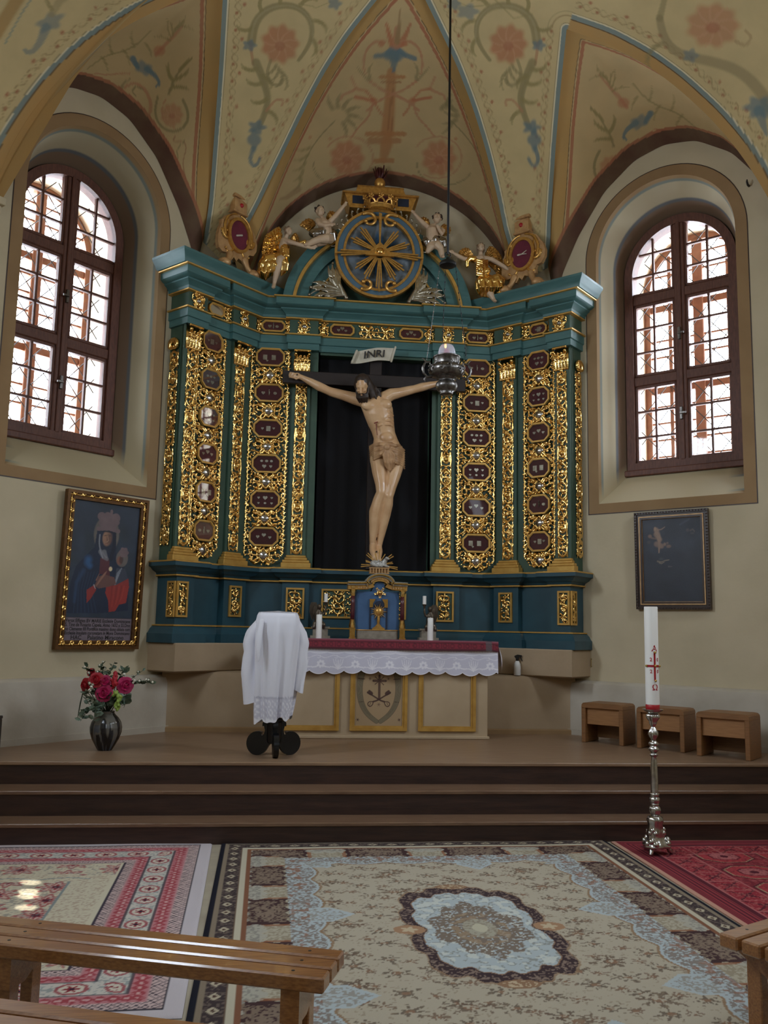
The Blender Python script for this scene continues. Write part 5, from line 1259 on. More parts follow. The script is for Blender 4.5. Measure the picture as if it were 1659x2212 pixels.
# ================================================================== ALTAR TABLE and what stands on it
AL = thing('altar_table', 'long beige altar table with gilt framed panels and a painted emblem', 'altar', (0, 8.75, Z3))
TOPZ = 1.450
MB().bbox((-1.09, 8.75, .5), (1.09, 9.235, 1.42), .006).build('body', 'altar_body', AL)
MB().bbox((-1.105, 8.728, Z3), (1.105, 8.76, .528), .006).build('plinth', 'altar_body', AL)
MB().bbox((-1.13, 8.705, 1.415), (1.13, 9.235, TOPZ), .008).build('slab', 'altar_body', AL)
FAf = lambda a, d, b: (a, 8.75 - d, b)
q4 = lambda x0, x1, z0, z1: [(x0, z0), (x1, z0), (x1, z1), (x0, z1)]
for i, (x0, x1) in enumerate(((-.965, -.39), (-.285, .28), (.39, .965))):
    z0, z1 = .575, 1.36
    f = MB().ring(q4(x0, x1, z0, z1), q4(x0 + .03, x1 - .03, z0 + .03, z1 - .03), -.005, .022, FAf).ring(q4(x0 + .022, x1 - .022, z0 + .022, z1 - .022), q4(x0 + .048, x1 - .048, z0 + .048, z1 - .048), -.004, .012, FAf).build('panel_frame', 'gold_paint', AL, 25)
    if i == 1:
        nx, nz = 170, 220; X = np.linspace(x0 + .04, x1 - .04, nx); Z = np.linspace(z0 + .04, z1 - .04, nz)
        V = [(x, 8.746, z) for x in X for z in Z]; P2d = np.array([(x, z) for x in X for z in Z])
        s_ = 1/(10.37*1900)*8.75    # metre per step of the enlarged view
        t_ = lambda pts: [(-.002 + (a - 805)*s_, .60 + (1420 - b)*s_) for a, b in pts]
        p = Paint(P2d, (168, 142, 108))
        DK, GR = (70, 46, 40), (122, 110, 86)
        for sg in (-1, 1):
            f_ = lambda pts: t_([(805 + sg*(a - 805), b) for a, b in pts])
            p.stroke(f_([(430, 180), (385, 300), (365, 500), (375, 700), (410, 880), (500, 1060), (620, 1190), (760, 1275)]), 165*s_, 105*s_, (84, 70, 56), .9, .12)
            p.stroke(f_([(430, 180), (385, 300), (365, 500), (375, 700), (410, 880), (500, 1060), (620, 1190), (760, 1275)]), 146*s_, 90*s_, GR, 1, .15)
            for k in range(5): p.stroke(f_([(400 - 30 + 15*k, 340), (340 + 14*k, 560), (360 + 15*k, 800), (440 + 14*k, 980), (600 + 8*k, 1150)]), 4*s_, 4*s_, (98, 84, 66), .7)
            p.stroke(f_([(345, 350), (480, 360)]), 26*s_, 22*s_, DK, .9); p.stroke(f_([(360, 860), (460, 850)]), 12*s_, 12*s_, DK, .9)
            p.stroke(f_([(560, 660), (700, 735), (830, 820), (930, 850)]), 34*s_, 44*s_, DK, .95); p.stroke(f_([(590, 620), (660, 670), (640, 700), (560, 650)]), 60*s_, 60*s_, DK, .95)
            p.stroke(f_([(930, 850), (1010, 840), (1060, 880), (1040, 950), (985, 965), (940, 920), (930, 870)]), 24*s_, 24*s_, DK, .95); p.stroke(f_([(985, 870), (1010, 930)]), 16*s_, 16*s_, DK, .8)
            for (sx, sy) in ((345, 1240), (600, 350)):
                for k in range(6): a = k*1.047; c = f_([(sx, sy), (sx + 42*math.cos(a), sy + 42*math.sin(a))]); p.stroke(c, 22*s_, 6*s_, DK if sy > 1000 else (110, 84, 66), .9)
        p.stroke(t_([(810, 280), (812, 780)]), 60*s_, 66*s_, DK, .95); p.stroke(t_([(680, 395), (950, 395)]), 62*s_, 62*s_, DK, .95); p.stroke(t_([(812, 320), (812, 770)]), 22*s_, 26*s_, (112, 84, 68), .7); p.stroke(t_([(700, 395), (930, 395)]), 22*s_, 22*s_, (112, 84, 68), .7)
        for (a, b) in ((715, 310), (905, 310), (715, 470), (905, 480)):
            p.stroke(t_([(812, 395), (a, b)]), 16*s_, 26*s_, DK, .85)
        for k in range(6): a = k*1.047; p.stroke(t_([(805, 910), (805 + 46*math.cos(a), 910 + 46*math.sin(a))]), 20*s_, 6*s_, (116, 90, 72), .9)
        mb = MB(); mb.grid(V, nx, nz); mb.build('painted_emblem', 'painted', AL, col=p.C)
# lace cloth: sheet over the slab with scalloped hem
def hem(x): return 1.150 - .034*abs(math.sin(math.pi*(x + .02)/.168))**.7 - .006*math.sin(x*9)
mb = MB(); nx, nz = 420, 64; V = []; PP = []
for i in range(nx):
    x = -1.165 + 2.34*i/(nx - 1); h = hem(x)
    for j in range(nz):
        t = j/(nz - 1); z = TOPZ + .003 - (TOPZ - h)*t
        V.append((x, 8.688 - .010*math.sin(x*17)*t - .016*t*math.sin(x*5.3 + 1), z)); PP.append((x, z, t, z - h))
PP = np.array(PP); p = Paint(PP[:, :2], (206, 204, 220))
mot = (190, 190, 212); WH = (240, 238, 246)
p.mask((PP[:, 2] < .36)*1.0, (224, 220, 228), .9); p.mask(((PP[:, 3] < .012))*1.0, WH, .9)
p.mask((abs(PP[:, 2] - .40) < .02)*1.0, WH, .6); p.mask(((PP[:, 2] > .28) & (PP[:, 2] < .33) & (np.mod(PP[:, 0], .014) < .006))*1.0, (170, 164, 178), .7)
for k in range(15):
    x = -1.17 + k*.168; zc = 1.215
    if k % 2:
        for q in range(7): a = q*.9; p.blob(x + .084 + .028*math.cos(a), zc + .026*math.sin(a), .017, .014, WH, .85, rot=a)
        p.blob(x + .084, zc, .012, .012, (198, 196, 214), .9)
        for sg in (-1, 1): p.acanthus(x + .084 + sg*.03, zc - .02, -.4 if sg > 0 else math.pi + .4, .07, sg*.7, .016, WH, .85, 3)
    else:
        for q in range(5): p.stroke([(x + .084, zc - .05), (x + .084 + (q - 2)*.018, zc), (x + .084 + (q - 2)*.024, zc + .045)], .016, .006, WH, .8)
        for sg in (-1, 1): p.acanthus(x + .084 + sg*.015, zc - .045, .6 if sg > 0 else math.pi - .6, .08, -sg*1.2, .014, WH, .8, 3)
    p.stroke([(x + .168*t, 1.285 + .012*math.sin(6.28*t)) for t in np.linspace(0, 1, 12)], .007, .007, WH, .8); p.stroke(scroll_pts(x + .05, 1.275, -.6, .06, 3.5, 10), .006, .005, WH, .8)
mb.grid(V, nx, nz)
c_ = p.C
# top and right hand fall of the cloth
n0 = len(mb.v); TV = [(-1.165, 8.688, TOPZ + .003), (1.175, 8.688, TOPZ + .003), (1.175, 9.23, TOPZ + .003), (-1.165, 9.23, TOPZ + .003)]
mb.add(TV, [(0, 1, 2, 3)])
sv = []; ns = 30
for i in range(ns):
    y = 8.688 + .54*i/(ns - 1); bulge = .03 + .03*math.exp(-((i - 3)/3.0)**2)
    for j in range(12): t = j/11; sv.append((1.172 + bulge*math.sin(t*1.9), y - .015*t*math.exp(-(i/4)**2), TOPZ + .003 - (.30 - .05*abs(math.sin(i*.6)) - .12*min(1, i/14))*t))
mb.grid(sv, ns, 12)
c_ = np.concatenate([c_, np.tile(lin((226, 222, 230)), (len(mb.v) - n0, 1))])
LC = mb.build('lace_altar_cloth', 'lace', None, True, world=False, col=c_); tag(LC, 'white lace altar cloth with scalloped flower hem hanging over the altar front', 'altar cloth')
LC.data.transform(Matrix.Translation((0, -8.69, -TOPZ))); LC.location = (0, 8.69, TOPZ)
# dark red runner on top of it
mb = MB(); nx = 260; V = []; PP = []; prof = [(9.22, TOPZ + .007), (9.05, TOPZ + .007), (8.80, TOPZ + .007), (8.683, TOPZ + .007), (8.679, TOPZ - .004)] + [(8.677, TOPZ - .004 - .006*k) for k in range(1, 14)]
for i in range(nx):
    x = -1.15 + 2.33*i/(nx - 1); e = max(0, (x - 1.10)/.08)
    for k, (y, z) in enumerate(prof):
        w_ = .004*math.sin(x*11 + .5)*(k > 4); V.append((x, y - .003*k*(k > 4)*.2 + w_, z - .010*(k > 4)*math.sin(x*1.2 + 1.4)*(k - 4)/13 - .012*e*(k > 3))); PP.append((x, k))
PP = np.array(PP); p = Paint(PP, (112, 30, 46)); k_ = PP[:, 1]; x_ = PP[:, 0]
p.mask((k_ < 4)*1.0, (158, 112, 124), .55); p.mask(((k_ > 6) & (k_ < 14))*1.0, (128, 36, 52), 1); ph_ = np.mod(x_, .075)
p.mask(((k_ > 6) & (k_ < 14) & (abs(np.hypot((ph_ - .0375)*1.0, (k_ - 10)*.006) - .017) < .005))*1.0, (88, 22, 36), .8); p.mask(((k_ > 6) & (k_ < 14) & (ph_ < .006))*1.0, (84, 20, 34), .8)
p.mask((k_ == 6)*1.0, (66, 16, 28), .9); p.mask((k_ >= 15)*1.0, (70, 18, 32), .9); p.mask((abs(x_ - 1.08) < .03)*1.0, (96, 92, 96), .7); p.mask(((abs(x_ - 1.08) < .03) & (np.mod(k_, 3) < 1))*1.0, (60, 56, 60), .7)
mb.grid(V, nx, len(prof)); RC = mb.build('red_altar_runner', 'red_cloth', None, True, world=False, col=p.C); tag(RC, 'dark red patterned runner lying on the altar top above the lace', 'altar runner')
RC.data.transform(Matrix.Translation((0, -8.69, -TOPZ))); RC.location = (0, 8.69, TOPZ)
TZ = TOPZ + .0072

# tabernacle
TB = thing('tabernacle', 'blue tabernacle with wine red columns, gilt arch and monstrance relief', 'tabernacle', (-.005, 9.1, TZ))
s_ = .000808
TT = lambda a, d, b: (-.005 + (a - 780)*s_, 9.02 - d, TZ + (1238 - b)*s_)
def tprism(pts, d0, d1, name, m, par=TB, sm=30): return MB().prism(pts, d0, d1, TT).build(name, m, par, sm)
mb = MB(); n = 20; V = []
for b in (640, 1120): V += [TT(505 + 550*i/n, .03*math.sin(math.pi*i/n), b) for i in range(n + 1)]
mb.add(V, [(i, i + 1, n + 2 + i, n + 1 + i) for i in range(n)]); mb.prism([(505, 640), (1055, 640), (1055, 1120), (505, 1120)], -.25, .0, TT); mb.prism([(700, 640), (860, 640), (860, 540), (830, 520), (770, 520), (730, 560)], -.2, .02, TT)
mb.build('body', 'blue_paint', TB, 30)
MB().prism([(675, 1112), (675, 840), (735, 840), (735, 800), (760, 765), (800, 755), (840, 765), (865, 800), (865, 840), (905, 840), (905, 1112)], .0, .036, TT).build('niche', 'dark_blue', TB)
MB().prism([(700, 1112), (700, 850), (880, 850), (880, 1112)], .0, .038, TT).build('door_leaf', 'blue_paint', TB)
for sx in (-1, 1):
    MB().prism([(790 + sx*40, 735), (790 + sx*115, 735), (790 + sx*115, 840), (790 + sx*75, 840), (790 + sx*72, 790)], .02, .045, TT).build('spandrel', 'gold', TB)
R = Relief(.15, .11, .004); 
for k in range(10): R.acanthus(.025*math.cos(k*.63), .02*math.sin(k*.63), k*.63, .04, 1.5 if k % 2 else -1.5, .008, lobes=1)
R.stamp(0, 0, .022, 1.0); mb = MB(); R.mesh(mb, lambda a, d, b: TT(803 + a/s_, d, 655 - b/s_), .045, 1.2); mb.build('leaf_badge', 'gold', TB, True)
# monstrance in relief
mb = MB(); C0 = (790, 893)
for k in range(18):
    a = k*2*math.pi/18; l = 112 if k % 2 == 0 else 84; d = (math.cos(a), math.sin(a)); nrm = (-d[1]*9, d[0]*9)
    mb.prism([(C0[0] + 34*d[0] + nrm[0], C0[1] + 34*d[1] + nrm[1]), (C0[0] + l*d[0], C0[1] + l*d[1]), (C0[0] + 34*d[0] - nrm[0], C0[1] + 34*d[1] - nrm[1])], .04, .052, TT)
mb.ell(TT(790, .05, 893), (.032, .014, .036), 16); mb.tube([TT(788, .05, 960), TT(788, .05, 1050)], [.012, .014], 10); mb.ell(TT(788, .05, 1010), .017, 10); mb.prism([(770, 1050), (806, 1050), (835, 1085), (868, 1100), (868, 1122), (712, 1122), (712, 1100), (742, 1085)], .036, .062, TT)
mb.build('monstrance_relief', 'gold_dull', TB, 30)
mb = MB(); n = 24; V = []
for b in (1125, 1236): V += [TT(512 + 530*i/n, .02 + .06*math.sin(math.pi*i/n)**.7, b) for i in range(n + 1)]
mb.add(V, [(i, i + 1, n + 2 + i, n + 1 + i) for i in range(n)]); mb.add([TT(512 + 530*i/n, .02 + .06*math.sin(math.pi*i/n)**.7, 1125) for i in range(n + 1)] + [TT(1042, -.1, 1125), TT(512, -.1, 1125)], [tuple(range(n + 3))]); mb.build('base_drum', 'stone_grey', TB, 30)
mb = MB(); mb.tube([TT(512 + 530*i/n, .022 + .06*math.sin(math.pi*i/n)**.7, 1125) for i in range(n + 1)], .005, 6); mb.build('drum_rim', 'gold_paint', TB, True)
for x in (462, 1093):
    c = TT(x, .03, 0); b0 = TZ
    MB().lathe([(.024, 1238), (.026, 1238)] and [(.0215, TZ + (1002 - 1238)*-s_), (.0225, TZ + .28), (.021, TZ + .36), (.0205, TZ + (1238 - 700)*s_)], (c[0], c[1], 0), 18).build('column', 'wine', TB, True)
    mb = MB(); X = lambda a, d, b: TT(x + a, .03 + d, b)
    mb.bbox((-42, -.034, 1218), (42, .034, 1238), .002, X).bbox((-34, -.028, 1115), (34, .028, 1220), .002, X).bbox((-38, -.03, 1100), (38, .03, 1118), .002, X)
    mb.lathe([(.030, 0), (.032, .02), (.026, .05), (.024, .075), (.027, .085)], (c[0], c[1], TZ + (1238 - 1100)*s_), 16, mod=lambda a, z: 1 + .1*math.cos(4*a)); mb.build('column_pedestal', 'gold', TB, 30)
    mb = MB().lathe([(.021, 0), (.024, .01), (.024, .02), (.03, .04), (.034, .055), (.027, .07), (.034, .085), (.038, .10)], (c[0], c[1], TZ + (1238 - 702)*s_), 18, mod=lambda a, z: 1 + .12*math.cos(6*a)*(z > .025)); mb.build('column_capital', 'gold', TB, 30)
# entablature swept over the central arch
def entab(off, d0, d1, th, name, m):
    ctr = [(395, 560), (510, 560), (640, 555), (690, 540)] + [(800 + 150*math.cos(math.pi + (math.pi*k/16))*1.0, 545 + 95*math.sin(math.pi + math.pi*k/16)) for k in range(17)] + [(910, 540), (960, 555), (1050, 560), (1150, 562)]
    P = np.array(ctr, float); T_ = np.gradient(P, axis=0); T_ /= np.linalg.norm(T_, axis=1)[:, None]; N_ = np.stack([T_[:, 1], -T_[:, 0]], 1)
    a = P + N_*off; b = P + N_*(off + th); mb = MB(); n = len(P)
    V = [TT(x, d0, y) for x, y in a] + [TT(x, d1, y) for x, y in a] + [TT(x, d1, y) for x, y in b] + [TT(x, d0, y) for x, y in b]
    F = []
    for i in range(n - 1):
        for k in range(4): F.append((k*n + i, k*n + i + 1, ((k + 1) % 4)*n + i + 1, ((k + 1) % 4)*n + i))
    F += [(0, n, 2*n, 3*n), (n - 1, 4*n - 1, 3*n - 1, 2*n - 1)]
    mb.add(V, F); return mb.build(name, m, TB, 30)
entab(-60, -.10, .055, 55, 'dentil_band', 'gold_dull'); entab(-8, -.10, .075, 22, 'gilt_band', 'stone_grey'); entab(14, -.10, .09, 16, 'gilt_band', 'gold'); entab(28, -.10, .085, 14, 'cornice', 'stone_grey')
for k in range(17):
    a = math.pi + math.pi*k/16; p0 = (800 + 118*math.cos(a), 545 + 66*math.sin(a)); MB().bbox((p0[0] - 7, .05, p0[1] - 8), (p0[0] + 7, .066, p0[1] + 8), .0015, TT).build('dentil', 'bronze_gilt', TB)
for x in (530, 562, 594, 626, 658, 940, 972, 1004, 1036, 1068): MB().bbox((x - 9, .05, 585), (x + 9, .066, 605), .0015, TT).build('dentil', 'bronze_gilt', TB)
mb = MB().bbox((662, -.03, 405), (915, .06, 415), .001, TT).bbox((662, -.03, 335), (915, .06, 350), .001, TT)
for k in range(7): mb.bbox((675 + 37*k - 7, .04, 348), (675 + 37*k + 7, .056, 408), .001, TT)
for k in range(5): mb.bbox((668, -.03 + .02*k, 348), (676, -.02 + .02*k, 408), .001, TT); mb.bbox((902, -.03 + .02*k, 348), (910, -.02 + .02*k, 408), .001, TT)
mb.box((672, -.02, 352), (906, .035, 406), TT); mb.build('balustrade', 'bronze_gilt', TB)
# lamb and rays
mb = MB(); A = lambda a, d, b: TT(a, .02 + d, b)
mb.ell(A(780, .0, 290), (.082, .04, .036), 16); mb.ell(A(720, .0, 285), (.042, .038, .036), 14); mb.tube([A(840, .01, 280), A(868, .015, 235)], [.028, .022], 12); mb.ell(A(880, .03, 218), (.022, .024, .018), 12); mb.ell(A(900, .045, 224), (.012, .014, .011), 10)
for sx in (-1, 1): mb.ell(A(866, .02 + sx*.02, 210), (.008, .016, .006), 8)
for (x, dd) in ((870, .035), (890, .02), (740, .04), (800, .04)): mb.tube([A(x - 30, dd, 308), A(x + 15, dd + .01, 322)], [.012, .009], 8)
g = np.random.default_rng(8)
for q in range(70): 
    a = g.uniform(0, 6.28); b = g.uniform(-1, 1); mb.ell(A(780 + 98*math.cos(a)*math.sqrt(1 - b*b), .038*abs(math.sin(a)), 290 - 44*b), .009, 7)
remesh(mb, 'lamb', 'silver_paint', TB, .004, 1, .3)
for k, (x, y) in enumerate(((555, 328), (560, 300), (615, 245), (618, 262), (640, 150), (622, 172), (735, 155), (795, 100), (865, 158), (950, 160), (972, 183), (958, 258), (968, 275), (1028, 325), (1028, 350))):
    o = (780 + (x - 780)*.28, 300 + (y - 300)*.28); dx, dy = x - o[0], y - o[1]; l = math.hypot(dx, dy); nx_, ny_ = -dy/l*6, dx/l*6
    MB().prism([(o[0] + nx_*.6, o[1] + ny_*.6), (x + nx_, y + ny_), (x - nx_, y - ny_), (o[0] - nx_*.6, o[1] - ny_*.6)], .0, .012, TT).build('ray', 'gold_dull', TB)

# bronze candle angels with their candles
def candle_angel(sd, cx, label, clabel):
    o = thing('candle_angel', label, 'statuette', (cx, 9.08, TZ), group='bronze candle angels on the altar')
    s_ = .00165; M = lambda a, d, b: (cx + sd*(a - 530)*s_, 9.08 - d, TZ + (433 - b)*s_)
    mb = MB().bbox((470, -.07, 418), (592, .07, 433), .004, M).bbox((486, -.06, 372), (578, .06, 420), .004, M).bbox((478, -.066, 362), (588, .066, 374), .004, M); mb.build('pedestal', 'stone_grey', o)
    mb = MB()
    def L(pts, r): mb.tube([M(*p) for p in pts], r, 10)
    L([(520, .0, 345), (518, .01, 315), (516, .02, 285), (520, .025, 262)], [.042, .045, .042, .02]); mb.ell(M(523, .035, 240), (.023, .026, .029), 12); L([(520, .025, 265), (522, .03, 250)], [.013, .013])
    L([(512, .0, 345), (530, .07, 340), (548, .09, 352)], [.036, .033, .026]); L([(548, .09, 350), (550, .085, 372)], [.024, .014]); L([(505, .0, 345), (500, .05, 350), (492, .06, 368)], [.034, .03, .02])
    L([(530, .03, 275), (552, .045, 285), (560, .05, 262), (560, .05, 240)], [.018, .014, .012, .010]); L([(505, .03, 278), (515, .06, 300), (540, .06, 290)], [.016, .013, .010])
    for q in range(5): L([(505 + 7*q, .03, 345), (503 + 9*q, .075, 355), (498 + 10*q, .07, 368)], [.012, .012, .008])
    remesh(mb, 'figure', 'bronze', o, .005, 2, .4)
    for k in (0, 1):
        mb = MB(); bx = 502 - 14*k; dd = -.02 - .02*k
        mb.prism([(bx + 14, 275), (bx + 16, 240), (bx + 2, 214), (bx - 14, 212), (bx - 24, 235), (bx - 24, 275), (bx - 14, 310), (bx - 2, 330)], dd, dd - .014, M)
        for q in range(5): mb.tube([M(bx + 8 - 5*q, dd + .006, 240), M(bx + 3 - 5*q, dd + .006, 280), M(bx - 4 - 3*q, dd + .004, 312 - 5*q)], [.009, .009, .005], 6)
        mb.build('wing', 'bronze', o, 30)
    c = M(561, .05, 212); MB().lathe([(.008, -.045), (.012, -.02), (.024, -.004), (.026, 0)], (c[0], c[1], c[2]), 16).build('candle_cup', 'bronze', o, 40)
    cd_ = MB().lathe([(.019, .001), (.019, .085), (.017, .087), (.012, .085), (.001, .083)], (0, 0, 0), 20, mod=lambda a, z: 1).build('candle', 'wax', None, 40, world=False); cd_.location = c
    tag(cd_, clabel, 'candle', 'short candles held by the bronze angels')
candle_angel(1, -.585, 'bronze seated angel candle holder on the altar left of the tabernacle', 'short white candle on the bronze angel left of the tabernacle')
candle_angel(-1, .535, 'bronze seated angel candle holder on the altar right of the tabernacle', 'short white candle on the bronze angel right of the tabernacle')
for x, y, h, lb in ((-.605, 8.84, .235, 'thick white pillar candle on the altar in front of the left angel'), (.515, 8.83, .225, 'thick white pillar candle on the altar in front of the right angel')):
    c = MB().lathe([(.029, 0), (.0295, h*.5), (.029, h - .004), (.026, h), (.012, h - .004), (.001, h - .006)], (0, 0, 0), 24).tube([(0, 0, h - .006), (.001, 0, h + .008)], .0015, 5).build('pillar_candle', 'wax', None, 40, world=False); c.location = (x, y, TZ); tag(c, lb, 'candle', 'pillar candles on the altar')

# ================================================================== ANGELS on the cornice
def figure(name, label, base, joints, skin='skin_pale', group=None):
    return thing(name, label, 'statue', base, group=group)
def ZM(ox, oy, sc, Y):
    def f(a, b, d=0.0):
        p = aty(ox + a/sc, oy + b/sc, Y); return np.array([p[0], Y - d, p[2]])
    return f
def wing(par, M, pts, d, m, rows=5):
    Q = np.array([M(a, b, d) for a, b in pts]); m0 = len(Q); P = []
    for i in range(m0):           # round the outline
        p0, p1, p2, p3 = Q[i - 1], Q[i], Q[(i + 1) % m0], Q[(i + 2) % m0]
        for t in (0, .25, .5, .75): P.append(.5*(2*p1 + (p2 - p0)*t + (2*p0 - 5*p1 + 4*p2 - p3)*t*t + (3*p1 - p0 - 3*p2 + p3)*t**3))
    n = len(P); mb = MB(); c = sum(P)/n
    mb.v = [tuple(p + [0, .012, 0]) for p in P] + [tuple(p - [0, .006, 0]) for p in P] + [tuple(c + [0, .014, 0]), tuple(c - [0, .035, 0])]
    for i in range(n):
        j = (i + 1) % n; mb.f += [(i, j, n + j, n + i), (2*n, j, i), (2*n + 1, n + i, n + j)]
    root = P[0]
    for i in range(2, n - 1, 2):
        for q in range(rows):
            t0, t1 = q/rows, (q + 1.25)/rows; a = root + (P[i] - root)*min(t0, 1); b = root + (P[i] - root)*min(t1, 1); e = np.array([0, -.03*(1 - abs(2*(t0 + t1)/2 - 1)) - .008, 0])
            mb.tube([a + e, (a + b)/2 + e*1.25, b + e*.7], [.006, .013, .006], 6)
    return mb.build('wing', m, par, 40)
def head(mb, c, r, f, up=(0, 0, 1)):
    f = np.array(f, float); f /= np.linalg.norm(f); up = np.array(up, float); up -= f*(up @ f); up /= np.linalg.norm(up); rt = np.cross(f, up); R = np.stack([rt, f, up], 1)
    h = lambda a, b, e: c + R @ (np.array([a, b, e])*r)
    mb.ell(h(0, -.05, .15), (.80*r, .95*r, .95*r), 14, rot=R); mb.ell(h(0, .3, -.45), (.60*r, .62*r, .68*r), 12, rot=R); mb.tube([h(0, .86, .16), h(0, 1.04, -.2)], [.09*r, .16*r], 8); mb.ell(h(0, .82, .22), (.55*r, .16*r, .12*r), 10, rot=R)
    mb.ell(h(0, .84, -.52), (.24*r, .12*r, .09*r), 8, rot=R); mb.ell(h(0, .72, -.86), (.22*r, .2*r, .18*r), 8, rot=R)
    for s in (-1, 1): mb.ell(h(s*.38, .7, -.25), (.25*r, .22*r, .25*r), 8, rot=R); mb.ell(h(s*.8, 0, -.1), (.1*r, .2*r, .3*r), 8, rot=R); mb.ell(h(s*.34, .80, .0), (.17*r, .09*r, .07*r), 8, rot=R)
    return h
def hair(par, h, r, m, curls=22, seed=1, long=False):
    mb = MB(); g = np.random.default_rng(seed)
    mb.ell(h(0, -.25, .38), (.86*r, .86*r, .74*r), 12)
    for k in range(curls):
        a = g.uniform(0, 6.28); z = g.uniform(-.2, .95); q = math.sqrt(max(0, 1 - (z*.8)**2)); x, y = .92*q*math.cos(a), -.25 + .85*q*math.sin(a)
        if y > .35 and z < .5: continue
        mb.ell(h(x, y, .15 + z*.85), .24*r, 7)
    if long:
        for s in (-1, 1): mb.tube([h(s*.7, -.2, .3), h(s*.85, -.3, -.5), h(s*.6, -.5, -1.2)], [.25*r, .25*r, .12*r], 8)
    remesh(mb, 'hair', m, par, .005, 1, .4)
def hand(mb, p, d, r):
    p = np.asarray(p, float); d = np.asarray(d, float); d /= np.linalg.norm(d); s = np.cross(d, [0, 1, 0]); s /= np.linalg.norm(s) + 1e-9
    mb.ell(p + d*r, (r*1.05, r*.6, r*.8), 10)
    for k in range(4): b = p + d*r*1.7 + s*(k - 1.5)*r*.42; mb.tube([b, b + d*r*.9 + np.array([0, -.1*r, -.15*r]), b + d*r*1.5 + np.array([0, -.5*r, -.5*r])], [r*.24, r*.22, r*.16], 6)
    mb.tube([p + d*r*.4 - s*r*.7, p + d*r*1.2 - s*r*1.2, p + d*r*1.8 - s*r*1.1], [r*.28, r*.24, r*.18], 6)
AZ = 5.265
# left gilded angel
M = ZM(540, 470, 9.217, 9.60); base = (M(590, 1490)[0], 9.64, 5.27)
A1 = thing('angel_statue', 'gilded angel seated on the cornice left of the arch, arm stretched right', 'statue', base)
mb = MB(); L = lambda pts, r, n=10: mb.tube([M(*p) for p in pts], r, n)
L([(690, 720, .02), (680, 600, .03), (690, 500, .03)], [.058, .062, .05]); L([(700, 470, .03), (730, 400, .05)], [.026, .024]); h1 = head(mb, M(762, 315, .06), .046, (.75, -.6, -.1))
L([(680, 490, .05), (780, 550, .09), (900, 600, .11)], [.034, .029, .025]); L([(900, 600, .11), (1060, 650, .12), (1210, 695, .12)], [.025, .024, .017]); hand(mb, M(1215, 695, .12), (.85, 0, .45), .022)
L([(640, 900, .10), (600, 935, .13)], [.05, .046]); L([(595, 930, .13), (550, 1100, .12), (500, 1300, .10), (480, 1400, .09)], [.043, .042, .027, .02]); L([(480, 1400, .09), (468, 1455, .12), (466, 1490, .15)], [.023, .022, .018])
for q in range(5): p_ = M(440 + 15*q, 1495, .155); mb.tube([p_, p_ + [0, -.016, -.004]], [.008, .006], 6)
b1_ = remesh(mb, 'figure', 'skin_pale', A1, .005, 3, .4); hair(b1_, h1, .046, 'hair_angel', 26, 1, True)
mb = MB(); L([(660, 860, .04), (690, 760, .06), (700, 660, .05)], [.075, .068, .06]); L([(560, 880, .05), (460, 900, .08), (330, 930, .09), (260, 1000, .08)], [.075, .08, .078, .06])
L([(620, 900, .07), (640, 960, .10)], [.075, .06])
g = np.random.default_rng(4)
for q in range(16):
    a = 170 + q*20 + g.uniform(-8, 8); b = 940 + g.uniform(-20, 30); e = 1310 - abs(q - 6)*16 + g.uniform(-20, 20); L([(a + 130, b - 60, .10), (a + 50, b + 80, .12 + .02*(q % 2)), (a + 20 + g.uniform(-14, 14), (b + e)/2 + 60, .10 + .02*(q % 3)), (a + 20, e - 30, .07)], [.02, .03, .028, .014], 8)
for q in range(7): L([(640 + 14*q, 900, .10), (650 + 16*q, 1000, .12), (640 + 14*q, 1120, .10), (620 + 16*q, 1200 - 10*q, .07)], [.016, .022, .02, .01], 8)
for q in range(6): L([(560, 840 - 22*q, .09), (660, 870 - 34*q, .125), (770, 850 - 30*q, .09)], [.012, .018, .012], 8)
mb.ell(M(715, 850, .13), (.05, .03, .03), 10); L([(900, 560, .03), (1000, 555, .05), (1090, 520, .05), (1110, 600, .05)], [.022, .026, .03, .022])
remesh(mb, 'robe', 'gold', A1, .005, 1, .3)
wing(A1, M, [(600, 560), (640, 430), (610, 200), (530, 180), (400, 270), (300, 360), (250, 560), (240, 740), (290, 830), (420, 720), (560, 690)], -.03, 'gold', 5); wing(A1, M, [(820, 500), (820, 400), (860, 310), (920, 280), (970, 370), (970, 480), (900, 520)], -.05, 'gold_dull', 3)
# right gilded angel
M = ZM(960, 500, 6.381, 9.60); base = (M(640, 1010)[0], 9.64, 5.27)
A4 = thing('angel_statue', 'gilded angel stepping forward on the cornice right of the arch, arms spread', 'statue', base)
mb = MB(); L = lambda pts, r, n=10: mb.tube([M(*p) for p in pts], r, n)
L([(500, 600, .03), (495, 480, .03), (490, 400, .03)], [.062, .068, .055]); L([(490, 380, .03), (490, 310, .04)], [.028, .026]); h4 = head(mb, M(488, 250, .055), .050, (.05, -1, -.05))
L([(540, 385, .03), (640, 410, .05), (740, 475, .06)], [.034, .029, .026]); L([(740, 475, .06), (820, 530, .07), (890, 585, .08)], [.026, .024, .017]); hand(mb, M(893, 590, .08), (.7, 0, -.7), .021)
L([(430, 390, .03), (340, 405, .04), (265, 405, .05)], [.034, .029, .026]); L([(265, 405, .05), (180, 370, .06), (120, 340, .07)], [.026, .024, .017]); hand(mb, M(115, 335, .07), (-.9, 0, .4), .021)
L([(600, 880, .08), (640, 950, .09), (655, 990, .10)], [.045, .032, .022]); L([(655, 990, .10), (660, 1015, .13)], [.022, .02]); L([(700, 850, .03), (760, 870, .0), (830, 850, -.02)], [.04, .03, .022])
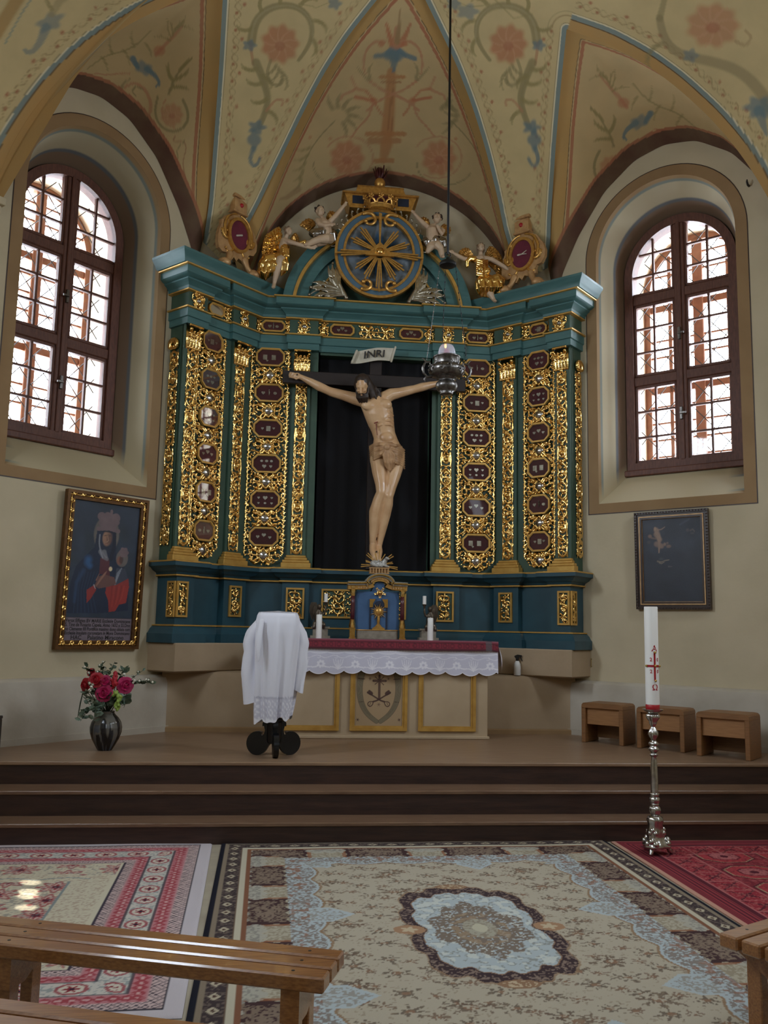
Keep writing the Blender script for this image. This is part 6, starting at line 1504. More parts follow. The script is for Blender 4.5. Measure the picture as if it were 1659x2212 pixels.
for q in range(5): p_ = M(648 + 7*q, 1020, .14); mb.tube([p_, p_ + [0, -.014, -.004]], [.008, .006], 6)
b4_ = remesh(mb, 'figure', 'skin_pale', A4, .005, 3, .4); hair(b4_, h4, .05, 'hair_angel', 26, 2, True)
mb = MB(); L([(530, 700, .03), (510, 590, .05), (500, 480, .045), (495, 430, .04)], [.082, .075, .075, .05]); L([(400, 400, .03), (330, 400, .05), (300, 440, .05), (300, 500, .04)], [.045, .04, .03, .02])
g = np.random.default_rng(6)
for q in range(22):
    a = 440 + 15*q; L([(470 + 6*q, 650, .08), (a - 10, 740 + g.uniform(-15, 15), .10 + .03*(q % 2)), (a + g.uniform(-14, 14), 830, .09 + .03*(q % 3)), (a + 8, 930 - abs(q - 9)*6 + g.uniform(-20, 20), .06)], [.02, .032, .03, .014], 8)
for q in range(8): L([(420, 430 + 30*q, .09), (490, 470 + 28*q, .115), (570, 440 + 30*q, .085)], [.012, .02, .012], 8)
mb.ell(M(470, 570, .12), (.04, .03, .04), 10); mb.ell(M(570, 590, .11), (.035, .03, .04), 10); L([(640, 700, .08), (700, 680, .10), (770, 720, .09), (760, 800, .08)], [.05, .05, .05, .03]); L([(700, 860, .08), (750, 900, .09), (740, 940, .07)], [.04, .035, .02])
remesh(mb, 'robe', 'gold', A4, .005, 1, .3)
wing(A4, M, [(420, 370), (340, 360), (250, 330), (210, 270), (260, 215), (330, 210), (350, 280), (400, 330)], -.05, 'gold_dull', 4); wing(A4, M, [(560, 370), (590, 260), (640, 180), (720, 210), (790, 300), (830, 400), (845, 560), (840, 650), (780, 600), (760, 480), (660, 430)], -.06, 'gold_dull', 5)
# two putti sitting on the arch
def putto(label, Y, hd, fdir, torso, arms, legs, wings, drape, seed, base):
    M = ZM(600, 380, 3.95, Y); o = thing('putto_statue', label, 'statue', base)
    mb = MB(); L = lambda pts, r, n=10: mb.tube([M(*p) for p in pts], r, n)
    L(torso, [.045, .075, .072, .07]); h = head(mb, M(*hd), .062, fdir)
    for pts, r, hdv in arms: L(pts, r); hand(mb, M(*pts[-1]), hdv, .02)
    for pts, r in legs: L(pts, r)
    b = remesh(mb, 'figure', 'skin_pale', o, .0055, 3, .4); hair(b, h, .062, 'hair', 26, seed)
    mb = MB(); g = np.random.default_rng(seed)
    for q in range(12):
        (x0, y0), (x1, y1) = drape; t = q/11; L([(x0 + (x1 - x0)*t - 20, y0 + g.uniform(-8, 4), .02), (x0 + (x1 - x0)*t + g.uniform(-10, 10), (y0 + y1)/2, .085), (x0 + (x1 - x0)*t + 14, y1 + g.uniform(-10, 10), .06)], [.02, .028, .016], 8)
    L([(drape[0][0], drape[0][1], .0), ((drape[0][0] + drape[1][0])/2, drape[0][1] + 16, .07), (drape[1][0], drape[0][1], .0)], [.05, .07, .05])
    remesh(mb, 'drapery', 'silver', o, .0055, 1, .3)
    for pts in wings: wing(o, M, pts, -.07, 'gold_dull', 3)
putto('small putto seated on the arch left of the oval, one arm raised', 9.60, (358, 325, .06), (.35, -.9, .0), [(385, 395, .04), (395, 430, .05), (410, 490, .05), (425, 540, .04)],
      [([(440, 410, .04), (480, 370, .05), (525, 320, .06), (560, 280, .07)], [.032, .030, .026, .02], (.5, 0, .85)), ([(340, 400, .05), (350, 440, .09), (400, 465, .12), (440, 460, .13)], [.034, .03, .025, .02], (.9, -.3, .1))],
      [([(440, 555, .06), (410, 575, .12), (360, 580, .13)], [.06, .055, .045]), ([(360, 580, .13), (300, 600, .12), (250, 625, .12), (235, 632, .14)], [.042, .038, .027, .022]), ([(400, 560, .03), (330, 590, .06), (260, 590, .06)], [.055, .048, .028])],
      [[(320, 400), (280, 350), (240, 350), (190, 395), (230, 420), (270, 445)], [(420, 370), (425, 320), (450, 280), (490, 290), (480, 330), (440, 380)]], ((300, 490), (470, 560)), 1, (M(425, 590)[0] if False else -.60, 9.62, 5.99))
putto('small putto seated on the arch right of the oval, arm raised towards it', 9.62, (1352, 385, .06), (-.15, -1, .0), [(1320, 450, .04), (1315, 480, .05), (1315, 540, .05), (1320, 590, .04)],
      [([(1275, 450, .04), (1235, 420, .05), (1195, 385, .06), (1160, 350, .07)], [.032, .030, .026, .02], (-.6, 0, .8)), ([(1365, 465, .05), (1400, 500, .09), (1385, 535, .12), (1360, 500, .13)], [.034, .03, .025, .02], (-.5, -.3, .7))],
      [([(1335, 600, .06), (1350, 630, .12), (1370, 650, .12)], [.06, .05, .042]), ([(1370, 650, .12), (1385, 690, .10), (1390, 720, .10), (1395, 728, .13)], [.04, .035, .026, .02]), ([(1300, 600, .05), (1290, 640, .09), (1270, 670, .09)], [.055, .045, .028])],
      [[(1290, 440), (1265, 400), (1230, 350), (1250, 330), (1290, 350), (1300, 400)], [(1385, 470), (1400, 420), (1430, 390), (1480, 420), (1475, 470), (1430, 490)]], ((1255, 560), (1410, 620)), 2, (.60, 9.62, 5.99))
# ================================================================== CARPETS
def carpet(name, cx, cy, w, l, rot, z, res, fn, label, cat='carpet'):
    nx, ny = int(w/res[0]), int(l/res[1]); X = np.linspace(-w/2, w/2, nx); Y = np.linspace(-l/2, l/2, ny)
    gx, gy = np.meshgrid(X, Y, indexing='ij'); px, py = gx.ravel(), gy.ravel()
    c = fn(px, py, w, l)
    e = np.minimum(np.minimum(px + w/2, w/2 - px), np.minimum(py + l/2, l/2 - py))
    h = z - .006*np.clip(1 - e/.012, 0, 1) + .0012*np.sin(px*7 + py*3)
    mb = MB(); mb.grid(np.stack([px, py, h], 1), nx, ny)
    n0 = len(mb.v)
    rim = [(-w/2, -l/2), (w/2, -l/2), (w/2, l/2), (-w/2, l/2)]
    mb.add([(a, b, .0006) for a, b in rim] + [(a, b, z - .006) for a, b in rim], [(0, 3, 2, 1), (0, 1, 5, 4), (1, 2, 6, 5), (2, 3, 7, 6), (3, 0, 4, 7)])
    c = np.concatenate([c, np.tile(c[:1], (8, 1))])
    o = mb.build(name, 'carpet', None, True, world=False, col=c); o.location = (cx, cy, 0); o.rotation_euler = (0, 0, rot); tag(o, label, cat)
    return o
def hashn(a, b, s=0):
    v = np.sin(a*127.1 + b*311.7 + s*74.7)*43758.5453; return v - np.floor(v)
def vnoise(x, y, f, s=0):
    X, Y = x*f, y*f; i, j = np.floor(X), np.floor(Y); u, v = X - i, Y - j; u = u*u*(3 - 2*u); v = v*v*(3 - 2*v)
    return (hashn(i, j, s)*(1 - u) + hashn(i + 1, j, s)*u)*(1 - v) + (hashn(i, j + 1, s)*(1 - u) + hashn(i + 1, j + 1, s)*u)*v
class Rug:
    def __init__(s, x, y, w, l, base):
        s.x, s.y, s.w, s.l = x, y, w, l; s.c = np.tile(lin(base), (len(x), 1)); s.dx = np.minimum(x + w/2, w/2 - x); s.dy = np.minimum(y + l/2, l/2 - y)
        s.e = np.minimum(s.dx, s.dy)
        s.side = s.dx < s.dy; s.al = np.where(s.side, s.y, s.x)   # distance along the nearest edge
        s.n1 = vnoise(x, y, 90, 1); s.n2 = vnoise(x, y, 34, 2)
    def set(s, m, col, a=1.0):
        m = np.clip(np.asarray(m, float)*a, 0, 1)[:, None]; s.c = s.c*(1 - m) + lin(col)*m
    def band(s, a, b, col, al=1.0): s.set((s.e >= a) & (s.e < b), col, al)
def flower(dx, dy, r, k=6, a=.25, rot=0):
    t = np.arctan2(dy, dx) + rot; return np.hypot(dx, dy) < r*(1 - a + a*np.cos(k*t))
def rug_mid(x, y, w, l):
    BE, DK, BR, PB, CR_ = (184, 174, 154), (52, 44, 48), (120, 88, 66), (180, 190, 192), (196, 188, 166)
    R = Rug(x, y, w, l, BE)
    # flower sprays over the beige field
    for k, (gx, gy, r0, sh) in enumerate(((.21, .20, .058, 0), (.21, .20, .040, .5), (.42, .40, .085, .25))):
        ix = np.floor(x/gx + sh + .0); iy = np.floor(y/gy + sh*1.3 + .5*np.mod(ix, 2)); cx = (ix - sh + .5 + .25*(hashn(ix, iy, k) - .5))*gx; cy = (iy - sh*1.3 - .5*np.mod(ix, 2) + .5 + .25*(hashn(ix, iy, k + 5) - .5))*gy
        dx, dy = x - cx, y - cy; t = np.arctan2(dy, dx*.8); rr = np.hypot(dx*.8, dy*1.1)
        m = (rr < r0*(.72 + .38*np.cos(t*7 + 6*hashn(ix, iy, k + 9)))*(.7 + .6*R.n2)) & (R.n1 > .40)
        R.set(m, [(104, 90, 78), (122, 98, 82), (112, 94, 80)][k], .85); R.set((rr < r0*.3) & (R.n1 > .4), (150, 116, 92), .8)
    R.set((R.n1 > .78) & (R.n2 > .45), (150, 134, 112), .6)
    # medallion
    mx, my = .385, .70; t = np.arctan2(y/my, x/mx); q = (np.abs(x/mx)**2.8 + np.abs(y/my)**2.6)**(1/2.7)
    lob = 1 + .02*np.cos(8*t) - .03*np.cos(12*t) - .02*np.cos(24*t)
    wst = .15*np.exp(-(y/.13)**2)*(np.abs(x) > .1); lob = lob*(1.0 - wst)
    R.set(q < lob*1.06, (150, 120, 92), .75); R.set(q < lob*1.035, (70, 56, 58)); R.set((q < lob*1.03) & (q > lob*.9) & (R.n1 > .62), (150, 130, 116), .8)
    R.set(q < lob*.88, (150, 120, 96)); R.set(q < lob*.865, PB); R.set((q < lob*.86) & (R.n1 > .52) & (R.n2 > .42), (140, 140, 132), .75); R.set((q < lob*.84) & (R.n2 > .66), (206, 210, 202), .9)
    q2 = np.hypot(x/.245, y/.40); R.set((q2 < 1 - .08*np.cos(10*t) + .06*np.cos(4*t)) & (R.n1 > .30), (122, 104, 88), .9); R.set((q2 < .62) & (R.n2 > .5), (160, 138, 112), .8); R.set(q2 < .36, (172, 166, 148)); R.set((q2 < .36) & (R.n1 > .6), (140, 126, 108), .7); R.set(q2 < .16, (196, 190, 166))
    for sx in (-1, 1):
        R.set(np.hypot((x - sx*.375)/.085, y/.07) < 1, (170, 134, 104)); R.set(flower(x - sx*.375, y, .05, 5), (198, 180, 150))
    for sy in (-1, 1): R.set(np.hypot(x/.10, (y - sy*.74)/.05) < 1, (150, 118, 92)); R.set((np.hypot(x/.08, (y - sy*.74)/.035) < 1) & (R.n1 > .5), (196, 176, 146))
    # borders, from the inside outwards
    e, al = R.e, R.al; sc = np.abs(np.sin(math.pi*al/.32))
    R.set((e < .60 + .05*sc) & (e > .42), (150, 122, 94), .9); R.set((e < .585 + .05*sc) & (e > .42), PB); R.set((e < .57 + .05*sc) & (e > .42) & (R.n1 > .46), (132, 118, 106), .85); R.set((e < .56) & (e > .45) & (R.n2 > .72), (150, 104, 80), .7)
    am = np.mod(al + .27, 1.08) - .54; R.set((np.abs(am) < .12) & (e < .80 - np.abs(am)*1.1) & (e > .55), PB); R.set((np.abs(am) < .10) & (e < .77 - np.abs(am)*1.1) & (e > .55) & (R.n1 > .5), (148, 136, 120), .7)
    R.set((e < .44) & (e > .18), (182, 174, 154)); R.set((e < .44) & (e > .18) & (R.n1 > .5), (150, 138, 116), .75)
    ac = np.mod(al, .70) - .35; hw_ = .22*(1 + .06*np.cos(e*60)); inn = (np.abs(ac) < hw_) & (e > .215 + .012*np.cos(al*60)) & (e < .435 - .012*np.cos(al*60))
    R.set(inn, (74, 54, 54)); R.set(inn & (R.n1 > .48) & (np.abs(ac) < .20 - .03*R.n2), (146, 128, 110), .75); R.set(inn & (np.hypot(ac/.15, (e - .325)/.075) < 1 + .2*np.cos(8*np.arctan2(e - .325, ac))) & (R.n1 > .3), (140, 122, 106), .7); R.set((np.abs(np.abs(ac) - .23) < .012) & (e > .22) & (e < .44), (150, 100, 72), .8)
    cor_ = (np.maximum(R.dx, R.dy) < .62) & (e > .2) & (e < .46)
    R.set((e < .29 + .035*np.abs(np.sin(math.pi*al/.09))) & (e > .20) & ~inn, (178, 174, 160), .9); R.set((e < .28) & (e > .20) & ~inn & (R.n1 > .52), (140, 136, 128), .75)
    R.band(.185, .215, (134, 92, 70)); R.band(.15, .19, CR_); R.band(.145, .152, (110, 90, 76))
    R.band(.055, .147, (70, 60, 60)); R.set((e > .055) & (e < .147) & (R.n1 > .62), (120, 106, 96), .7); ae = np.mod(al, .14) - .07; R.set((np.abs(ae)/.04 + np.abs(e - .10)/.028) < 1, (188, 176, 152)); R.set((np.abs(ae)/.018 + np.abs(e - .10)/.012) < 1, (90, 70, 62))
    R.band(.032, .055, (140, 126, 108)); R.band(.042, .046, (60, 52, 52)); R.band(0, .034, (34, 34, 44))
    return R.c
carpet('carpet', .115, 4.775, 2.86, 3.84, math.radians(1.0), .011, (.0068, .0085), rug_mid, 'large beige carpet with dark lobed medallion and flower sprays in the middle of the floor')
def rug_left(x, y, w, l):
    WHT, RED, PNK, NVY, CRM, GRN = (204, 196, 200), (166, 68, 76), (194, 130, 134), (46, 42, 60), (212, 204, 180), (140, 150, 150)
    R = Rug(x, y, w, l, CRM); e, al = R.e, R.al
    # field with red medallions round a cream ground
    R.set((e > .58) & (R.n1 > .62), (176, 150, 130), .6)
    ix = np.floor(x/.30); iy = np.floor(y/.26 + .5*np.mod(ix, 2)); dx, dy = x - (ix + .5)*.30, y - (iy - .5*np.mod(ix, 2) + .5)*.26
    inner = (np.abs(x) < w/2 - .80) & (np.abs(y) < l/2 - .95)
    for cond, al_ in ((inner, 1.0), ((e > .56) & (e < .78) & (np.abs(y) > l/2 - .82), .9)):
        R.set(cond & flower(dx, dy, .125, 8, .2), RED, .85*al_); R.set(cond & flower(dx, dy, .095, 8, .25), (206, 178, 164), al_); R.set(cond & flower(dx, dy, .06, 8, .3), (164, 66, 72), al_); R.set(cond & (np.hypot(dx, dy) < .025), NVY, .7*al_); R.set(cond & (R.n1 > .68), GRN, .5)
    R.set((np.abs(x) < w/2 - .80) & (np.abs(x) > w/2 - .815) & (np.abs(y) < l/2 - .95), GRN)
    edge_ = np.abs(np.abs(y) - (l/2 - .92) - .05*np.abs(np.sin(x*9))) < .008; R.set(edge_ & (np.abs(x) < w/2 - .7), GRN)
    R.set((e > .52) & (e < .545), (70, 62, 74)); 
    # lattice strips
    def lattice(a, b, p=.038):
        m = (e >= a) & (e < b); R.set(m, (206, 182, 178)); u = np.mod(al, p)/p; v = (e - a)/(b - a)
        d1 = np.abs(np.mod(u + v*2, 1) - .5); d2 = np.abs(np.mod(u - v*2, 1) - .5); R.set(m & ((d1 < .10) | (d2 < .10)), NVY, .85)
    lattice(.09, .155); lattice(.475, .53)
    for a, b in ((.155, .245), (.395, .475)):
        m = (e >= a) & (e < b); R.set(m, PNK); u = np.abs(np.mod(al, .055) - .0275)/.0275; v = np.abs((e - (a + b)/2)/((b - a)/2)); R.set(m & (v < .25 + .6*u) & (R.n1 > .25), RED, .9); R.set(m & (v < .2) & (u > .5), (216, 180, 176), .8); R.set(m & (v > .85), (190, 150, 150), .8)
    m = (e >= .245) & (e < .395); R.set(m, (206, 202, 192)); R.set(m & (R.n1 > .6), GRN, .75); ac = np.mod(al, .21) - .105; ee = e - .32
    R.set(m & (np.hypot(ac/.072, ee/.062) < 1), RED, .85); R.set(m & (np.hypot(ac/.055, ee/.046) < 1), (214, 206, 190)); R.set(m & flower(ac, ee, .038, 6, .3), (150, 58, 64)); R.set(m & (np.hypot(ac, ee) < .012), NVY)
    for z_ in (.245, .395): R.set(np.abs(e - z_) < .005, NVY, .8)
    R.set((e > .076) & (e < .09), NVY, .95); R.set(e < .076, WHT)
    return R.c
carpet('carpet', -2.375, 5.225, 2.02, 2.92, math.radians(2.0), .009, (.0075, .0085), rug_left, 'pink and red patterned carpet with pale lilac edge at the left of the steps')
def rug_right(x, y, w, l):
    RED, DR, LR, CRM = (152, 64, 70), (92, 40, 50), (178, 104, 104), (188, 152, 122)
    R = Rug(x, y, w, l, RED); e, al = R.e, R.al
    # field divided in lozenge rows
    ix = np.floor(x/.46); iy = np.floor(y/.40); dx, dy = x - (ix + .5)*.46, y - (iy + .5)*.40
    o = np.maximum(np.maximum(np.abs(dx)/.20, np.abs(dy)/.165), (np.abs(dx)/.20 + np.abs(dy)/.165)/1.45)
    f = e > .42
    R.set(f & (o < 1), DR); R.set(f & (o < .93), CRM, .8); R.set(f & (o < .87), (172, 66, 72)); R.set(f & (o < .55), DR, .8); R.set(f & (o < .48), LR); R.set(f & (np.hypot(dx, dy) < .03), DR)
    R.set(f & ((np.abs(dx) > .225) | (np.abs(dy) > .195)), LR, .7); R.set(f & (R.n1 > .66), DR, .55); R.set(f & (o > 1) & (R.n2 > .6), (116, 40, 50), .7)
    m = (e > .20) & (e < .42); R.set(m, (150, 52, 62)); u = np.mod(al, .20) - .10; R.set(m & (np.abs(np.abs(u) - np.abs(e - .31)) < .010), DR); R.set(m & (np.hypot(u, e - .31) < .045) & (R.n1 > .35), DR, .8); R.set(m & (R.n1 > .62), (186, 110, 104), .6); R.set(m & (np.abs(u) > .094), LR)
    for a, b, c in ((.19, .205, LR), (.41, .425, LR), (.155, .19, DR), (.085, .10, DR), (.115, .125, DR), (.14, .148, DR)): R.band(a, b, c)
    m = (e > .02) & (e < .085); R.set(m & (np.mod(e, .016) < .007), DR, .9); R.set(e < .022, (196, 150, 130))
    return R.c
carpet('carpet', 2.42, 5.56, 1.74, 2.18, math.radians(.6), .014, (.0072, .0085), rug_right, 'dark red carpet with lozenge rows at the right of the steps')

# ================================================================== PASCHAL CANDLE AND STAND
CX, CY = 1.725, 6.257; CZ0 = .0145
CS = thing('paschal_candlestick', 'tall silver candlestick with three footed base standing on the dark red carpet', 'candlestick', (CX, CY, CZ0))
lob3 = lambda amp: (lambda a, z: 1 + amp*math.cos(3*a + .6))
mb = MB().lathe([(.094, .045), (.098, .06), (.078, .085), (.060, .10), (.062, .125), (.056, .165), (.050, .205), (.058, .228), (.052, .25), (.028, .262)], (CX, CY, CZ0), 48, mod=lambda a, z: 1 + (.20*max(0, 1 - z/.22))*math.cos(3*a + .6) + .05*math.cos(9*a)*(z < .24))
for k in range(3):
    a = 2*math.pi*k/3 - .2; c, s = math.cos(a), math.sin(a)
    for q in range(3):
        b = a + (q - 1)*.34; mb.ell((CX + .082*math.cos(b), CY + .082*math.sin(b), CZ0 + .075 + .018*(q == 1)), .026, 10); mb.ell((CX + .055*math.cos(b), CY + .055*math.sin(b), CZ0 + .145 + .02*(q == 1)), .020, 10)
mb.build('base', 'silver', CS, True)
for k in range(3):
    a = 2*math.pi*k/3 - .2; c, s = math.cos(a), math.sin(a)
    MB().tube([(CX + .06*c, CY + .06*s, CZ0 + .07), (CX + .088*c, CY + .088*s, CZ0 + .045), (CX + .098*c, CY + .098*s, CZ0 + .02), (CX + .108*c, CY + .108*s, CZ0 + .012)], [.02, .018, .017, .012], 10).build('foot', 'silver', CS, True)
rib = lambda k, amp: (lambda a, z: 1 + amp*math.cos(k*a))
def kn(prof, name='knop', mod=None): return MB().lathe([(r, z) for r, z in prof], (CX, CY, CZ0), 40, mod=mod).build(name, 'silver', CS, 60)
kn([(.022, .255), (.03, .268), (.038, .285), (.041, .302), (.036, .318), (.026, .328)], mod=rib(10, .06)); kn([(.026, .328), (.03, .336), (.026, .344), (.034, .352), (.038, .368), (.034, .385), (.025, .39), (.033, .398), (.034, .412), (.028, .418)], mod=rib(12, .04))
kn([(.026, .418), (.0275, .50), (.026, .58), (.021, .64), (.017, .665), (.021, .672)], 'shaft')
kn([(.021, .672), (.030, .68), (.030, .69), (.02, .696), (.024, .704), (.036, .716), (.038, .728), (.026, .738), (.024, .744), (.033, .752), (.036, .765), (.026, .776), (.016, .786)], mod=rib(10, .03))
kn([(.016, .786), (.020, .796), (.030, .81), (.037, .828), (.034, .846), (.024, .862), (.014, .88)], 'bud', rib(6, .08))
kn([(.014, .88), (.02, .892), (.028, .905), (.026, .915), (.034, .925), (.046, .942), (.05, .955), (.044, .968), (.036, .975)], 'vase_knop', rib(6, .10)); kn([(.036, .975), (.05, .985), (.07, .997), (.074, 1.006), (.068, 1.004), (.03, 1.0)], 'drip_pan')
pcz = CZ0 + 1.0035
PC = thing('paschal_candle', 'thick white candle with red cross and lettering on the tall silver candlestick', 'candle', (CX, CY, pcz))
RC_ = .0485
MB().lathe([(RC_, .0), (RC_ + .001, .002), (RC_ + .001, .034), (RC_, .035), (.001, .036)], (CX, CY, pcz), 40).build('wax_band', 'red_wax', PC, 50)
MB().lathe([(RC_, .036), (RC_, .735), (RC_ - .002, .742), (RC_ - .006, .738), (RC_ - .008, .730), (.02, .722), (.001, .72)], (CX, CY, pcz), 48, mod=lambda a, z: 1 + .004*math.sin(3*a)*(z > .6)).build('wax', 'wax', PC, 50)
fa = math.atan2(CAM[1] - CY, CAM[0] - CX)            # the decorated side looks down the nave
def oncyl(u, d, z, a0): a = a0 + u/RC_; return (CX + (RC_ + d)*math.cos(a), CY + (RC_ + d)*math.sin(a), pcz + z)
A0 = fa + .42
def bent(body, size, u0, z0):
    Vt, Ft = text_mesh(body, size)
    # split long faces by plain projection: letters are small next to the radius
    MB().add([oncyl(u0 + x, .0012, z0 + y, A0) for x, y, z in Vt], Ft).build('lettering', 'red_wax', PC)
zc = .312
bent('A', .062, -.0, zc + .125); bent('Ω', .058, .0, zc - .155); bent('2', .036, -.026, zc + .045); bent('2', .036, -.026, zc - .04); bent('0', .036, .026, zc + .045); bent('0', .036, .026, zc - .04)
def strip(u0, u1, z0, z1, n=10):
    mb = MB()
    for i in range(n + 1):
        u = u0 + (u1 - u0)*i/n; mb.v += [oncyl(u, .0015, z0, A0), oncyl(u, .0015, z1, A0)]
    mb.f = [(2*i, 2*i + 2, 2*i + 3, 2*i + 1) for i in range(n)]; return mb
strip(-.007, .007, zc - .105, zc + .105, 4).build('cross_upright', 'red_wax', PC); strip(-.056, .04, zc - .008, zc + .008, 20).build('cross_bar', 'red_wax', PC)
for u, z in ((.003, .098), (.003, .002), (.003, -.105), (-.058, .0), (.045, .0)): MB().ell(oncyl(u, .006, zc + z, A0), .009, 10).build('incense_grain', 'brass', PC, True)

# ================================================================== DRAPED STAND
SX, SY = -1.005, 7.58
ST = thing('draped_stand', 'black lectern stand on three scroll shaped feet under the white garment', 'lectern', (SX, SY, Z3))
def leg(ang):
    c, s = math.cos(ang), math.sin(ang); M = lambda u, d, z: (SX + u*c - d*s, SY + u*s + d*c, Z3 + z)
    out = [(.02, .285), (.085, .285), (.098, .262), (.098, .235), (.085, .24), (.075, .205), (.082, .175), (.098, .16), (.108, .168), (.102, .188), (.125, .195)] + [(.140 + .0925*math.cos(t), .097 + .097*math.sin(t)) for t in np.linspace(1.35, -2.55, 20)] + [(.045, .075), (.02, .10)]
    MB().prism(out, -.021, .021, M).build('leg', 'black_lacquer', ST, 30)
for a in (math.radians(-84), math.radians(22), math.radians(164)): leg(a)
MB().lathe([(.05, .10), (.062, .12), (.06, .27), (.075, .285), (.075, .30), (.03, .31), (.026, .4), (.026, 1.12)], (SX, SY, Z3), 24).build('post', 'black_lacquer', ST, 40)
mb = MB().bbox((SX - .12, SY - .09, Z3 + 1.115), (SX + .115, SY + .13, Z3 + 1.14), .006); mb.build('desk', 'black_lacquer', ST)
# the white garment laid over it
mb = MB(); nz, na = 64, 120; V = []
def shape(t):   # half width left, half width right, depth by height
    k = [0, .03, .10, .20, .35, .55, .75, .9, 1.0]
    return np.interp(t, k, [.165, .178, .19, .195, .19, .185, .18, .175, .165]), np.interp(t, k, [.16, .172, .188, .195, .19, .18, .165, .15, .135]), np.interp(t, k, [.15, .17, .185, .19, .185, .18, .17, .16, .15])
zt, zb = Z3 + 1.185, .790
for i in range(nz + 1):
    t = i/nz; wl, wr, dp = shape(t)
    for j in range(na):
        a = 2*math.pi*j/na; ca, sa = math.cos(a), math.sin(a); w_ = wr if ca > 0 else wl
        f = (min(1, t*3 + .05))*(.030*math.sin(7*a + 1.2*t) + .022*math.sin(12*a + 2*t + .7) + .012*math.sin(19*a - t)); r = 1 + f*2.6*(.6 + .6*t)
        sq = 1/max(abs(ca), abs(sa))**(.55*(1 - min(1, t*2))) ; x = SX + w_*ca*r*min(sq, 1.25); y = SY + .02 + dp*sa*r*min(sq, 1.25)
        z = zt + (zb - zt)*t + (.014*math.cos(6*a + 1.2) + .010*math.cos(11*a + .7) + .02*ca)*t*t + .012*(1 - t)*(ca*.0)
        V.append((x, y, z))
mb.v = V; mb.f = [(i*na + j, i*na + (j + 1) % na, (i + 1)*na + (j + 1) % na, (i + 1)*na + j) for i in range(nz) for j in range(na)]
tc_ = len(mb.v); mb.v.append((SX, SY + .03, zt + .012)); mb.f += [(tc_, j, (j + 1) % na) for j in range(na)]
GM = thing('white_garment', 'white vestment with lace hem and loose sleeves draped over the black stand', 'vestment', (SX, SY, zt))
Vn = np.array(mb.v); tt = np.clip((zt - Vn[:, 2])/(zt - zb), 0, 1); p = Paint(np.stack([np.arctan2(Vn[:, 1] - SY, Vn[:, 0] - SX)*.18, Vn[:, 2]], 1), (226, 226, 236))
p.mask((tt > .79)*1.0, (206, 206, 220), 1); p.mask((abs(tt - .79) < .006)*1.0, (178, 178, 196), .8); p.mask(((tt > .80) & (np.sin(p.P[:, 0]*150)*np.sin(p.P[:, 1]*130) > .35))*1.0, (238, 238, 246), .9); p.mask((tt > .985)*1.0, (240, 240, 248), 1)
mb.build('gown', 'lace', GM, True, col=p.C)
def sleeve(sg, sh, path, wid, name='sleeve'):
    mb = MB(); n = 28; m = 18; V = []
    for i in range(n + 1):
        t = i/n; x = np.interp(t, [q[0] for q in path], [q[1] for q in path]); z = np.interp(t, [q[0] for q in path], [q[2] for q in path]); w_ = np.interp(t, [q[0] for q in path], [q[3] for q in path])
        for j in range(m):
            a = 2*math.pi*j/m; r = 1 + .16*math.sin(3*a + 4*t) + .09*math.sin(5*a + 7*t) + .05*math.sin(8*a + 26*t)*math.exp(-((t - .3)/.12)**2); V.append((x + w_*math.cos(a)*r, SY + .01 - .02*t + .055*math.sin(a)*r, z + .012*math.sin(a)*t - .02*math.cos(a)*sg*t))
    mb.v = V; mb.f = [(i*m + j, i*m + (j + 1) % m, (i + 1)*m + (j + 1) % m, (i + 1)*m + j) for i in range(n) for j in range(m)]; mb.build(name, 'white_cloth', GM, True)
sleeve(-1, 0, [(0, SX - .12, zt - .07, .06), (.12, SX - .19, zt - .16, .07), (.24, SX - .222, zt - .26, .072), (.34, SX - .205, zt - .33, .082), (.6, SX - .215, zt - .50, .078), (.85, SX - .205, zt - .64, .066), (1, SX - .20, zt - .745, .06)], .07)
sleeve(1, 0, [(0, SX + .13, zt - .07, .05), (.14, SX + .18, zt - .16, .055), (.27, SX + .205, zt - .24, .05), (.37, SX + .19, zt - .31, .058), (.6, SX + .20, zt - .43, .052), (.85, SX + .195, zt - .54, .046), (1, SX + .19, zt - .65, .042)], .05)
mb = MB(); mb.tube([(SX - .135, SY - .165, zt - .08), (SX - .15, SY - .185, zt - .20), (SX - .155, SY - .19, zt - .30), (SX - .15, SY - .185, zt - .40)], [.02, .026, .022, .008], 10, flat=(1, .5, 1)); mb.build('hanging_tie', 'white_cloth', GM, True)

# ================================================================== VASE OF FLOWERS
VX, VY = -2.425, 7.86
mbv = MB(); rz = [(.058, 0), (.066, .012), (.085, .045), (.112, .095), (.130, .15), (.133, .19), (.122, .235), (.098, .272), (.074, .295), (.062, .31), (.066, .325), (.060, .325), (.055, .31), (.06, .29), (.02, .28), (.001, .28)]
zs_ = np.concatenate([np.linspace(0, .325, 60)]); rs_ = np.interp(zs_, [q[1] for q in rz[:11]], [q[0] for q in rz[:11]])
mbv.lathe([(float(r), float(z)) for r, z in zip(rs_, zs_)] + rz[11:], (0, 0, 0), 120)
Vv = np.array(mbv.v); av = np.arctan2(Vv[:, 1], Vv[:, 0]); run = vnoise(av*3.2, Vv[:, 2]*5.5, 1.0, 3)*.6 + vnoise(av*7, Vv[:, 2]*9, 1.0, 4)*.4
p = Paint(np.stack([av, Vv[:, 2]], 1), (12, 12, 18)); p.mask(np.clip((run - .51 + .9*(Vv[:, 2] - .2))/.06, 0, 1), (104, 100, 92), .95); p.mask(np.clip((run - .66)/.05, 0, 1)*(Vv[:, 2] < .22), (58, 70, 88), .7)
VS = mbv.build('vase', 'vase_glaze', None, True, world=False, col=p.C)
VS.location = (VX, VY, Z3); tag(VS, 'glossy dark streaked vase holding the bouquet at the left wall', 'vase')
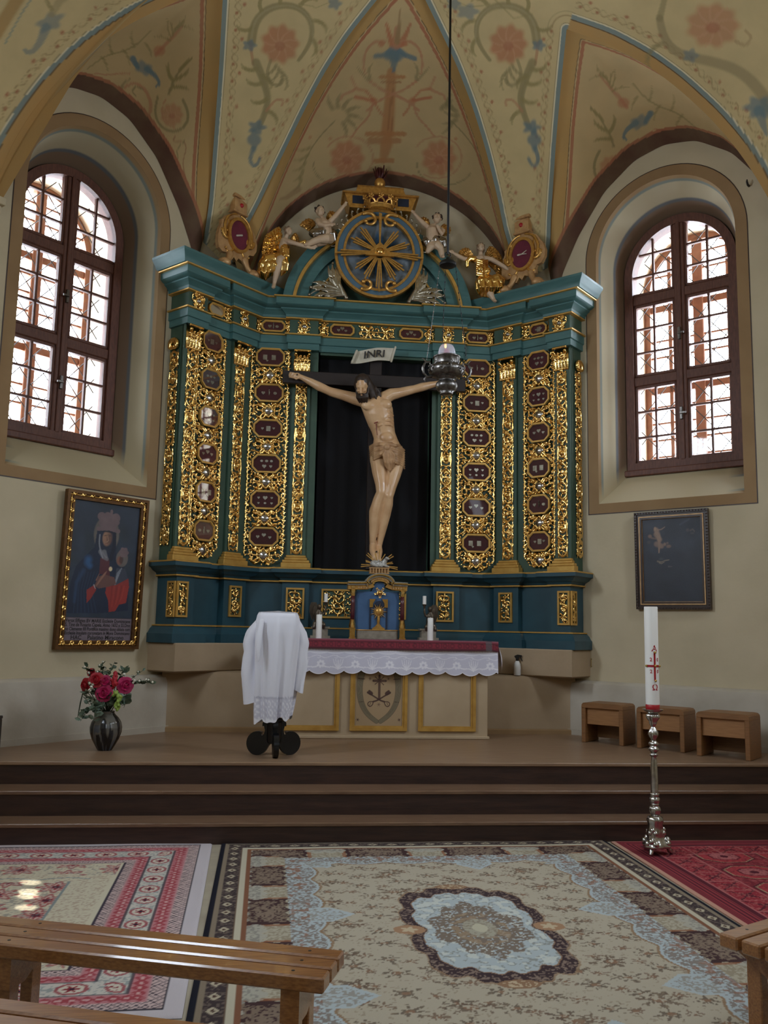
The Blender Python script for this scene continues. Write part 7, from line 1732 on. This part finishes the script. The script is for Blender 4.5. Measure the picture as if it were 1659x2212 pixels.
def vp(x, y, d=0.0):   # enlarged drawing of the bouquet, 9.217 steps per pixel
    p = aty(160 + x/9.217, 1410 + y/9.217, VY); return np.array([p[0], VY - d, p[2]])
MOUTH = np.array([VX, VY, Z3 + .30])
def stem_to(mb, P, r=.004):
    mid = (MOUTH + P)/2 + np.array([(P[0] - MOUTH[0])*.2, 0, .03]); mb.tube([MOUTH + np.array([rng.uniform(-.03, .03), rng.uniform(-.03, .03), -.02]), mid, P], [r*1.2, r, r*.8], 6)
def bloom(name, P, r, m, label, f=(0, -1, .25), petals=3, group=None):
    o = thing(name, label, 'flower', tuple(MOUTH), group=group or 'cut flowers in the vase'); mb = MB(); stem_to(mb, P); mb.build('stem', 'stem', o, True)
    f = np.array(f, float); f /= np.linalg.norm(f); a = np.cross(f, [0, 0, 1.]); a /= np.linalg.norm(a); b = np.cross(a, f); mb = MB()
    for L_ in range(petals + 1):
        rr = r*(1 - .24*L_); npz = 6 - L_; op = .95 - .27*L_
        for k in range(npz):
            t0 = 2*math.pi*(k + .5*L_)/npz; V = []
            for i in range(6):
                for j in range(7):
                    s = (j/6 - .5)*2; q = i/5; th = t0 + s*.75*(1 - .15*q); w = q**.7; d = rr*(.25 + .75*w*op)*(1 - .10*s*s*q); hgt = rr*(.9*(q**1.3)*(1.15 - op) + .12*L_ + .14*q*q*(op > .6)*-1)
                    V.append(P + (a*math.cos(th) + b*math.sin(th))*d + f*(hgt + r*.1*L_))
            n0 = len(mb.v); mb.grid(V, 6, 7)
    mb.ell(P + f*r*.2, r*.35, 8); mb.build('petals', m, o, True); return o
bloom('rose', vp(645, 790, .10), .105*.75, 'magenta_flower', 'bright magenta rose at the front of the bouquet', (0, -1, .15))
bloom('rose', vp(1040, 640, .06), .078, 'magenta_flower', 'dark pink rose at the right side of the bouquet', (.4, -.9, .1))
bloom('dahlia', vp(480, 535, .08), .072, 'red_flower', 'bright red round bloom in the upper left of the bouquet', (-.1, -1, .3), 4)
bloom('dahlia', vp(270, 640, .05), .068, 'red_flower', 'dark red bloom at the left side of the bouquet', (-.6, -.8, .0), 4)
bloom('carnation', vp(640, 570, .07), .065, 'magenta_flower', 'crimson bloom just above the bright magenta rose', (.1, -1, .4), 4)
bloom('carnation', vp(340, 390, .0), .04, 'red_flower', 'small dark red bloom high on the left of the bouquet', (-.3, -1, .4), 3)
def leafy(name, pts, m, label, lr=.022, n=9, blossoms=0, seed=0, group='foliage stems in the vase'):
    o = thing(name, label, 'foliage', tuple(MOUTH), group=group); g = np.random.default_rng(seed); P = np.array([MOUTH] + [vp(*q) for q in pts]); d = np.r_[0, np.cumsum(np.linalg.norm(np.diff(P, axis=0), axis=1))]; t = np.linspace(0, d[-1], 26); C = np.stack([np.interp(t, d, P[:, i]) for i in range(3)], 1); C = smooth3(C, 6)
    mb = MB().tube(C, np.linspace(.004, .0015, 26), 6); mb.build('stem', 'stem', o, True); mb = MB(); fl = MB()
    n = int(n*1.5)
    for k in range(n*2):
        i = int(8 + 17*k/(n*2)); c = C[i]; dr = g.normal(size=3); dr[2] = abs(dr[2])*.5 + .1; dr /= np.linalg.norm(dr); sd = np.cross(dr, g.normal(size=3)); sd /= np.linalg.norm(sd); r = lr*g.uniform(.9, 1.65)
        V = [c, c + dr*r*.6 + sd*r*.55, c + dr*r*1.4 + sd*r*.55, c + dr*r*2.0, c + dr*r*1.4 - sd*r*.55, c + dr*r*.6 - sd*r*.55, c + dr*r*1.1 + np.cross(dr, sd)*r*.2]
        mb.add(V, [(0, 1, 6), (1, 2, 6), (2, 3, 6), (3, 4, 6), (4, 5, 6), (5, 0, 6)])
        if blossoms and k % blossoms == 0: MB().ell(c + dr*r*1.2, r*.45, 8).build('bud', 'white_petal', o, True)
    mb.build('leaves', m, o, True)
leafy('eucalyptus_stem', [(330, 500, .02), (260, 190, .0)], 'green_leaf', 'green leafy stem rising at the upper left of the bouquet', .020, 12, 3, 1)
leafy('eucalyptus_stem', [(500, 400, .0), (580, 180, -.02)], 'green_leaf', 'leafy stem with white buds at the top of the bouquet', .020, 12, 2, 2)
leafy('eucalyptus_stem', [(680, 450, .02), (800, 180, -.03)], 'green_leaf', 'thin leafy stem at the top centre of the bouquet', .018, 8, 0, 3)
leafy('eucalyptus_stem', [(880, 500, .0), (1080, 270, .0)], 'green_leaf', 'leafy stem with pale tips at the upper right of the bouquet', .026, 8, 4, 4)
leafy('eucalyptus_stem', [(1000, 620, .03), (1300, 590, .02), (1560, 600, .02)], 'green_leaf', 'long leafy branch with white flowers reaching right from the bouquet', .020, 18, 2, 5)
leafy('eucalyptus_stem', [(1080, 560, .0), (1250, 440, .0), (1400, 330, .0)], 'pale_leaf', 'slender pale sprig above the long branch right of the bouquet', .012, 7, 2, 6)
leafy('eucalyptus_stem', [(420, 700, .08), (250, 800, .07), (340, 1030, .07)], 'pale_leaf', 'grey green stem drooping at the lower left of the bouquet', .022, 9, 3, 7)
leafy('eucalyptus_stem', [(420, 1080, .12), (300, 1180, .14), (200, 1330, .14)], 'pale_leaf', 'grey green leaves hanging over the left shoulder of the vase', .026, 9, 0, 8)
leafy('eucalyptus_stem', [(500, 1000, .13), (480, 1200, .15), (470, 1340, .16)], 'pale_leaf', 'broad grey leaves hanging down the front of the vase', .028, 7, 0, 9)
leafy('eucalyptus_stem', [(960, 850, .08), (1090, 880, .07), (1020, 1080, .07)], 'pale_leaf', 'blue grey leaves drooping at the lower right of the bouquet', .030, 9, 0, 10)
leafy('eucalyptus_stem', [(430, 700, .05), (420, 620, .09), (380, 720, .10)], 'green_leaf', 'short stem with white berries between the blooms on the left', .018, 12, 1, 11)
leafy('eucalyptus_stem', [(650, 900, .06), (700, 860, .09), (900, 1000, .05)], 'green_leaf', 'dark leaves filling the neck of the vase', .030, 12, 0, 12)
for (pts, m, lb, s) in ((((800, 700, .08), (860, 350, .06), (850, 450, .08), (840, 640, .10)), 'red_flower', 'rusty red drooping tassel in the middle of the bouquet', 1), (((820, 820, .08), (900, 790, .12), (960, 860, .13), (900, 1080, .12)), 'lime_leaf', 'lime green drooping tassel at the right front of the bouquet', 2)):
    o = thing('amaranth_tassel', lb, 'flower', tuple(MOUTH), group='drooping tassels in the vase'); P = [vp(*q) for q in pts]; mb = MB(); stem_to(mb, P[0]); mb.build('stem', 'stem', o, True)
    g = np.random.default_rng(s); mb = MB(); C = smooth3(np.array([P[0] + (P[1] - P[0])*t for t in np.linspace(0, 1, 5)][:-1] + [P[1] + (P[2] - P[1])*t for t in np.linspace(0, 1, 6)][:-1] + [P[2] + (P[3] - P[2])*t for t in np.linspace(0, 1, 10)]), 4)
    for c in C: 
        for q in range(4): mb.ell(c + g.normal(size=3)*.008, .013, 6)
    remesh(mb, 'tassel', m, o, .004, 0)
mb = MB(); mb.tube([MOUTH, vp(260, 740, .06), vp(205, 810, .07), vp(160, 1000, .07), vp(120, 1220, .07), vp(100, 1300, .06)], [.003, .003, .005, .006, .004, .0015], 6); gb = mb.build('grass_blade', 'stem', None, True, world=False); gb.data.transform(Matrix.Translation(-Vector(MOUTH))); gb.location = tuple(MOUTH); tag(gb, 'single dark grass blade arching down left of the bouquet', 'foliage')
# ================================================================== PAINTINGS
def picture(sd, s0, s1, z0, z1, name, label, fw, paint, frame_m, inner_m, thick, tilt=0.0):
    # frame hangs on a side wall between s0..s1 (distance from the corner), leaning forward a little
    lo_, hi_ = min(s0, s1), max(s0, s1); w = hi_ - lo_; h = z1 - z0; sc = (lo_ + hi_)/2
    flip = -1 if sd < 0 else 1          # u runs to the right as seen from the nave
    M = lambda u, d, z: wallP(sd, sc + flip*u, -(.006 + d) - tilt*(z/h), z0 + z)
    o = thing(name, label, 'painting', M(0, 0, 0))
    q = lambda m_: [(-w/2 + m_, m_), (w/2 - m_, m_), (w/2 - m_, h - m_), (-w/2 + m_, h - m_)]
    MB().ring(q(0), q(fw*.34), 0, thick, M).ring(q(fw*.3), q(fw*.78), 0, thick*.72, M).ring(q(fw*.74), q(fw), 0, thick*.85, M).build('frame', frame_m, o)
    nx, nz = int(w*190), int(h*190); X = np.linspace(-w/2 + fw*.9, w/2 - fw*.9, nx); Z = np.linspace(fw*.9, h - fw*.9, nz)
    V = [M(x, thick*.4, z) for x in X for z in Z]; P2 = np.array([((x - X[0])/(X[-1] - X[0]), (Z[-1] - z)/(Z[-1] - Z[0])) for x in X for z in Z])
    p = Paint(P2, (46, 58, 76)); asp = (X[-1] - X[0])/(Z[-1] - Z[0]); paint(p, asp)
    mb = MB(); mb.grid(V, nx, nz); cv = mb.build('canvas', 'canvas', o, col=p.C)
    return o, M, w, h, q, cv
def madonna(p, asp):
    p.P = p.P*np.array([asp, 1.0]); W = asp
    # drawing units of the enlarged photo: canvas from (285,150)..(1195,300) top to (140,2010)..(1080,2050) bottom
    def t_(pts):
        out = []
        for x, y in pts:
            f = (y - 190)/1850; xl = 285 - 150*f; xr = 1197 - 117*f; yt = 150 + 150*(x - 285)/910*(1 - f) + 40*f*(x - 140)/940
            out.append(((x - xl)/(xr - xl)*W, (y - yt)/(1850)*1.0))
        return out
    def S(pts, w0, w1, c, a=.9, soft=.4): p.stroke(t_(pts), w0/1850, w1/1850, c, a, soft)
    def B(x, y, rx, ry, c, a=.9, soft=.3, **k): (u, v), = t_([(x, y)]); p.blob(u, v, rx/1850, ry/1850, c, a, soft, **k)
    g = np.random.default_rng(1)
    for k in range(60): B(g.uniform(200, 1150), g.uniform(200, 1700), g.uniform(60, 200), g.uniform(60, 200), [(58, 74, 94), (38, 48, 60), (50, 62, 66)][k % 3], .35, .9)
    B(720, 640, 205, 260, (120, 112, 104), .85, .1); B(715, 640, 195, 250, (104, 98, 92), .6, .2)                    # nimbus
    p.poly(t_([(600, 560), (560, 800), (450, 900), (320, 1040), (250, 1250), (200, 1640), (640, 1660), (1030, 1640), (1040, 1300), (960, 1080), (850, 980), (850, 640), (800, 560)]), (26, 40, 66), .95)
    S([(480, 960), (470, 1000), (500, 1040)], 160, 120, (54, 104, 158), .75, .8); S([(420, 1100), (330, 1250), (300, 1500)], 90, 60, (44, 74, 112), .6, .8)
    for k in range(7): S([(360 + 40*k, 1120), (320 + 34*k, 1350), (290 + 50*k, 1640)], 14, 20, (46, 70, 104), .45, .8)
    p.poly(t_([(640, 940), (760, 960), (770, 1180), (620, 1150)]), (96, 44, 50), .85)
    S([(640, 860), (680, 930), (730, 960)], 80, 60, (128, 128, 136), .75); S([(690, 870), (720, 930)], 90, 50, (150, 150, 156), .6); S([(630, 640), (620, 740), (640, 860), (670, 940)], 26, 24, (148, 152, 162), .8)
    B(725, 690, 78, 115, (168, 128, 104), .95, .25); B(760, 690, 60, 110, (104, 76, 68), .8, .5); S([(640, 580), (760, 600), (830, 620)], 40, 40, (26, 34, 52), .9); S([(735, 660), (748, 720), (725, 735)], 10, 14, (190, 150, 124), .8); S([(690, 655), (720, 650)], 12, 8, (50, 36, 38), .9); S([(755, 655), (775, 660)], 10, 6, (44, 32, 34), .9); S([(705, 760), (740, 762)], 12, 8, (134, 70, 66), .9); S([(830, 620), (820, 800), (780, 960)], 60, 80, (24, 34, 54), .95)
    B(750, 470, 165, 125, (122, 102, 106), .95, .08, lobes=7, amp=.06); B(655, 400, 70, 60, (122, 102, 106), .95, .1); B(845, 430, 70, 70, (122, 102, 106), .95, .1); B(785, 345, 24, 34, (122, 102, 106), .95, .1); S([(610, 560), (750, 560), (880, 600)], 60, 60, (122, 102, 106), .95, .1)
    B(935, 960, 100, 120, (120, 110, 104), .85, .1); B(900, 985, 52, 68, (140, 92, 78), .9, .3); B(925, 975, 40, 70, (60, 44, 46), .75, .4); B(960, 880, 78, 72, (122, 102, 106), .95, .1, lobes=6, amp=.08)
    p.poly(t_([(860, 1080), (980, 1090), (1040, 1280), (900, 1320), (820, 1330)]), (66, 72, 88), .95); 
    for k in range(5): S([(930 - 14*k, 1090 + 30*k), (870 - 8*k, 1150 + 40*k), (850, 1290)], 26, 14, (140, 146, 158), .75)
    p.poly(t_([(720, 1320), (860, 1300), (1030, 1220), (1040, 1330), (1000, 1540), (900, 1560), (850, 1640), (760, 1650), (750, 1500), (710, 1400)]), (156, 52, 46), .95)
    for k in range(6): S([(800 + 34*k, 1320), (790 + 30*k, 1460), (770 + 28*k, 1600 - 16*k)], 26, 12, [(120, 38, 40), (180, 72, 58)][k % 2], .6, .7)
    p.poly(t_([(460, 1350), (560, 1290), (590, 1350), (520, 1460), (460, 1520)]), (150, 48, 44), .95)
    p.poly(t_([(560, 1300), (620, 1180), (700, 1160), (830, 1200), (860, 1290), (760, 1320), (620, 1340)]), (116, 80, 72), .9)
    for k in range(4): S([(590 + 10*k, 1300 - 14*k), (640 + 22*k, 1210 - 18*k), (700 + 8*k, 1140 - 6*k)], 24, 12, (150, 108, 92), .85)
    S([(585, 1230), (605, 1190), (625, 1150)], 16, 10, (156, 112, 96), .9); S([(555, 1290), (575, 1340)], 18, 12, (190, 190, 190), .8); B(778, 1090, 30, 34, (226, 204, 164), 1, .2)
    p.mask(((p.P[:, 1] > .835))*1.0, (126, 112, 122), 1.0); p.mask(((p.P[:, 1] > .832) & (p.P[:, 1] < .838))*1.0, (60, 56, 62), .7)
ML, Mf, w_, h_, q_, cv = picture(-1, 1.31, 2.22, 1.315, 2.80, 'framed_painting', 'tall gilt framed painting of a veiled woman with child on the left wall', .085, madonna, 'frame_gilt', 'gold', .055, .045)
for i, (tx, sz, z) in enumerate((('Verax Effigies BV MARIE Eccleſie Dominicane', .047, .268), ('S. Tine de Rosario Capela. Anno 1652 a SS.Dno', .047, .229), ('no Clemente IIII Pontifice maximo dono oblata cum', .045, .190), ('Ecclesie Insulam coronatam in Mons Dominicano', .045, .152), ('HAC    Palatino Miracono', .055, .110))):
    Vt, Ft = text_mesh(tx.replace('ſ', 's'), sz); xs = [v[0] for v in Vt]; k = min(1.0, (w_ - .20)/(max(xs) - min(xs))); k = k if i < 4 else 1.0
    MB().add([Mf(x*k, .0235, z + y) for x, y, zz in Vt], Ft).build('inscription', 'ink', cv)
# running leaf ornament carved on the frame
fw = .085; mid = fw*.54
def edge_orn(L, place, n):
    mb = MB(); mb.tube([place(-L/2, 0) - np.array([0, 0, 0]), place(L/2, 0)], .008, 6)
    for i in range(n):
        t = (i + .5)/n - .5; R_ = L/n
        for s in (-1, 1):
            P = scroll_pts(t*L, 0, (0 if s > 0 else math.pi) + s*.5, R_*.75, s*2.6, 8); mb.tube([place(a, b) for a, b in P], np.linspace(.013, .008, 8), 6)
        mb.ell(place(t*L, 0), .015, 8)
    remesh(mb, 'frame_carving', 'gold', ML, .005, 1, .3)
A_ = lambda u, z: np.array(Mf(u, .042, z))
edge_orn(w_ - .06, lambda a, b: A_(a, mid + b*.7), 9); edge_orn(w_ - .06, lambda a, b: A_(a, h_ - mid + b*.7), 9)
edge_orn(h_ - .12, lambda a, b: A_(-w_/2 + mid + b*.7, h_/2 + a), 15); edge_orn(h_ - .12, lambda a, b: A_(w_/2 - mid + b*.7, h_/2 + a), 15)
def darkpic(p, asp):
    p.P = p.P*np.array([asp, 1.0]); t_ = lambda pts: [((x - 285)/1100*asp, (y - 260)/1560) for x, y in pts]
    S = lambda pts, w0, w1, c, a=.8, soft=.5: p.stroke(t_(pts), w0/1560, w1/1560, c, a, soft)
    def B(x, y, rx, ry, c, a=.8, soft=.5, **k): (u, v), = t_([(x, y)]); p.blob(u, v, rx/1560, ry/1560, c, a, soft, **k)
    g = np.random.default_rng(4); p.C[:] = lin((38, 43, 55))
    for k in range(60): y = g.uniform(260, 1800); B(g.uniform(300, 1380), y, g.uniform(80, 260), g.uniform(80, 220), (58, 64, 80) if y < 900 and k % 2 else [(34, 40, 54), (26, 28, 36)][k % 2], .35, .9)
    F = (148, 120, 100)
    S([(560, 480), (610, 600), (610, 740), (600, 900)], 120, 30, F, .85); S([(560, 560), (620, 660)], 130, 120, F, .8); S([(560, 740), (650, 780)], 130, 120, (136, 110, 94), .8); B(540, 450, 32, 40, (158, 128, 104), .9); S([(590, 480), (660, 470), (720, 430)], 36, 20, F, .8); B(440, 590, 46, 44, (128, 100, 84), .85); S([(470, 620), (540, 640)], 44, 36, (120, 96, 82), .7); B(420, 700, 50, 40, (84, 72, 72), .5)
    B(710, 750, 34, 40, (140, 112, 92), .85); B(780, 790, 60, 40, (128, 102, 86), .85); B(760, 730, 30, 30, (120, 98, 84), .7)
    S([(570, 1060), (640, 1080), (700, 1050), (780, 1040)], 40, 24, (130, 116, 96), .7); S([(600, 1090), (640, 1105), (690, 1080)], 24, 14, (150, 136, 112), .6); B(640, 1020, 60, 30, (70, 72, 76), .6); S([(770, 1160), (830, 1165)], 40, 16, (96, 88, 88), .6)
    B(1130, 510, 40, 40, (96, 84, 84), .6); S([(1180, 520), (1220, 500), (1250, 540)], 44, 30, (104, 90, 86), .6); B(1210, 570, 50, 26, (90, 80, 80), .5); S([(1000, 400), (1150, 320), (1170, 300)], 60, 40, (78, 82, 96), .5, .9)
DP, Mf2, w2, h2, q2, cv2 = picture(1, 1.70, 2.46, 1.815, 2.815, 'framed_painting', 'dark framed painting with small pale floating figures on the right wall', .075, darkpic, 'frame_dark', 'gold_dull', .05, .02)
MB().ring(q2(.046), q2(.056), .0, .044, Mf2).ring(q2(.072), q2(.078), .0, .030, Mf2).build('gilt_fillet', 'bronze_gilt', DP)
mb = MB()
for (L, f_) in ((w2, lambda a: Mf2(a, .046, .012)), (w2, lambda a: Mf2(a, .046, h2 - .012)), (h2, lambda a: Mf2(-w2/2 + .012, .046, h2/2 + a)), (h2, lambda a: Mf2(w2/2 - .012, .046, h2/2 + a))):
    for i in range(int(L/.03)): mb.ell(f_((i + .5)*.03 - L/2), (.012, .012, .008), 7)
mb.build('beaded_edge', 'frame_dark', DP, True)

# ================================================================== BENCHES, STOOLS
def bench(label, O, d, L, wd, zt, legs, group=None):
    # O: back right corner of the seat on plan, d: unit vector along the seat, planks step towards the viewer
    d = np.array(d, float); d /= np.linalg.norm(d); n = np.array([d[1], -d[0]]); 
    if n[1] > 0: n = -n
    M = lambda u, v, z: (O[0] + d[0]*u + n[0]*v, O[1] + d[1]*u + n[1]*v, z)
    o = thing('bench', label, 'bench', M(L/2, wd/2, 0), group=group); pw = (wd - .032)/3
    for k in range(3):
        v0 = k*(pw + .016); mb = MB().bbox((0, v0, zt - .05), (L, v0 + pw, zt), .006, M); pl = mb.build('plank', 'bench_wood', o)
        for u in legs: c = M(u, v0 + pw/2, zt + .0005); MB().lathe([(.006, -.002), (.006, .0004), (.001, .0006)], c, 10).build('screw', 'iron', pl)
    for u in legs:
        MB().prism([(.012, zt - .0505), (wd - .012, zt - .0505), (wd - .012, zt - .155), (wd - .10, zt - .155), (.012, zt - .075)], -.032, .032, lambda v, a, z: M(u + a, v, z)).build('cross_rail', 'bench_wood', o)
        for v in (.045, wd - .085):
            MB().bbox((u - .023, v, .0115), (u + .023, v + .06, zt - .056 if v < .1 else zt - .10), .004, M).build('leg', 'bench_wood', o)
    return o
dB = (-.946, .324)
bench('slatted wooden bench standing across the left half of the two carpets', (-.717, 3.24), dB, 1.40, .262, .44, (.115, 1.165))
nb_ = np.array([dB[1], -dB[0]]); nb_ = -nb_ if nb_[1] > 0 else nb_
bench('nearest slatted wooden bench cut off by the lower left picture corner', np.array([-.717, 3.24]) + nb_*.655 + np.array(dB)*.14, dB, 1.40, .262, .44, (.115, 1.165))
bench('slatted wooden bench end cut off by the lower right picture edge', (.71, 3.345), (.88, .475), 1.40, .262, .44, (.125, 1.2))
def stool(label, A, B, dep, hgt, plain=False):
    A, B = np.array(A), np.array(B); d = (B - A); L = np.linalg.norm(d); d /= L; n = np.array([-d[1], d[0]]); n = n if n @ np.array([1, 1]) > 0 else -n
    M = lambda u, v, z: (A[0] + d[0]*u + n[0]*v, A[1] + d[1]*u + n[1]*v, Z3 + z)
    o = thing('stool', label, 'stool', M(L/2, dep/2, 0)); t = .042
    pr = [(0, hgt - .05), (.004, hgt - .02), (.02, hgt - .004), (.05, hgt), (L - .05, hgt), (L - .02, hgt - .004), (L - .004, hgt - .02), (L, hgt - .05)]
    MB().prism(pr, 0, dep, lambda a, v, z: M(a, v, z)).build('top', 'stool_wood', o, 30)
    for u0 in (0, L - t): MB().bbox((u0, 0, .001), (u0 + t, dep, hgt - .05), .004, M).build('side_panel', 'stool_wood', o)
    MB().bbox((t, .035, hgt - .21), (L - t, .055, hgt - .05), .003, M).build('apron', 'stool_panel', o); MB().bbox((t, dep - .03, .03), (L - t, dep - .01, hgt - .05), .003, M).build('back_panel', 'stool_wood', o)
    return o
stool('brown box stool farthest from the viewer, its lower left edge by the dado', (1.995, 8.59), (2.30, 8.285), .30, .385)
stool('brown box stool in the middle of the row, half behind the tall candle', (2.385, 8.165), (2.705, 7.845), .31, .385)
stool('brown box stool nearest the viewer at the right edge of the platform', (2.73, 7.66), (3.055, 7.335), .33, .39)
# dark seat whose corner just enters at the left
def seat():
    o = thing('sedile', 'dark wooden seat corner at the left picture edge on the platform', 'seat', (-3.50, 7.55, Z3)); q_ = aty(7.5, 1545, 7.72); x1, zt_ = q_[0], q_[2]
    MB().bbox((-3.62, 7.40, Z3 + .001), (x1, 7.70, zt_ - .025), .006).build('body', 'dark_wood', o); MB().bbox((-3.63, 7.395, zt_ - .025), (x1 + .002, 7.705, zt_), .004).build('top', 'dark_wood', o)
seat()

# ================================================================== HANGING SANCTUARY LAMP
LX, LY = .353, 7.2; kz = .000685
LZ = lambda y: 3.562 + (2046 - y)*kz
HL = thing('sanctuary_lamp', 'dark silver lamp with lit glass hanging on thin chains from a long rod', 'lamp', (LX, LY, LZ(2060)))
orn = lambda k, amp: (lambda a, z: 1 + amp*math.sin(k*a)*math.sin(z*240))
P = [(75, 2060), (82, 2045), (70, 2040), (110, 2010), (130, 1975), (137, 1950), (128, 1915), (104, 1890), (92, 1876), (120, 1870), (124, 1850), (140, 1840), (190, 1825), (200, 1812), (222, 1775), (226, 1745), (214, 1710), (180, 1690), (160, 1682), (156, 1670), (160, 1660), (156, 1600), (166, 1592), (172, 1582), (166, 1574)]
mb = MB().lathe([(r*kz, LZ(y)) for r, y in P], (LX, LY, 0), 64, mod=lambda a, z: 1 + .035*math.sin(12*a)*math.sin((z - 3.5)*140)*(1 if 3.68 < z < 3.84 else .5)); 
for k in range(12):
    a = 2*math.pi*k/12
    for (r, y, an) in ((222, 1760, .6), (200, 1700, -.6)):
        Q = scroll_pts(0, 0, an, .06, 4.0 if k % 2 else -4.0, 10); mb.tube([(LX + (r*kz + .004)*math.cos(a + u/.15), LY + (r*kz + .004)*math.sin(a + u/.15), LZ(y) + v) for u, v in Q], np.linspace(.008, .004, 10), 6)
mb.build('bowl', 'silver_dark', HL, True)
for k in range(3):
    a = math.radians([182, 62, -2][k] if k != 1 else 95); ca, sa = math.cos(a), math.sin(a); rad = lambda r, y: (LX + r*kz*ca, LY + r*kz*sa, LZ(y))
    h = MB().tube([rad(170, 1825), rad(245, 1850), rad(290, 1800), rad(302, 1730), rad(270, 1665), rad(215, 1655), rad(205, 1690), rad(225, 1710)], [.010, .012, .012, .012, .011, .010, .009, .008], 8); h.tube([rad(265, 1660), rad(285, 1625), rad(310, 1615)], [.009, .008, .004], 6).tube([rad(290, 1800), rad(310, 1760), rad(318, 1740)], [.008, .007, .003], 6).tube([rad(262, 1850), rad(282, 1880), rad(270, 1910)], [.008, .008, .004], 6)
    h.build('handle', 'silver_dark', HL, True)
    top = np.array((LX + 100*kz*ca, LY + 100*kz*sa, LZ(370))); bot = np.array(rad(255, 1630)); n = 14; L_ = np.linalg.norm(top - bot); ch = MB()
    ch.tube([top, bot], .0022, 5)
    for q in range(1, n): ch.ell(top + (bot - top)*q/n, (.006, .006, .010), 6)
    ch.build('chain', 'black_iron' if k != 0 else 'silver_dark', HL, True)
MB().lathe([(.001, LZ(400)), (.04, LZ(402)), (.073, LZ(380)), (.074, LZ(345)), (.055, LZ(318)), (.02, LZ(295)), (.012, LZ(270)), (.001, LZ(262))], (LX, LY, 0), 32).build('canopy_disc', 'black_iron', HL, 50)
mb = MB(); mb.tube([(LX + .026*math.cos(t), LY, LZ(232) + .026*math.sin(t)) for t in np.linspace(0, 6.283, 20)], .004, 6, caps=False); mb.build('ring', 'black_iron', HL, True)
rt_ = math.hypot(LX, LY - YC); MB().tube([(LX, LY, LZ(215)), (LX, LY, float(dome_z(rt_)) - .004)], .0105, 10).build('rod', 'black_iron', HL, True)
MB().lathe([(.080, LZ(1580)), (.078, LZ(1540)), (.070, LZ(1480)), (.058, LZ(1440)), (.05, LZ(1425))], (LX, LY, 0), 32).build('lamp_glass', 'lamp_glass', HL, True)
MB().lathe([(.025, LZ(1580)), (.026, LZ(1500)), (.02, LZ(1480)), (.001, LZ(1478))], (LX, LY, 0), 16).build('oil_cup', 'red_wax', HL, True)
MB().ell((LX - .012, LY, LZ(1438)), (.009, .009, .016), 10).build('flame', 'flame', HL, True)

# ================================================================== SMALL THINGS
SB = thing('spray_bottle', 'white spray bottle with black trigger head on the ledge right of the altar', 'bottle', (1.537, 9.292, 1.1015))
MB().lathe([(.034, 0), (.037, .006), (.037, .085), (.033, .12), (.022, .145), (.014, .152), (.001, .152)], (1.537, 9.292, 1.1015), 28).build('bottle', 'plastic_white', SB, 40)
mb = MB(); Mx = lambda a, d, z: (1.537 + a, 9.292 + d, 1.1015 + z)
mb.lathe([(.015, .15), (.016, .172), (.012, .175)], (1.537, 9.292, 1.1015), 16); mb.prism([(-.012, .172), (.014, .172), (.020, .195), (.045, .19), (.048, .212), (.0, .218), (-.028, .205), (-.030, .195)], -.011, .011, Mx); mb.prism([(.030, .192), (.040, .192), (.05, .165), (.058, .148), (.05, .15), (.040, .168)], -.005, .005, Mx); mb.build('trigger_head', 'plastic_black', SB, 30)
# small brass plate on the plinth end
best = min(((abs(proj([WF(1)(1.07, n, 1.25)])[0][0] - 1285.5), n) for n in np.linspace(-.3, .25, 120)))[1]
zz = 1.25 + (proj([WF(1)(1.07, best, 1.25)])[0][1] - 1431.5)/205
PM = lambda a, d, b: WF(1)(1.0705 + d, best - a, zz + b)
PL = thing('brass_plaque', 'small brass plaque screwed to the right end of the plinth', 'plaque', PM(0, 0, -.05))
MB().bbox((-.078, 0, -.048), (.078, .004, .048), .0015, PM).build('plate', 'brass', PL)
for a in (-.068, .068):
    for b in (-.038, .038): MB().ell(PM(a, .005, b), .005, 8).build('screw', 'iron', PL, True)
# imposts of the vault feet at both picture edges
for sd, s_, nm in ((-1, 3.06, 'trim_1'), (1, 3.16, 'trim_2')):
    M = lambda u, d, z: wallP(sd, s_ + u, -d, z)
    mb = MB().bbox((-.02, .0, 5.24), (.5, .13, 5.31), .006, M).bbox((.0, .0, 5.17), (.5, .09, 5.24), .006, M).bbox((.02, 0, 4.98), (.5, .05, 5.17), .006, M).bbox((.03, 0, 4.84), (.5, .075, 4.90), .006, M); st(mb.build(nm, 'grey_paint' if False else 'plaster'))
hk = aty(1618, 402, 0) if False else None
d_ = ray(1618, 402); t_h = (11.5 - (CAM[1] + CAM[0]))/(d_[0] + d_[1]); hp = CAM + d_*t_h
HK = MB().tube([(0, 0, 0), (-.03, -.03, -.005), (-.05, -.05, .02), (-.045, -.045, .04)], [.012, .011, .010, .006], 8).build('wall_hook', 'iron', None, True, world=False); HK.location = tuple(hp); tag(HK, 'small dark hook on the wall right of the right window arch', 'hook')
